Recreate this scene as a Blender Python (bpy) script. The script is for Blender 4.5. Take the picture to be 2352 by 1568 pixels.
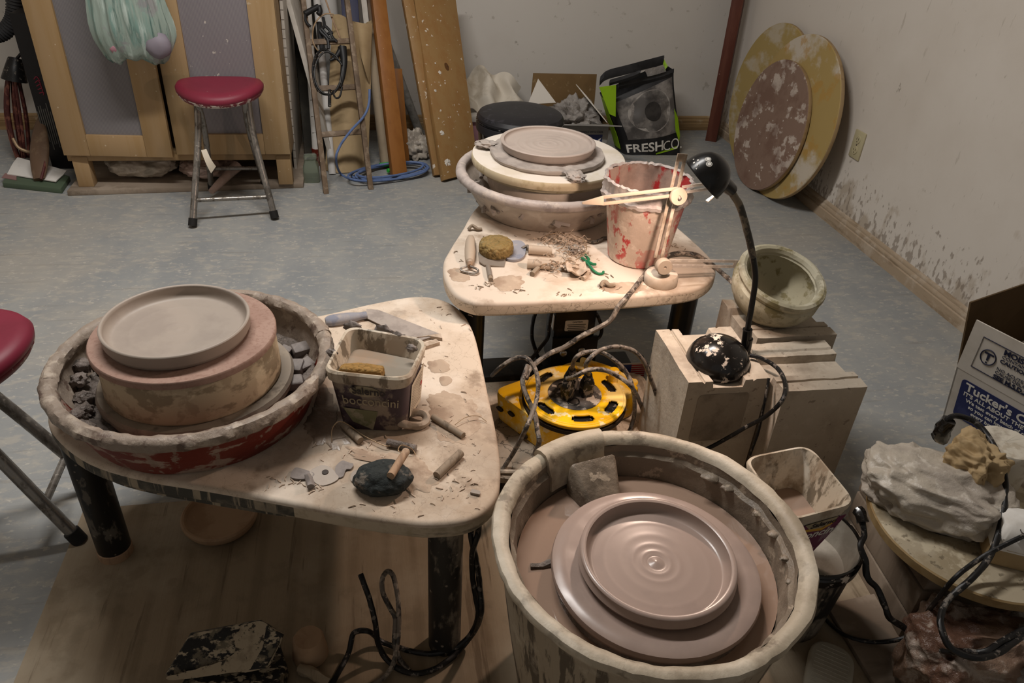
import bpy, bmesh, math, random
from mathutils import Vector, Matrix, noise
random.seed(11)
SC = bpy.context.scene
for o in list(bpy.data.objects): bpy.data.objects.remove(o)
COL = SC.collection
PI = math.pi

# ------------------------------------------------------------------ camera
FPX, PITCH, ROLL, YAW, CAMH = 1735.0, math.radians(33.0), math.radians(3.78), math.radians(11.9), 1.25
_f = Vector((math.sin(YAW)*math.cos(PITCH), math.cos(YAW)*math.cos(PITCH), -math.sin(PITCH)))
_r0 = Vector((math.cos(YAW), -math.sin(YAW), 0))
_d0 = _f.cross(_r0)
_r = _r0*math.cos(ROLL) - _d0*math.sin(ROLL)
_d = _r0*math.sin(ROLL) + _d0*math.cos(ROLL)
cam = bpy.data.objects.new('camera', bpy.data.cameras.new('camera'))
COL.objects.link(cam)
cam.data.sensor_width = 36.0
cam.data.lens = FPX/2352*36.0
cam.data.clip_start = .02
cam.matrix_world = Matrix(((_r.x, -_d.x, -_f.x, 0), (_r.y, -_d.y, -_f.y, 0), (_r.z, -_d.z, -_f.z, CAMH), (0, 0, 0, 1)))
SC.camera = cam
EYE = Vector((0, 0, CAMH))

def ray(px, py): return _f*FPX + _r*(px-1176) + _d*(py-784)
def at(px, py, z):                      # the point of the photograph's pixel that lies at height z
    d = ray(px, py); return EYE + d*((z-CAMH)/d.z)
def on_y(px, py, y):                    # ... on the vertical plane y
    d = ray(px, py); return EYE + d*(y/d.y)
def on_x(px, py, x):
    d = ray(px, py); return EYE + d*(x/d.x)

# ------------------------------------------------------------------ world, lights, exposure
SC.view_settings.view_transform = 'Standard'
SC.view_settings.look = 'None'
SC.view_settings.gamma = 1.0
SC.view_settings.use_curve_mapping = False
SC.view_settings.exposure = 0.15
W = bpy.data.worlds.new('studio_world'); SC.world = W; W.use_nodes = True
W.node_tree.nodes['Background'].inputs[0].default_value = (1.0, .955, .90, 1)
W.node_tree.nodes['Background'].inputs[1].default_value = .17

def light(name, kind, loc, power, color, **kw):
    l = bpy.data.lights.new(name, kind); l.energy = power; l.color = color
    for k, v in kw.items(): setattr(l, k, v)
    o = bpy.data.objects.new(name, l); COL.objects.link(o); o.location = loc
    return o
CEIL = 2.45
# the ceiling strip light over the open floor (its fixture is built with the ceiling)
strip = light('ceiling_strip_light', 'AREA', (-.25, 1.85, CEIL-.085), 44, (1.0, .965, .925), shape='RECTANGLE', size=1.2, size_y=.12)
# the bulb of the desk lamp on the concrete block: position and aim follow its shade
HEAD = Vector((.628, 1.285, .752)); HAX = (_r*-.70 + _d*.58 + _f*.36).normalized()
bulb = light('desk_lamp_bulb', 'SPOT', HEAD + HAX*.012, 9.0, (1.0, .745, .60), spot_size=math.radians(172), spot_blend=.35, shadow_soft_size=.018)
bulb.rotation_euler = HAX.to_track_quat('-Z', 'Y').to_euler()

# ------------------------------------------------------------------ materials
def lin(h):
    h = h.lstrip('#'); c = [int(h[i:i+2], 16)/255 for i in (0, 2, 4)]
    return tuple((x/12.92 if x <= .04045 else ((x+.055)/1.055)**2.4) for x in c) + (1,)
MATS = {}
def mat(name, col, rough=.75, layers=(), bump=None, metal=0.0, spec=.4, trans=0.0, alpha=1.0, coat=0.0, ior=1.45, emit=None, space='Object'):
    """layers: (colour, kind, scale, lo, hi, amount, rough or None); kinds: n noise, v round spots, c thin cracks, w wood grain"""
    m = bpy.data.materials.new(name); m.use_nodes = True; MATS[name] = m
    nt = m.node_tree; N = nt.nodes; L = nt.links
    b = N['Principled BSDF']
    tc = N.new('ShaderNodeTexCoord')
    def vec(scale, seed):
        mp = N.new('ShaderNodeMapping'); s = scale if isinstance(scale, (tuple, list)) else (scale,)*3
        mp.inputs['Scale'].default_value = s; mp.inputs['Location'].default_value = (seed*1.37, seed*2.11, seed*.73)
        L.new(tc.outputs[space], mp.inputs['Vector']); return mp.outputs['Vector']
    def tex(kind, scale, seed):
        v = vec(scale, seed)
        if kind == 'n':
            t = N.new('ShaderNodeTexNoise'); t.inputs['Scale'].default_value = 1; t.inputs['Detail'].default_value = 7; t.inputs['Roughness'].default_value = .62
            L.new(v, t.inputs['Vector']); return t.outputs['Fac']
        if kind == 'v':
            t = N.new('ShaderNodeTexVoronoi'); t.inputs['Scale'].default_value = 1; L.new(v, t.inputs['Vector']); 
            s = N.new('ShaderNodeMath'); s.operation = 'SUBTRACT'; s.inputs[0].default_value = 1; L.new(t.outputs['Distance'], s.inputs[1]); return s.outputs[0]
        if kind == 'c':
            t = N.new('ShaderNodeTexVoronoi'); t.feature = 'DISTANCE_TO_EDGE'; t.inputs['Scale'].default_value = 1
            w = N.new('ShaderNodeTexNoise'); w.inputs['Scale'].default_value = 3; L.new(v, w.inputs['Vector'])
            a = N.new('ShaderNodeMixRGB'); a.blend_type = 'ADD'; a.inputs[0].default_value = .6; L.new(v, a.inputs[1]); L.new(w.outputs['Color'], a.inputs[2])
            L.new(a.outputs[0], t.inputs['Vector'])
            s = N.new('ShaderNodeMath'); s.operation = 'SUBTRACT'; s.inputs[0].default_value = 1; L.new(t.outputs['Distance'], s.inputs[1]); return s.outputs[0]
        if kind == 'w':
            t = N.new('ShaderNodeTexWave'); t.bands_direction = 'X'; t.inputs['Scale'].default_value = 1; t.inputs['Distortion'].default_value = 6
            t.inputs['Detail'].default_value = 3; t.inputs['Detail Scale'].default_value = .8; L.new(v, t.inputs['Vector']); return t.outputs['Fac']
        if kind == 'g':                 # noise that thins out upward from the skirting board
            t = N.new('ShaderNodeTexNoise'); t.inputs['Scale'].default_value = 1; t.inputs['Detail'].default_value = 7; L.new(v, t.inputs['Vector'])
            sx = N.new('ShaderNodeSeparateXYZ'); L.new(tc.outputs[space], sx.inputs[0])
            ml = N.new('ShaderNodeMath'); ml.operation = 'MULTIPLY_ADD'; L.new(sx.outputs[2], ml.inputs[0]); ml.inputs[1].default_value = -.85; L.new(t.outputs['Fac'], ml.inputs[2]); return ml.outputs[0]
        if kind == 's':                 # fine straight ribs
            t = N.new('ShaderNodeTexWave'); t.bands_direction = 'X'; t.inputs['Scale'].default_value = 1; L.new(v, t.inputs['Vector']); return t.outputs['Fac']
    prev = None; prevr = None
    for i, (c2, kind, sc, lo, hi, amt, r2) in enumerate(layers):
        fac = tex(kind, sc, i*3.3 + len(name))
        if kind == 'n': lo, hi = .5+(lo-.5)/1.6, .5+(hi-.5)/1.6        # noise clusters round one half
        mr = N.new('ShaderNodeMapRange'); mr.inputs['From Min'].default_value = lo; mr.inputs['From Max'].default_value = hi
        mr.inputs['To Max'].default_value = amt; L.new(fac, mr.inputs['Value'])
        mx = N.new('ShaderNodeMixRGB'); L.new(mr.outputs[0], mx.inputs[0])
        if prev is None: mx.inputs[1].default_value = lin(col)
        else: L.new(prev, mx.inputs[1])
        mx.inputs[2].default_value = lin(c2); prev = mx.outputs[0]
        if r2 is not None:
            rx = N.new('ShaderNodeMix'); L.new(mr.outputs[0], rx.inputs[0])
            if prevr is None: rx.inputs[2].default_value = rough
            else: L.new(prevr, rx.inputs[2])
            rx.inputs[3].default_value = r2; prevr = rx.outputs[0]
    if prev is not None: L.new(prev, b.inputs['Base Color'])
    else: b.inputs['Base Color'].default_value = lin(col)
    b.inputs['Roughness'].default_value = rough
    if prevr is not None: L.new(prevr, b.inputs['Roughness'])
    b.inputs['Metallic'].default_value = metal
    b.inputs['Specular IOR Level'].default_value = spec
    b.inputs['Transmission Weight'].default_value = trans
    b.inputs['Alpha'].default_value = alpha
    b.inputs['Coat Weight'].default_value = coat
    b.inputs['IOR'].default_value = ior
    if emit: b.inputs['Emission Color'].default_value = lin(emit[0]); b.inputs['Emission Strength'].default_value = emit[1]
    if bump:
        kind, sc, st, dist = bump
        bp = N.new('ShaderNodeBump'); bp.inputs['Strength'].default_value = st; bp.inputs['Distance'].default_value = dist
        L.new(tex(kind, sc, 5), bp.inputs['Height']); L.new(bp.outputs[0], b.inputs['Normal'])
    return m

mat('wall_paint', '#d0cac2', .85, [('#b9b0a4', 'n', 1.3, .5, .9, .4, None), ('#9c9386', 'n', 24, .74, .80, .5, None), ('#8a8176', 'n', (9, 9, 7), .78, .81, .6, None), ('#c9b898', 'n', 2.2, .65, .9, .3, None)])
mat('wall_paint_right', '#cfc7bd', .85, [('#b7ab9d', 'n', 1.1, .5, .9, .5, None), ('#9a9083', 'n', (26, 26, 16), .76, .82, .5, None), ('#857b6e', 'n', (9, 9, 7), .80, .83, .7, None), ('#a2988b', 'n', (40, 40, 8), .74, .82, .5, None), ('#9f8e79', 'g', (16, 16, 9), .40, .52, .65, None), ('#84776a', 'g', (60, 60, 30), .43, .49, .7, None)])
mat('floor_paint', '#8b8d8d', .62, [('#9d9c97', 'n', (6, 3, 3), .40, .66, .6, None), ('#7f8284', 'n', (3, 2, 2), .52, .74, .6, None), ('#a09a90', 'n', 1.6, .48, .70, .6, .8), ('#aaa499', 'n', (20, 40, 20), .54, .70, .55, None), ('#bdb6aa', 'n', (50, 80, 40), .66, .74, .55, None), ('#757069', 'n', (3, 40, 3), .66, .78, .35, None)], bump=('n', (4, 40, 4), .2, .004))
mat('plywood', '#8f7f69', .8, [('#73634e', 'w', (5, .5, 1), .6, .98, .5, None), ('#a0937f', 'n', 3, .42, .66, .8, None), ('#5a4a38', 'n', (42, 3, 4), .64, .74, .6, None), ('#7a6c58', 'n', 14, .55, .7, .5, None)], bump=('n', (42, 3, 4), .5, .004))
mat('birch', '#9f8461', .5, [('#94764b', 'n', (22, 22, 1.2), .4, .7, .6, None), ('#d6c7ae', 'v', 30, .90, .93, .5, None)])
mat('birch_bright', '#aa8f6a', .5, [('#9a7c52', 'n', (22, 22, 1.2), .4, .7, .6, None), ('#c9bca6', 'n', 40, .72, .78, .5, None)])
mat('mesh_panel', '#827c7d', .5, [('#69646a', 's', (62, 1, 1), .3, .7, .7, None), ('#c0b8ad', 'n', 38, .77, .80, .8, None), ('#8c888a', 'n', 3, .5, .7, .4, None)])
mat('mesh_panel_clean', '#7a7677', .5, [('#646062', 's', (62, 1, 1), .3, .7, .7, None)])
mat('pine_orange', '#8c5a28', .5, [('#7d4c1c', 'n', (30, 30, 1.4), .42, .7, .6, None), ('#5b3516', 'v', (6, 6, 2.1), .93, .96, .9, None), ('#c9b798', 'n', 60, .80, .83, .7, None)])
mat('pine', '#907045', .55, [('#8a6236', 'n', (26, 26, 1.1), .4, .7, .6, None), ('#cfc4b4', 'n', 44, .72, .75, .85, None), ('#d2c8ba', 'n', 17, .78, .80, .9, None)])
mat('pine_knot', '#5b3a1c', .5, [('#2d1b0d', 'n', 90, .4, .7, .8, None)])
mat('paint_splat', '#cfc8bd', .8)
mat('brown_plank', '#5a3024', .5, [('#6f4434', 'n', (30, 30, 3), .5, .7, .5, None), ('#b29d8c', 'v', 22, .93, .95, .6, None)])
mat('baseboard_oak', '#a4875f', .55, [('#7c6140', 'n', (3, 3, 60), .45, .65, .6, None), ('#c5b49b', 'n', 18, .6, .75, .5, None)])
mat('baseboard_dusty', '#a39079', .75, [('#7e6b53', 'n', (30, 5, 40), .5, .68, .7, None), ('#bcae9d', 'n', 12, .5, .7, .6, None)])
mat('clay_dust', '#c6b5a2', .9, [('#a8937e', 'n', 5, .48, .66, .7, None), ('#857260', 'n', 13, .58, .74, .75, None), ('#9a8b7b', 'n', 2.6, .52, .66, .6, None), ('#6e5d4d', 'c', 34, .982, .995, .30, None), ('#dfd4c6', 'n', 4, .5, .7, .5, None)], bump=('n', 60, .25, .002))
mat('clay_dust_far', '#c8b9a9', .85, [('#ad9984', 'n', 6, .48, .7, .7, None), ('#8a7763', 'n', 9, .60, .80, .8, None), ('#ddd2c5', 'n', 3, .5, .7, .5, None)], bump=('n', 60, .15, .0015))
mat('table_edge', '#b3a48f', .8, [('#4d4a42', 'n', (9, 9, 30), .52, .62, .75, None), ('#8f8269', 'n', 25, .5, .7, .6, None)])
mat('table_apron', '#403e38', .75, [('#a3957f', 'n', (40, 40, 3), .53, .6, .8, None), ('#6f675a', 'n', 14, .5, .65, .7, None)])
mat('black_leg', '#161514', .42, [('#6d665c', 'n', (30, 30, 12), .6, .66, .65, .85), ('#8f8578', 'v', 46, .88, .92, .6, .9)])
mat('black_leg_dusty', '#22201e', .5, [('#8d8171', 'n', (22, 22, 8), .46, .60, .8, .9), ('#a39684', 'v', 40, .86, .92, .6, .9)])
mat('black_leg_clean', '#121211', .35, [('#5a544c', 'v', 30, .93, .95, .5, .9)])
mat('pan_clay', '#8f8174', .5, [('#7d6f63', 'n', 18, .48, .66, .8, .35), ('#bbad9d', 'n', 34, .55, .7, .6, None), ('#57443a', 'n', 28, .62, .72, .8, None)], bump=('n', 70, .6, .004))
mat('pan_red', '#6d2418', .5, [('#a28f80', 'n', (14, 14, 30), .57, .63, .85, .8), ('#8f7c6d', 'n', (30, 30, 18), .62, .67, .8, .8), ('#551a11', 'n', 5, .5, .7, .6, None)], bump=('n', 40, .25, .003))
mat('pan_far', '#b9ab9d', .65, [('#9a8c80', 'n', 11, .5, .7, .6, None), ('#d3c8bb', 'n', 24, .58, .7, .5, None)], bump=('n', 40, .3, .003))
mat('rim_far', '#ada19a', .5, [('#857a76', 'n', 16, .5, .7, .7, .35), ('#c6b8ab', 'n', 28, .58, .7, .6, None)], bump=('n', 45, .5, .004))
mat('wet_sludge', '#7b7069', .35, [('#585049', 'n', 26, .45, .65, .8, .2), ('#958a80', 'n', 60, .55, .7, .6, None)], bump=('n', 60, 1, .01))
mat('clay_scrap', '#807873', .6, [('#6a625e', 'n', 40, .45, .65, .7, None)], bump=('n', 60, .4, .003))
mat('plate_clay', '#9c9085', .5, [('#8d8178', 'n', 12, .45, .7, .6, None)])
mat('plate_clay_tan', '#a89a90', .5, [('#998b82', 'n', 12, .45, .7, .6, None)])
mat('plate_clay_wet', '#9a877d', .26, [('#8b7a72', 'n', 10, .45, .7, .6, None)], spec=.5)
mat('bat_pink', '#94786b', .85, [('#a58a7c', 'n', 9, .5, .7, .6, None), ('#836457', 'n', 120, .5, .7, .6, None)])
mat('drum_cream', '#b5a58a', .8, [('#84765f', 'n', (8, 8, 14), .52, .58, .85, None), ('#d8c9ab', 'n', 12, .58, .66, .6, None), ('#93826a', 'n', 30, .6, .7, .6, None)])
mat('head_clay', '#8a7e70', .6, [('#a19381', 'n', 14, .5, .7, .7, None), ('#6a5f54', 'n', 30, .58, .7, .7, .3)], bump=('n', 40, .3, .003))
mat('white_bat', '#d0c6ba', .6, [('#bdb09a', 'n', 7, .55, .7, .6, None), ('#e0d9cd', 'n', 3, .5, .7, .6, None), ('#b9aa80', 'n', (4, 4, 40), .62, .72, .6, None)])
mat('bat_edge', '#b3a488', .65, [('#94835f', 'n', 20, .5, .65, .7, None), ('#ccbda0', 'n', 14, .55, .7, .6, None)])
mat('grey_clay', '#9d938b', .7, [('#867c75', 'n', 24, .45, .65, .7, None), ('#a79c92', 'n', 60, .55, .7, .4, None)], bump=('n', 60, .25, .002))
mat('white_enamel', '#c7bfb0', .5, [('#8c8070', 'n', 12, .55, .68, .7, None), ('#a69883', 'n', 34, .58, .7, .6, None)])
mat('tub_rim', '#ada18e', .5, [('#8b7f6d', 'n', 9, .48, .64, .8, None), ('#6d6253', 'n', 22, .58, .70, .75, None), ('#cdc3b2', 'n', 5, .55, .7, .6, None)], bump=('n', 40, .4, .004))
mat('tub_in', '#75695b', .4, [('#8f8272', 'n', 11, .5, .68, .7, None), ('#4f463c', 'n', 8, .55, .7, .7, .25), ('#b0a18e', 'n', 30, .64, .7, .6, None)], bump=('n', 36, .6, .006))
mat('tub_out', '#9a8d7a', .75, [('#3e342a', 'n', (55, 55, 5), .52, .6, .8, None), ('#b8ac99', 'n', 12, .55, .7, .6, None)], bump=('n', (55, 55, 5), .6, .004))
mat('slip_water', '#98806f', .06, [('#867062', 'n', 3, .45, .7, .5, None)], spec=.5)
mat('slip_water_grey', '#92897c', .08, [('#a2846a', 'n', 6, .5, .7, .6, None)], spec=.5)
mat('bucket_red', '#c9b4a4', .7, [('#b3262a', 'n', (34, 34, 22), .535, .58, .95, .4), ('#b3262a', 'n', (11, 11, 9), .58, .63, .9, .4), ('#b39f8f', 'n', 5, .52, .70, .7, None), ('#e0cfc0', 'n', 30, .56, .66, .5, None)], bump=('n', 50, .4, .003))
mat('bucket_inner', '#a38d80', .55, [('#a52228', 'n', (12, 12, 7), .48, .56, .95, .35), ('#85756b', 'n', 14, .55, .7, .6, None)], bump=('n', 40, .4, .003))
mat('tub_plastic', '#bdb09d', .5, [('#8f7c67', 'n', (20, 20, 9), .47, .62, .8, None), ('#645848', 'n', (36, 36, 14), .57, .66, .85, None), ('#e0d8ca', 'n', 10, .6, .7, .6, None)])
mat('tub_label_dark', '#4a3b40', .55, [('#9c8c7a', 'n', 16, .5, .58, .8, .8), ('#2a1d2b', 'n', 22, .55, .65, .8, None), ('#6d6152', 'n', 9, .55, .7, .6, None)])
mat('label_purple', '#6a2f4e', .4, [('#9a8a90', 'n', (50, 50, 12), .62, .70, .5, None)])
mat('grey_lining', '#9b968c', .6, [('#7f7a70', 'n', 12, .5, .68, .7, None)])
mat('label_green', '#6f6c4c', .5, [('#9b8f78', 'n', 30, .5, .6, .7, None)])
mat('label_cream', '#c9bba6', .6)
mat('label_oval', '#a29479', .6, [('#857860', 'n', 40, .5, .65, .6, None)])
mat('label_yellow', '#c99a3a', .5)
mat('ink_dim', '#3b3430', .7)
mat('ink_white', '#d8d4cc', .6)
mat('ink_dusty', '#b7aa98', .7)
mat('ink_navy', '#1f2238', .6)
mat('concrete', '#b3a797', .92, [('#9c8f7e', 'n', 8, .5, .7, .6, None), ('#7b6f62', 'n', 70, .70, .76, .7, None), ('#bfb4a4', 'n', 30, .55, .7, .5, None), ('#776b5e', 'n', 3.5, .6, .75, .6, None)], bump=('n', 90, .5, .003))
mat('concrete_dark', '#978b7c', .9, [('#7a6f62', 'n', 14, .45, .65, .8, None)], bump=('n', 90, .5, .003))
mat('pot_glaze', '#a29a82', .8, [('#6d6136', 'n', 20, .6, .68, .75, None), ('#bbb5a2', 'n', 12, .5, .66, .6, None), ('#7d7763', 'n', 34, .6, .7, .6, None)], bump=('n', 40, .3, .003))
mat('lamp_black', '#0f0e0e', .3, [('#4a4541', 'n', 50, .68, .78, .5, .8)], spec=.5)
mat('lamp_black_splat', '#12100f', .2, [('#c9bcae', 'n', 32, .62, .65, .95, .9), ('#6b625b', 'n', 70, .68, .78, .5, .8)], spec=.6)
mat('lamp_grey_neck', '#3a3733', .5, [('#857a69', 'n', 40, .48, .6, .75, .9)])
mat('lamp_inner', '#d8d0c4', .4)
mat('bulb_glass', '#fff0dc', .3, emit=('#ffd9a8', 6.0))
mat('white_plastic', '#e6dfd4', .4)
mat('acrylic_dusty', '#948370', .55, [('#8f7c6b', 'n', 60, .55, .66, .6, None), ('#e0d0be', 'n', 18, .5, .7, .6, None)])
mat('acrylic_clear', '#b8aca0', .2, [('#d9cbbb', 'n', 50, .5, .62, .8, .8)], alpha=.55)
mat('reel_yellow', '#f7bd14', .42, [('#f0d58a', 'n', 12, .52, .62, .75, .8), ('#dba00c', 'n', 4, .5, .7, .6, None), ('#f3e4be', 'n', 30, .62, .68, .7, .9)], bump=('n', 30, .12, .002))
mat('reel_groove', '#2a1e10', .7)
mat('reel_panel', '#4a443f', .45, [('#b9ab9b', 'n', (34, 34, 34), .5, .57, .9, .8), ('#211e1c', 'n', 18, .55, .65, .7, None)])
mat('cord_black', '#141313', .42, [('#7d746b', 'n', 70, .62, .68, .6, .8)])
mat('cord_mud', '#6e645a', .6, [('#2a2725', 'n', 55, .5, .58, .85, .4), ('#a29586', 'n', 80, .57, .66, .7, None)])
mat('cord_blue', '#5b6f99', .45, [('#48597e', 'n', 40, .5, .7, .6, None)])
mat('green_tape', '#2fae3c', .5)
mat('plug_black', '#151413', .4, [('#857a6e', 'n', 60, .54, .62, .8, .85)])
mat('tray_cream', '#cabaa6', .7, [('#93836f', 'n', 12, .56, .68, .7, None), ('#5f5345', 'c', 30, .975, .995, .6, None), ('#e0d3c2', 'n', 5, .5, .7, .5, None)])
mat('mud_cracked', '#938676', .85, [('#4e463d', 'c', 26, .96, .99, .9, None), ('#a3978a', 'n', 20, .5, .7, .6, None)], bump=('c', 26, .8, .004))
mat('motor_black', '#121212', .4, [('#3d3934', 'n', 14, .6, .7, .5, .7)])
mat('steel', '#b8b4ae', .25, metal=1.0)
mat('steel_dull', '#8f8880', .45, [('#5c544c', 'n', 30, .5, .62, .8, .7)], metal=.8)
mat('chrome_old', '#8f8a84', .3, [('#5c554d', 'n', (40, 40, 20), .50, .66, .8, .6), ('#a89f92', 'n', 90, .60, .70, .6, .8)], metal=.75)
mat('rubber', '#1a1817', .7)
mat('vinyl_red', '#742033', .5, [('#651a2a', 'n', 5, .45, .7, .6, None), ('#c9b5ae', 'n', 26, .82, .84, .8, .9)], spec=.4)
mat('vinyl_trim', '#72333a', .6, [('#c9bdb2', 'n', 34, .53, .6, .9, .9)])
mat('vinyl_black', '#232225', .45, [('#45434a', 'n', 30, .62, .72, .5, None)])
mat('vinyl_black_gloss', '#141415', .25, [('#8a8680', 'n', (60, 60, 14), .6, .66, .7, .8)])
mat('stone', '#2c302f', .85, [('#8b7f72', 'n', 22, .55, .64, .6, None), ('#161919', 'v', 110, .6, .9, .8, None)], bump=('n', 80, .9, .006))
mat('sponge_yellow', '#867046', .95, [('#5c4726', 'v', 90, .82, .92, .85, None), ('#7f683c', 'n', 14, .5, .66, .8, None), ('#857656', 'n', 40, .58, .7, .7, None)], bump=('v', 110, .9, .006))
mat('sponge_tan', '#8f6f3e', .95, [('#57441f', 'v', 120, .8, .92, .8, None), ('#7a6a4c', 'n', 40, .55, .7, .7, None)], bump=('v', 130, .9, .004))
mat('tool_wood', '#a08369', .7, [('#7a6250', 'n', (80, 12, 12), .5, .66, .7, None), ('#bba48c', 'n', 20, .6, .7, .5, None)])
mat('tool_wood_grey', '#8a7a68', .75, [('#5f5244', 'n', (60, 20, 20), .5, .64, .8, None)])
mat('tool_pale', '#a99886', .6, [('#b8a28c', 'n', 20, .55, .68, .7, None)])
mat('rib_grey', '#8a8076', .45, [('#857a70', 'n', 24, .5, .66, .7, None)], metal=.3)
mat('rubber_blue', '#8b8a90', .7, [('#6f7484', 'n', 30, .56, .66, .7, None), ('#a79c92', 'n', 18, .5, .66, .7, None)])
mat('wire_brass', '#9c8468', .5, metal=.5)
mat('shaving', '#b7a593', .9, [('#94826f', 'n', 40, .5, .66, .7, None)])
mat('toy_green', '#1e6a45', .5)
mat('ladder_iron', '#6d5a47', .6, [('#8e7c68', 'n', 30, .52, .64, .7, None), ('#c2b29c', 'v', 40, .92, .95, .8, None), ('#4c3d2f', 'n', 9, .5, .68, .7, None)])
mat('white_board', '#c5beb4', .6, [('#a79f95', 'n', 6, .5, .7, .6, None)])
mat('tick_mark', '#5b544c', .8)
mat('dark_panel', '#33302a', .8, [('#504b42', 'n', 5, .5, .7, .7, None)])
mat('kraft', '#a8916e', .8, [('#937b58', 'n', 4, .5, .7, .7, None), ('#b8a380', 'n', 7, .55, .7, .5, None)], bump=('n', 9, .3, .01))
mat('tube_card', '#9a8a74', .8, [('#837460', 'n', 9, .5, .7, .6, None)])
mat('pipe_grey', '#8b8882', .7, [('#6a665f', 'n', 26, .5, .6, .6, None)])
mat('paper_white', '#d9d5cf', .85, [('#bdb7ae', 'n', 9, .55, .7, .5, None)])
mat('roll_white', '#c9c6c2', .6)
mat('blue_thing', '#2a2c4d', .5, [('#6b5a55', 'n', 20, .62, .7, .6, None)])
mat('clamp_black', '#1b1b1c', .5)
mat('glass_jar', '#d2dacb', .08, trans=.9, ior=1.2)
mat('bag_green', '#94a399', .3, [('#6c958d', 'n', (20, 20, 2), .54, .66, .6, None), ('#bccac2', 'n', (34, 34, 3), .56, .68, .8, None), ('#3f615b', 'n', (44, 44, 2.4), .60, .72, .8, None), ('#8d8188', 'n', 9, .62, .72, .6, None)], bump=('n', (30, 30, 2), .6, .01), trans=.15)  # pale streaks paint highlights, dark streaks paint the shade in the creases
mat('bag_content_pink', '#a97c86', .7)
mat('bag_content_grey', '#7d767f', .6)
mat('bag_cloudy', '#b0a698', .33, [('#9a9086', 'n', 9, .5, .68, .7, None), ('#cfc7bb', 'n', 22, .6, .7, .6, None)], bump=('n', 24, .6, .01))
mat('bag_pinkish', '#a18a7f', .5, [('#8a7468', 'n', 9, .5, .68, .7, None)], bump=('n', 24, .6, .01))
mat('hose_grey', '#3b3b3d', .6)
mat('wire_red', '#4a2320', .5, [('#7a4a3c', 'n', 30, .5, .62, .8, None)])
mat('black_box', '#121011', .5, [('#2a2022', 'n', 6, .5, .7, .6, None)])
mat('print_red', '#7a2134', .5)
mat('print_grey', '#5a5853', .6)
mat('box_kraft', '#6d5535', .85, [('#5d4729', 'n', 5, .5, .7, .6, None), ('#8a7556', 'n', 30, .66, .72, .6, None)])
mat('box_kraft_dark', '#54422b', .9, [('#44351f', 'n', 5, .5, .7, .6, None)])
mat('box_white', '#c9c2b8', .7, [('#b3aa9d', 'n', 5, .5, .7, .6, None)])
mat('box_grey', '#8a8681', .7, [('#74706b', 'n', 8, .5, .7, .6, None)])
mat('box_blue', '#232a58', .5, [('#3a406a', 'n', 20, .6, .7, .5, None)])
mat('clear_bag', '#b3aca5', .25, [('#8d8680', 'n', 14, .45, .66, .7, None)], bump=('n', 16, .8, .02), trans=.35)
mat('tote_black', '#1b1b1c', .5, [('#39383a', 'n', 8, .5, .7, .5, None)])
mat('tote_green', '#8fb81a', .5, [('#6f9210', 'n', 4, .5, .7, .6, None)])
mat('tote_photo', '#56524f', .5, [('#8d8781', 'n', 9, .48, .66, .8, None), ('#2c2928', 'n', 5, .55, .7, .7, None)])
mat('tote_photo_light', '#7d7772', .5, [('#b3ada6', 'n', 14, .5, .66, .7, None), ('#4a4643', 'n', 9, .55, .7, .7, None)])
mat('puddle', '#8d7d6e', .25, [('#75675a', 'n', 20, .45, .65, .7, .5), ('#a69583', 'n', 40, .55, .7, .6, .7)], bump=('n', 60, .4, .003))
mat('dried_slip', '#ab9783', .8, [('#8b7461', 'n', 16, .45, .65, .7, None), ('#bda994', 'n', 30, .55, .7, .6, None)], bump=('n', 60, .4, .003))
mat('tote_photo_hole', '#252220', .6, [('#3d3936', 'n', 16, .5, .7, .6, None)])
mat('bat_yellow', '#a08a55', .6, [('#b5aa98', 'n', (5, 5, 9), .5, .66, .8, None), ('#a78843', 'n', 4, .5, .7, .6, None)])
mat('bat_yellow_white', '#a38b56', .6, [('#bfb5a7', 'n', (7, 4, 5), .44, .60, .9, None), ('#a8803c', 'n', 9, .58, .66, .6, None)])
mat('bat_brown', '#80685a', .8, [('#c4b7ab', 'n', (11, 11, 15), .56, .62, .75, None), ('#6d5245', 'n', 7, .5, .7, .7, None), ('#d0c6bb', 'v', 24, .90, .94, .8, None)])
mat('bat_side', '#a58c68', .7, [('#8a6f4c', 'n', 20, .5, .7, .6, None)])
mat('outlet_cream', '#b5ab8a', .5)
mat('outlet_dark', '#5a523e', .6)
mat('board_tan', '#a49882', .85, [('#8a7b60', 'n', 9, .5, .66, .7, None), ('#c2b69e', 'n', 26, .55, .68, .7, None), ('#5c5140', 'n', 40, .63, .69, .7, None)], bump=('n', 40, .3, .003))
mat('board_edge', '#8f7853', .7, [('#7a5f38', 'n', 20, .5, .7, .6, None)])
mat('kraft_bag', '#a18a66', .7, [('#886e48', 'n', 10, .5, .68, .6, None)], bump=('n', 20, .4, .008))
mat('bag_clay_red', '#7d6656', .3, [('#543a2e', 'n', 7, .45, .62, .85, None), ('#a99c90', 'n', 14, .58, .68, .7, None)], bump=('n', 14, .8, .02))
mat('crate_wood', '#857768', .85, [('#6a5d4f', 'n', (3, 22, 3), .45, .65, .7, None), ('#a09282', 'n', 9, .55, .7, .6, None)])
mat('lid_white', '#a09a8b', .6, [('#8b8678', 's', (0, 34, 0), .4, .8, .5, None), ('#bdb8aa', 'n', 6, .5, .7, .5, None)])
mat('pedal_crust', '#a3957f', .85, [('#7f725f', 'n', 30, .5, .66, .7, None), ('#1c1a17', 'n', (70, 70, 70), .60, .66, .9, None)], bump=('n', 60, .5, .003))
mat('pedal', '#171513', .6, [('#b1a38c', 'n', (45, 90, 60), .56, .63, .9, .9), ('#7f7460', 'n', 50, .55, .66, .6, None)], bump=('n', 50, .5, .004))
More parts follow.
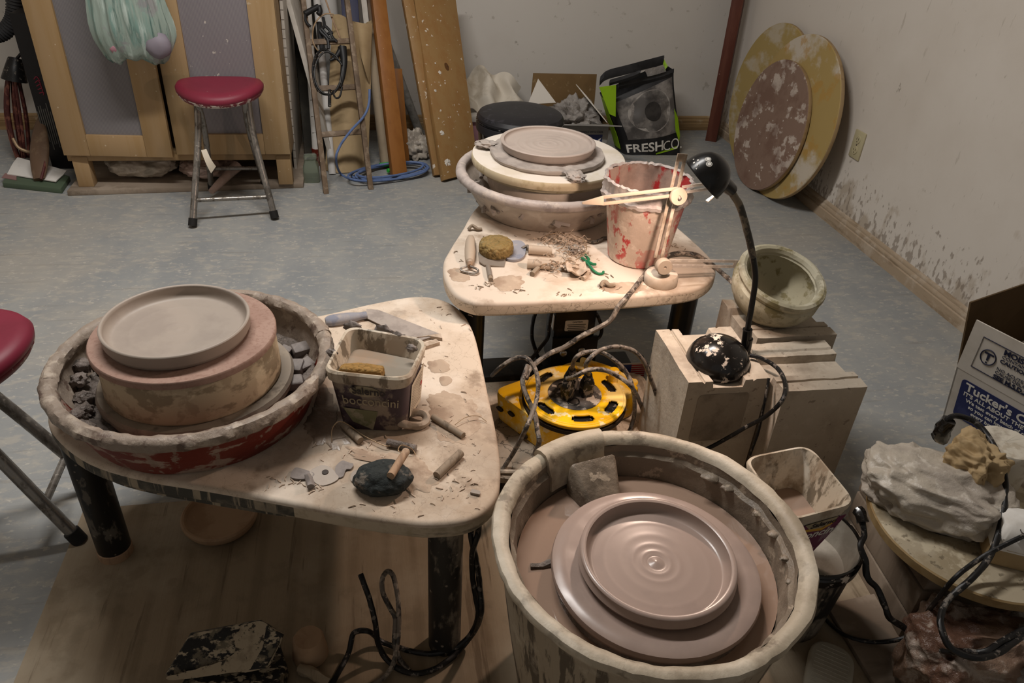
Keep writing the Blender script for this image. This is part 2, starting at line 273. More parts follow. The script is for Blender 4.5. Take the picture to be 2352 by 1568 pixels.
mat('stump_wood', '#a3866a', .8, [('#8a6a4e', 'n', 12, .5, .68, .7, None)])
mat('ceiling_white', '#cfcac2', .9)
mat('diffuser', '#f4efe6', .4, emit=('#fff4e6', 1.2))
mat('folder_green', '#4c5a48', .5)
mat('folder_pink', '#8a6a66', .6)
mat('tool_brown', '#5b4635', .6, [('#7a6650', 'n', 9, .5, .66, .6, None)])
mat('flag_red', '#b3262e', .5)
mat('flag_blue', '#2c3a78', .5)
mat('sticker_white', '#dcd7cf', .5)
mat('tag_paper', '#cfc4b2', .8, [('#b0a28c', 'n', 30, .5, .66, .6, None)])
mat('cloth_paper', '#d2c9ba', .85, [('#a89b86', 'n', 8, .5, .68, .6, None)])

# ------------------------------------------------------------------ scene-graph helpers
ROOT = {}
def setp(o, label=None, cat=None, group=None, kind=None):
    if label: o['label'] = label
    if cat: o['category'] = cat
    if group: o['group'] = group
    if kind: o['kind'] = kind
    return o
def thing(name, label, cat, loc, group=None):
    o = bpy.data.objects.new(name, None); COL.objects.link(o); o.location = loc; o.empty_display_size = .05
    ROOT[o.name] = Vector(loc); return setp(o, label, cat, group)
def origin_of(o):
    while o.parent: o = o.parent
    return ROOT[o.name]
def dup(root, loc, rotz, label, group=None):
    r = root.copy(); COL.objects.link(r); r.location = loc; r.rotation_euler = (0, 0, rotz); r['label'] = label
    ROOT[r.name] = Vector(loc)
    if group: r['group'] = group
    for ch in list(root.children):
        c = ch.copy(); COL.objects.link(c); c.parent = r
        for g in list(ch.children):
            d = g.copy(); COL.objects.link(d); d.parent = c
    return r

def spline(pts, n=8, closed=False):
    P = [Vector(p) for p in pts]; out = []; m = len(P)
    for i in range(m if closed else m-1):
        p0 = P[(i-1) % m] if closed or i > 0 else P[0]*2-P[1]
        p1 = P[i]; p2 = P[(i+1) % m]
        p3 = P[(i+2) % m] if closed or i+2 < m else P[-1]*2-P[-2]
        for k in range(n):
            t = k/n; out.append(.5*((2*p1)+(p2-p0)*t+(2*p0-5*p1+4*p2-p3)*t*t+(3*p1-p0-3*p2+p3)*t*t*t))
    if not closed: out.append(P[-1])
    return out

class MB:
    def __init__(s): s.v = []; s.f = []; s.mi = []; s.cur = 0
    def add(s, vs, fs):
        b = len(s.v); s.v += [Vector(p) for p in vs]
        for f in fs: s.f.append(tuple(b+i for i in f)); s.mi.append(s.cur)
        return s
    def lathe(s, c, prof, n=72, R=None, a0=0.0, a1=2*PI, closed=False, wob=0, seed=0, wf=3):
        c = Vector(c); full = abs(a1-a0-2*PI) < 1e-6; cols = n if full else n+1
        base = len(s.v); m = len(prof)
        for i in range(cols):
            a = a0+(a1-a0)*i/n; ca, sa = math.cos(a), math.sin(a)
            for (r, z) in prof:
                if wob:
                    q = noise.noise(Vector((ca*wf*max(r*8, 1), sa*wf*max(r*8, 1), z*14+seed)))
                    r2 = r+wob*q if r > 1e-5 else r; z2 = z+wob*.7*noise.noise(Vector((ca*wf*1.7, sa*wf*1.7, seed+9+z*9)))
                else: r2, z2 = r, z
                p = Vector((r2*ca, r2*sa, z2))
                s.v.append(c+((R @ p) if R else p))
        rng = m if closed else m-1
        for i in range(n):
            j = (i+1) % cols
            for k in range(rng):
                k2 = (k+1) % m
                s.f.append((base+i*m+k, base+j*m+k, base+j*m+k2, base+i*m+k2)); s.mi.append(s.cur)
        if not full and closed:
            s.f.append(tuple(base+k for k in range(m))); s.mi.append(s.cur)
            s.f.append(tuple(base+(cols-1)*m+k for k in reversed(range(m)))); s.mi.append(s.cur)
        return s
    def box(s, c, size, R=None, bev=0.0, seg=2):
        bm = bmesh.new(); bmesh.ops.create_cube(bm, size=1.0)
        for v in bm.verts: v.co = Vector((v.co.x*size[0], v.co.y*size[1], v.co.z*size[2]))
        if bev: bmesh.ops.bevel(bm, geom=list(bm.edges), offset=bev, segments=seg, profile=.5, affect='EDGES')
        if R is not None:
            for v in bm.verts: v.co = R @ v.co
        bm.verts.index_update(); c = Vector(c)
        s.add([v.co+c for v in bm.verts], [[v.index for v in f.verts] for f in bm.faces]); bm.free(); return s
    def hexa(s, b, t, bev=0.0):
        bm = bmesh.new(); vs = [bm.verts.new(p) for p in list(b)+list(t)]
        for f in ((3, 2, 1, 0), (4, 5, 6, 7), (0, 1, 5, 4), (1, 2, 6, 5), (2, 3, 7, 6), (3, 0, 4, 7)): bm.faces.new([vs[i] for i in f])
        bmesh.ops.recalc_face_normals(bm, faces=bm.faces)
        if bev: bmesh.ops.bevel(bm, geom=list(bm.edges), offset=bev, segments=2, profile=.5, affect='EDGES')
        bm.verts.index_update()
        s.add([v.co for v in bm.verts], [[v.index for v in f.verts] for f in bm.faces]); bm.free(); return s
    def tube(s, pts, r, n=10, sm=6, caps=True, lump=0.0, seed=0):
        P = spline(pts, sm) if sm > 1 and len(pts) > 2 else [Vector(p) for p in pts]
        m = len(P); base = len(s.v); up = None
        for i, p in enumerate(P):
            t = (P[min(i+1, m-1)]-P[max(i-1, 0)]).normalized()
            if up is None:
                up = t.orthogonal().normalized()
            up = (up-t*up.dot(t))
            up = up.normalized() if up.length > 1e-6 else t.orthogonal().normalized()
            bi = t.cross(up)
            rr = r(i/(m-1)) if callable(r) else r
            for k in range(n):
                a = 2*PI*k/n; q = rr
                if lump: q = rr*(1+lump*noise.noise(Vector((p.x*60+seed, p.y*60, p.z*60+k*.8))))
                s.v.append(p+(up*math.cos(a)+bi*math.sin(a))*q)
        for i in range(m-1):
            for k in range(n):
                k2 = (k+1) % n
                s.f.append((base+i*n+k, base+i*n+k2, base+(i+1)*n+k2, base+(i+1)*n+k)); s.mi.append(s.cur)
        if caps:
            s.f.append(tuple(base+k for k in reversed(range(n)))); s.mi.append(s.cur)
            s.f.append(tuple(base+(m-1)*n+k for k in range(n))); s.mi.append(s.cur)
        return s
    def loft(s, rings, cap0=True, cap1=True, loop=False):
        base = len(s.v); n = len(rings[0]); m = len(rings)
        for r in rings: s.v += [Vector(p) for p in r]
        for i in range(m if loop else m-1):
            j = (i+1) % m
            for k in range(n):
                k2 = (k+1) % n
                s.f.append((base+i*n+k, base+i*n+k2, base+j*n+k2, base+j*n+k)); s.mi.append(s.cur)
        if not loop:
            if cap0: s.f.append(tuple(base+k for k in reversed(range(n)))); s.mi.append(s.cur)
            if cap1: s.f.append(tuple(base+(m-1)*n+k for k in range(n))); s.mi.append(s.cur)
        return s
    def slab(s, poly, z0, z1, rnd=.004, steps=3):
        """flat plate with rounded edges from a counter-clockwise outline"""
        P = [Vector((p[0], p[1])) for p in poly]; n = len(P); nrm = []
        for i in range(n):
            t = (P[(i+1) % n]-P[i-1]); nrm.append(Vector((t.y, -t.x)).normalized())
        rings = []
        prof = [(rnd*(1-math.sin(a)), z0+rnd*(1-math.cos(a))) for a in [PI/2*k/steps for k in range(steps+1)]]
        prof += [(rnd*(1-math.cos(a)), z1-rnd*(1-math.sin(a))) for a in [PI/2*k/steps for k in range(steps+1)]]
        for ins, z in prof: rings.append([(P[i].x-nrm[i].x*ins, P[i].y-nrm[i].y*ins, z) for i in range(n)])
        return s.loft(rings)
    def blob(s, c, r, sub=4, amp=.1, sc=3.0, seed=0, R=None, flat=None):
        bm = bmesh.new(); bmesh.ops.create_icosphere(bm, subdivisions=sub, radius=1.0); c = Vector(c)
        for v in bm.verts:
            q = v.co.copy(); k = 1+amp*noise.noise(q*sc+Vector((seed, seed*2.1, seed*.7)))+amp*.45*noise.noise(q*sc*2.7+Vector((seed, 3, 1)))
            q = q*k; q = Vector((q.x*r[0], q.y*r[1], q.z*r[2]))
            if flat is not None and q.z < flat: q.z = flat
            v.co = (R @ q if R else q)+c
        bm.verts.index_update(); s.add([v.co for v in bm.verts], [[v.index for v in f.verts] for f in bm.faces]); bm.free(); return s
    def sheet(s, fn, nu, nv, th):
        """a curved sheet fn(u,v) with thickness th"""
        P = [[Vector(fn(i/nu, j/nv)) for j in range(nv+1)] for i in range(nu+1)]
        N = [[None]*(nv+1) for _ in range(nu+1)]
        for i in range(nu+1):
            for j in range(nv+1):
                du = P[min(i+1, nu)][j]-P[max(i-1, 0)][j]; dv = P[i][min(j+1, nv)]-P[i][max(j-1, 0)]
                N[i][j] = du.cross(dv).normalized()
        base = len(s.v); w = nv+1; cnt = (nu+1)*w
        for k in (0, 1):
            for i in range(nu+1):
                for j in range(nv+1): s.v.append(P[i][j]+N[i][j]*(th*(.5-k)))
        def q(*f): s.f.append(tuple(base+i for i in f)); s.mi.append(s.cur)
        for i in range(nu):
            for j in range(nv):
                a, b, c, d = i*w+j, (i+1)*w+j, (i+1)*w+j+1, i*w+j+1
                q(a, b, c, d); q(cnt+d, cnt+c, cnt+b, cnt+a)
        for i in range(nu):
            a, b = i*w, (i+1)*w; q(b, a, cnt+a, cnt+b); a, b = i*w+nv, (i+1)*w+nv; q(a, b, cnt+b, cnt+a)
        for j in range(nv):
            a, b = j, j+1; q(a, b, cnt+b, cnt+a); a, b = nu*w+j, nu*w+j+1; q(b, a, cnt+a, cnt+b)
        return s
    def jitter(s, amp, sc, seed=0, z=True):
        for v in s.v:
            n = noise.noise_vector(v*sc+Vector((seed, seed, seed)))*amp
            if not z: n.z = 0
            v += n
        return s
    def each(s, fn):
        s.v = [Vector(fn(v)) for v in s.v]; return s
    def build(s, name, m, parent=None, loc=None, sharp=38, label=None):
        org = origin_of(parent) if parent else Vector(loc if loc is not None else (0, 0, 0))
        me = bpy.data.meshes.new(name); me.from_pydata([tuple(v-org) for v in s.v], [], s.f); me.validate()
        ms = m if isinstance(m, (list, tuple)) else [m]
        for x in ms: me.materials.append(MATS[x])
        if len(ms) > 1 and len(me.polygons) == len(s.mi):
            me.polygons.foreach_set('material_index', s.mi)
        bm = bmesh.new(); bm.from_mesh(me); bmesh.ops.recalc_face_normals(bm, faces=bm.faces); bm.to_mesh(me); bm.free()
        me.polygons.foreach_set('use_smooth', [True]*len(me.polygons)); me.set_sharp_from_angle(angle=math.radians(sharp)); me.update()
        o = bpy.data.objects.new(name, me); COL.objects.link(o)
        if parent: o.parent = parent
        else: o.location = org; ROOT[o.name] = Vector(org)
        if label: o['label'] = label
        return o

def text(body, m, parent, org=(0, 0, 0), ex=(1, 0, 0), ey=(0, 1, 0), size=.1, name='lettering', off=0.0, ext=.0003, align='LEFT', shear=0.0, squeeze=1.0, warp=None):
    """flat raised lettering: baseline start at org, ex along the line, ey up the letters"""
    c = bpy.data.curves.new('t', 'FONT'); c.body = body; c.size = size; c.extrude = ext; c.offset = off; c.align_x = align; c.shear = shear; c.resolution_u = 3
    t = bpy.data.objects.new('t', c); COL.objects.link(t); bpy.context.view_layer.update()
    me = bpy.data.meshes.new_from_object(t.evaluated_get(bpy.context.evaluated_depsgraph_get())); bpy.data.objects.remove(t)
    ex = Vector(ex).normalized(); ey = Vector(ey); ey = (ey-ex*ey.dot(ex)).normalized(); ez = ex.cross(ey)
    rt = origin_of(parent)
    if warp:
        for v in me.vertices: v.co = Vector(warp(v.co.x*squeeze, v.co.y, v.co.z+ext))-rt
    else:
      for v in me.vertices: v.co = Vector(org)-rt+ex*(v.co.x*squeeze)+ey*v.co.y+ez*(v.co.z+ext)
    me.name = name; me.materials.clear(); me.materials.append(MATS[m])
    o = bpy.data.objects.new(name, me); COL.objects.link(o); o.parent = parent; return o

def circle_poly(c, r, n=64): return [(c[0]+r*math.cos(2*PI*i/n), c[1]+r*math.sin(2*PI*i/n)) for i in range(n)]
def ccw(p):
    a = sum(p[i][0]*p[(i+1) % len(p)][1]-p[(i+1) % len(p)][0]*p[i][1] for i in range(len(p)))
    return list(p) if a > 0 else list(reversed(p))
def rpoly(c4, rad, n=6):
    """corners -> outline with rounded corners (2-D)"""
    out = []; P = [Vector((c[0], c[1])) for c in c4]; m = len(P)
    for i in range(m):
        p = P[i]; a = (P[i-1]-p); b = (P[(i+1) % m]-p)
        p0 = p+a.normalized()*min(rad, a.length*.48); p2 = p+b.normalized()*min(rad, b.length*.48)
        for k in range(n+1):
            t = k/n; out.append(tuple(p0*(1-t)**2+p*2*t*(1-t)+p2*t*t))
    return out
def shrink(c4, d):
    P = [Vector((c[0], c[1])) for c in c4]; g = sum(P, Vector((0, 0)))/len(P)
    return [tuple(g+(p-g)*(1-d/((p-g).length))) for p in P]
def rot(axis, deg): return Matrix.Rotation(math.radians(deg), 3, axis)
def frame(ex, ey):
    ex = Vector(ex).normalized(); ey = Vector(ey); ey = (ey-ex*ey.dot(ex)).normalized(); ez = ex.cross(ey)
    return Matrix((ex, ey, ez)).transposed()
def px(points, z): return [at(a, b, z) for a, b in points]
def cord(name, m, label, pts, r, cat='cord', group=None, lump=.12, n=8, sm=7):
    mb = MB(); mb.tube(pts, r, n, sm, lump=lump)
    o = mb.build(name, m, loc=pts[0]); return setp(o, label, cat, group)

# ------------------------------------------------------------------ the room
XW, YW, XL = 1.905, 3.93, -2.0
def struct(name, mb, m):
    o = mb.build(name, m); o['kind'] = 'structure'; return o
struct('floor', MB().box(((XL+XW)/2, 1.2, -.03), (XW-XL+.2, 5.6, .06)), 'floor_paint')
struct('wall_back', MB().box(((XL+XW)/2, YW+.05, CEIL/2), (XW-XL+.4, .1, CEIL)), 'wall_paint')
struct('wall_right', MB().box((XW+.05, 1.2, CEIL/2), (.1, 5.434, CEIL)), 'wall_paint_right')
struct('wall_left', MB().box((XL-.05, 1.2, CEIL/2), (.1, 5.434, CEIL)), 'wall_paint')
struct('ceiling', MB().box(((XL+XW)/2, 1.2, CEIL+.03), (XW-XL+.2, 5.6, .06)), 'ceiling_white')
# skirting boards with a stepped profile
def baseboard(name, m, p0, p1, nrm):
    p0, p1, nrm = Vector(p0), Vector(p1), Vector(nrm)
    prof = [(0, 0), (.014, 0), (.014, .038), (.010, .042), (.012, .047), (.010, .055), (.006, .060), (.007, .066), (.003, .074), (0, .076)]
    mb = MB(); mb.loft([[p+nrm*a+Vector((0, 0, z)) for a, z in prof] for p in (p0, p1)]); struct(name, mb, m)
baseboard('baseboard_back', 'baseboard_oak', (XL, YW, 0), (XW, YW, 0), (0, -1, 0))
baseboard('baseboard_right', 'baseboard_dusty', (XW, -.5, 0), (XW, YW-.015, 0), (-1, 0, 0))
# ceiling fixture that carries the strip light
t = thing('ceiling_light', 'long white strip light fixed to the ceiling above the open floor', 'light', (-.25, 1.85, CEIL))
MB().box((-.25, 1.85, CEIL-.03), (1.3, .18, .06), bev=.006).build('housing', 'white_plastic', t)
MB().box((-.25, 1.85, CEIL-.068), (1.24, .13, .016), bev=.005).build('diffuser', 'diffuser', t)

# wall socket on the right wall
oy, oz = 2.66, .35
c = on_x(1971.8, 332.7, XW); oy, oz = c.y, c.z
t = thing('wall_outlet', 'cream double power outlet on the right wall near the round boards', 'outlet', (XW-.004, oy, oz))
MB().box((XW-.004, oy, oz), (.008, .070, .108), bev=.003).build('cover_plate', 'outlet_cream', t)
for dz in (.021, -.021):
    MB().lathe((XW-.008, oy, oz+dz), [(0, .003), (.0155, .003), (.0165, .001), (.0165, 0)], 24, R=rot('Y', -90)).build('socket_face', 'outlet_cream', t)
    s = MB()
    for dy in (-.006, .006): s.box((XW-.0115, oy+dy, oz+dz+.003), (.001, .002, .008))
    s.lathe((XW-.0112, oy, oz+dz-.008), [(0, .0008), (.0026, .0008), (.0026, 0)], 10, R=rot('Y', -90)); s.build('socket_holes', 'outlet_dark', t)
MB().lathe((XW-.008, oy, oz), [(0, .0015), (.003, .001), (.003, 0)], 12, R=rot('Y', -90)).build('screw', 'steel_dull', t)

# bare plywood sheet lying under the two near wheels
pl = MB(); pl.box((.18, .62, .004), (1.65, 1.36, .008), bev=.001)
setp(pl.build('plywood_sheet', 'plywood', loc=(.18, .62, 0)), 'worn bare plywood sheet laid on the floor under the near wheels', 'plywood')
PLY = .008

# ------------------------------------------------------------------ wardrobe
CX0, CX1, CY = -1.172, -.321, 3.116
CZ = .146; CT = 1.95; CD = .50
pk = MB()
a, b_, c_, d_ = at(165, 443, 0), at(692, 426, 0), Vector((CX1+.02, CY+.5, 0)), Vector((CX0, CY+.5, 0))
pk.hexa([(-1.19, CY-.035, 0), (-.285, CY+.02, 0), (-.285, CY+.56, 0), (-1.19, CY+.56, 0)], [(-1.19, CY-.035, .022), (-.285, CY+.02, .022), (-.285, CY+.56, .022), (-1.19, CY+.56, .022)], .003)
setp(pk.build('plank', 'crate_wood', loc=(-.74, CY+.25, 0)), 'dusty wooden plank on the floor carrying the wardrobe', 'plank')
w = thing('wardrobe', 'tall birch wardrobe with two doors of grey ribbed plastic panels', 'wardrobe', ((CX0+CX1)/2, CY+.25, .022))
m = MB()
for x in (CX0+.009, CX1-.009): m.box((x, CY+.27, (CZ+CT)/2), (.018, CD, CT-CZ))
m.box(((CX0+CX1)/2, CY+.27, CZ+.009), (CX1-CX0-.03, CD, .018)); m.box(((CX0+CX1)/2, CY+.27, CT-.009), (CX1-CX0-.03, CD, .018)); m.box(((CX0+CX1)/2, CY+.515, (CZ+CT)/2), (CX1-CX0-.03, .008, CT-CZ-.03))
m.build('carcass', 'birch', w)
for x in (CX0+.045, CX1-.032):
    for y in (CY+.03, CY+.47): MB().box((x, y, (.022+CZ)/2), (.058, .05, CZ-.022), bev=.002).build('foot', 'birch', w)
m = MB(); m.box(((CX0+CX1)/2, CY+.028, CZ-.006), (CX1-CX0-.002, .04, .024), bev=.002); m.build('bottom_rail', 'birch', w)
xm = on_y(409, 370, CY).x
def door(x0, x1, ang, hinge, mw, mp, kind):
    ctr = Vector((hinge, CY+.006, 0)); R = rot('Z', ang)
    fl, fb, ft = .098, .083, .09
    d = MB()
    z0, z1 = CZ+.012, CT
    for (xa, xb, za, zb) in ((x0, x0+fl, z0, z1), (x1-fl, x1, z0, z1), (x0+fl, x1-fl, z0, z0+fb), (x0+fl, x1-fl, z1-ft, z1)):
        d.box(((xa+xb)/2, CY-.001, (za+zb)/2), (xb-xa-.0006, .020, zb-za-.0006), bev=.0012)
    p = MB(); p.box(((x0+x1)/2, CY+.004, (z0+z1)/2), (x1-x0-2*fl+.01, .006, z1-z0-fb-ft+.01))
    for q in (d, p): q.each(lambda v: ctr+R @ (v-ctr))
    o = d.build('door', mw, w); p.build('door_panel', mp, o)
    kx = x1-.03 if kind == 'L' else x0+.03
    k = MB(); k.lathe((kx, CY-.011, 1.15), [(0, .022), (.012, .02), (.013, .014), (.006, .008), (.006, 0)], 20, R=rot('X', 90)); k.each(lambda v: ctr+R @ (v-ctr)); k.build('door_knob', 'steel_dull', o)
door(CX0, xm-.003, -4.5, CX0, 'birch', 'mesh_panel_clean', 'L')
door(xm+.003, CX1, 0, CX1, 'birch_bright', 'mesh_panel', 'R')

CB = CY-.05
# plastic shopping bag hanging on the left door
hb = on_y(300, 60, CB-.075)
t = thing('plastic_bag', 'pale green plastic shopping bag hanging full on the left wardrobe door', 'bag', (hb.x, CB-.02, 1.15))
xs0, xs1 = on_y(212, 60, CB-.07).x, on_y(386, 60, CB-.07).x; zb = on_y(310, 136, CB-.08).z
cx, hw = (xs0+xs1)/2, (xs1-xs0)/2
m = MB(); rings = []
for i in range(41):
    u = i/40; z = zb+(1.08-zb)*u
    wdt = hw*(.70+.34*min(1, u*7)**.5)*(1-.62*max(0, u-.20)**1.1)
    dep = .072*(.55+.5*min(1, u*5)**.5)*(1-.6*max(0, u-.3))
    ring = []
    for k in range(150):
        a = 2*PI*k/150; pl = min(1, u*4)
        f = 1+pl*(.050*math.sin(a*13+u*2)+.045*abs(math.sin(a*10+1+u*1.5))+.03*math.sin(a*29+u*4))
        f += .07*noise.noise(Vector((math.cos(a)*2, math.sin(a)*2, u*4)))+.03*(1-pl)*noise.noise(Vector((math.cos(a)*6, math.sin(a)*6, u*9)))
        ring.append((cx+.010*(1-u)+wdt*math.cos(a)*f, CB-.086+dep*math.sin(a)*f, z+.010*math.sin(a*3)*(1-u)+.006*math.sin(a*9)*(1-u)))
    rings.append(ring)
m.loft(rings); m.build('bag_body', 'bag_green', t, sharp=60)
g = MB(); g.tube([(cx-.04, CB-.08, 1.06), (cx-.045, CB-.07, 1.13), (xm-.045, CY-.055, 1.165), (cx+.03, CB-.07, 1.12), (cx+.04, CB-.08, 1.06)], .006, 8); g.build('bag_handle', 'bag_green', t)
g = MB(); p = on_y(362, 104, CB-.13); g.blob((p.x, CB-.128, p.z), (.045, .03, .045), 3, .08); g.build('bundle_inside', 'bag_content_grey', t, label='grey bundle bulging in the lower corner of the bag')
g = MB(); p = on_y(262, 108, CB-.13); g.blob((p.x, CB-.120, p.z), (.024, .026, .026), 3, .08); g.build('bundle_inside', 'bag_content_pink', t, label='pink bundle showing through the bag')

# sacks shoved under the wardrobe
def sack(name, m, label, c, r, seed, amp=.16, cat='sack', flat=None, group=None):
    b = MB(); b.blob(c, r, 5, amp, 2.6, seed, flat=flat); o = b.build(name, m, loc=(c[0], c[1], c[2]-r[2]*.8), sharp=80); return setp(o, label, cat, group)
p = at(322, 418, .022); p.z = 0; sack('sack', 'bag_cloudy', 'cloudy white plastic sack lying flat under the left half of the wardrobe', (p.x, p.y+.09, .07), (.135, .10, .05), 3, flat=-.046)
p = at(470, 425, .022); sack('sack', 'bag_pinkish', 'pinkish plastic sack under the right half of the wardrobe behind the stool', (p.x, p.y+.115, .066), (.11, .10, .044), 8, flat=-.042)
p = at(505, 420, .05); 
f = MB(); f.tube([at(485, 440, .032), at(505, 420, .05), at(530, 395, .075), at(545, 380, .09)], lambda u: .012+.012*u, 12, 5); setp(f.build('sack_neck', 'bag_pinkish', loc=at(485, 440, .025)), 'twisted pink end of a plastic sack poking out between the stool legs', 'sack')

# ------------------------------------------------------------------ timber and odds and ends leaning on the back wall
def on_plane(a, b, p0, n):
    d = ray(a, b); return EYE + d*((Vector(p0)-EYE).dot(n)/d.dot(n))
def lean(name, m, label, bl, br, tl, tr, yt, th, ext=2.0, cat='board', group=None, zb=0.0, child=None, bev=.002):
    """a straight board standing on the floor and leaning back: bottom corners on the floor, upper corners on plane y=yt"""
    A, B = at(*bl, zb), at(*br, zb); C = on_y(*tl, yt); D = on_plane(*tr, A, (B-A).cross(C-A).normalized())
    ext = min(ext, (YW-.012-th-max(A.y, B.y))/max(.02, max(C.y, D.y)-min(A.y, B.y)))
    C = A+(C-A)*ext; D = B+(D-B)*ext
    n = (B-A).cross(C-A).normalized()
    if n.y > 0: n = -n
    k = -n*th; lift = Vector((0, 0, -min(0, k.z)))
    mb = MB(); mb.hexa([p+lift for p in (A, B, B+k, A+k)], [p+lift for p in (C, D, D+k, C+k)], bev)
    o = mb.build(name, m, loc=(A+B)/2); setp(o, label, cat, group); return o, (A, B, C, D, n)

# thin white panels slotted beside the wardrobe
mb = MB()
A, C = at(680, 398, 0), on_y(645, 0, 3.27)
k = Vector((.012, 0, 0)); dy = Vector((0, .40, 0)); C2 = A+(C-A)*1.6
mb.hexa([A-k/2, A+k/2, A+k/2+dy, A-k/2+dy], [C2-k/2, C2+k/2, C2+k/2+dy, C2-k/2+dy], .001)
t = thing('panel', 'thin white panel with ruled edge standing against the right side of the wardrobe', 'panel', A)
mb.build('sheet', 'white_board', t)
tk = MB()
for i in range(2, 26):
    q = A+(C-A)*(i/20); tk.box(q+Vector((0, -.0006, 0)), (.0125, .0012, .0018))
tk.build('ruling_marks', 'tick_mark', t)
mb = MB(); A, C = at(770, 396, 0), on_y(661, 0, 3.45); C2 = A+(C-A)*1.3; k = Vector((.020, 0, 0)); dy = Vector((.02, .16, 0))
mb.hexa([A-k/2, A+k/2, A+k/2+dy, A-k/2+dy], [C2-k/2, C2+k/2, C2+k/2+dy, C2-k/2+dy], .001)
setp(mb.build('panel', 'white_board', loc=A), 'white edged panel leaning diagonally behind the iron ladder', 'panel')
lean('panel', 'dark_panel', 'dark panel standing deep in the gap between wardrobe and ladder', (702, 372), (760, 365), (668, 0), (720, 0), 3.75, .01, 1.5, cat='panel')

# iron ladder
LA, RA = at(750, 446, 0), at(853, 436, 0)
LT, RT = on_y(697, 0, 3.5), on_y(798, 0, 3.5)
nL = (RA-LA).cross(LT-LA).normalized(); nL = nL if nL.y < 0 else -nL
t = thing('ladder', 'narrow rusty brown ladder leaning on the back wall with black clamps hung on it', 'ladder', (LA+RA)/2)
ex = (RA-LA).normalized()
for P, Q in ((LA, LT), (RA, RT)):
    Q = P+(Q-P)*1.72; mb = MB()
    a, k = ex*.0105, -nL*.026
    mb.hexa([P-a, P+a, P+a+k+Vector((0, 0, .012)), P-a+k+Vector((0, 0, .012))], [Q-a, Q+a, Q+a+k, Q-a+k], .002); mb.build('rail', 'ladder_iron', t)
for l, r in (((706, 96), (808, 93)), ((722, 203), (828, 198)), ((738, 309), (842, 300))):
    P, Q = on_plane(*l, LA-nL*.006, nL), on_plane(*r, LA-nL*.006, nL); u = (LT-LA).normalized()*.0115; k = -nL*.012
    mb = MB(); mb.hexa([P-u, Q-u, Q-u+k, P-u+k], [P+u, Q+u, Q+u+k, P+u+k], .0015); mb.build('rung', 'ladder_iron', t)

# kraft paper roll opened out behind the ladder
kb, kt = at(752, 398, 0)+Vector((-.01, .03, 0)), on_y(764, 36, 3.60)
kb2, kt2 = at(846, 396, 0)+Vector((0, .04, 0)), on_y(856, 55, 3.60)
def kf(u, v):
    b = kb.lerp(kb2, u); tt = kt.lerp(kt2, u); p = b.lerp(tt, v)
    return p+Vector((0, -.045*math.sin(PI*min(1, u*1.15))+.03*max(0, u-.8)*5*(1 if v > .6 else .4)-.012*noise.noise(Vector((u*3, v*4, 1))), .003+.012*math.sin(u*7)*(v > .98)))
mb = MB(); mb.sheet(kf, 26, 24, .003)
t = thing('kraft_paper', 'brown kraft paper sheet curled open behind the rungs of the ladder', 'paper', (kb+kb2)/2)
mb.build('sheet', 'kraft', t)
f0, f1, f2, f3 = on_y(806, 47, 3.575), on_y(855, 54, 3.575), on_y(848, 190, 3.50), on_y(826, 118, 3.52)
mb = MB(); mb.sheet(lambda u, v: (f0.lerp(f1, u)).lerp(f3.lerp(f2, u), v)+Vector((0, -.022*math.sin(PI*u), 0)), 10, 10, .002); mb.build('folded_flap', 'kraft', t)
mb = MB(); A, C = at(893, 392, 0), on_y(852, 60, 3.66); A += Vector((-.0, .07, .0)); mb.tube([A, C], .034, 28, 1); setp(mb.build('cardboard_tube', 'tube_card', loc=A), 'pale brown cardboard tube standing between the kraft paper and orange plank', 'tube')
# white rolls and strips
mb = MB(); A, C = at(763, 404, 0), on_y(733, 60, 3.62); mb.tube([A+Vector((0, .02, 0)), A+(C-A)*1.2], .016, 16, 1); setp(mb.build('paper_roll', 'roll_white', loc=A), 'thin white paper roll leaning behind the left rail of the ladder', 'roll')
A, C = on_y(727, 345, 3.42), on_y(704, 0, 3.62); mb = MB(); A.z = max(A.z, .02)
mb.tube([A, A+(C-A)*1.15], .019, 20, 1); t = thing('paper_roll', 'white ruled paper roll propped left of the ladder above a dark red cap', 'roll', A); mb.build('roll', 'paper_white', t)
mb = MB()
for i in range(1, 9):
    q = A+(C-A)*(i/9+.02); mb.box(q+Vector((-.004, -.0192, 0)), (.016, .0012, .0015))
mb.build('ruling_marks', 'tick_mark', t)
mb = MB(); mb.tube([(A.x, A.y, 0), A+Vector((0, 0, .01))], .022, 20, 1); mb.build('end_cap', 'pan_red', t)
A = on_y(752, 30, 3.74); mb = MB(); mb.tube([A+Vector((.01, .03, -A.z)), A+Vector((0, .03, 0)), A+Vector((-.03, .09, .5))], .046, 28, 4); setp(mb.build('plastic_pipe', 'roll_white', loc=A-Vector((0, 0, A.z))), 'fat white plastic pipe standing behind the top of the ladder', 'pipe')
A, B = at(796, 378, 0), at(836, 378, 0)
lean('slat', 'blue_thing', 'dark blue slatted board behind the kraft paper at the top of the ladder', (808, 372), (848, 372), (783, 0), (822, 0), 3.74, .02, 1.4, cat='board')
lean('slat', 'white_board', 'narrow white strip of wood left of the orange plank', (872, 368), (882, 368), (829, 0), (842, 0), 3.74, .01, 1.4, cat='strip')
lean('slat', 'tool_brown', 'dark brown strip of wood touching the orange plank', (890, 372), (905, 372), (842, 0), (856, 0), 3.76, .015, 1.4, cat='strip')
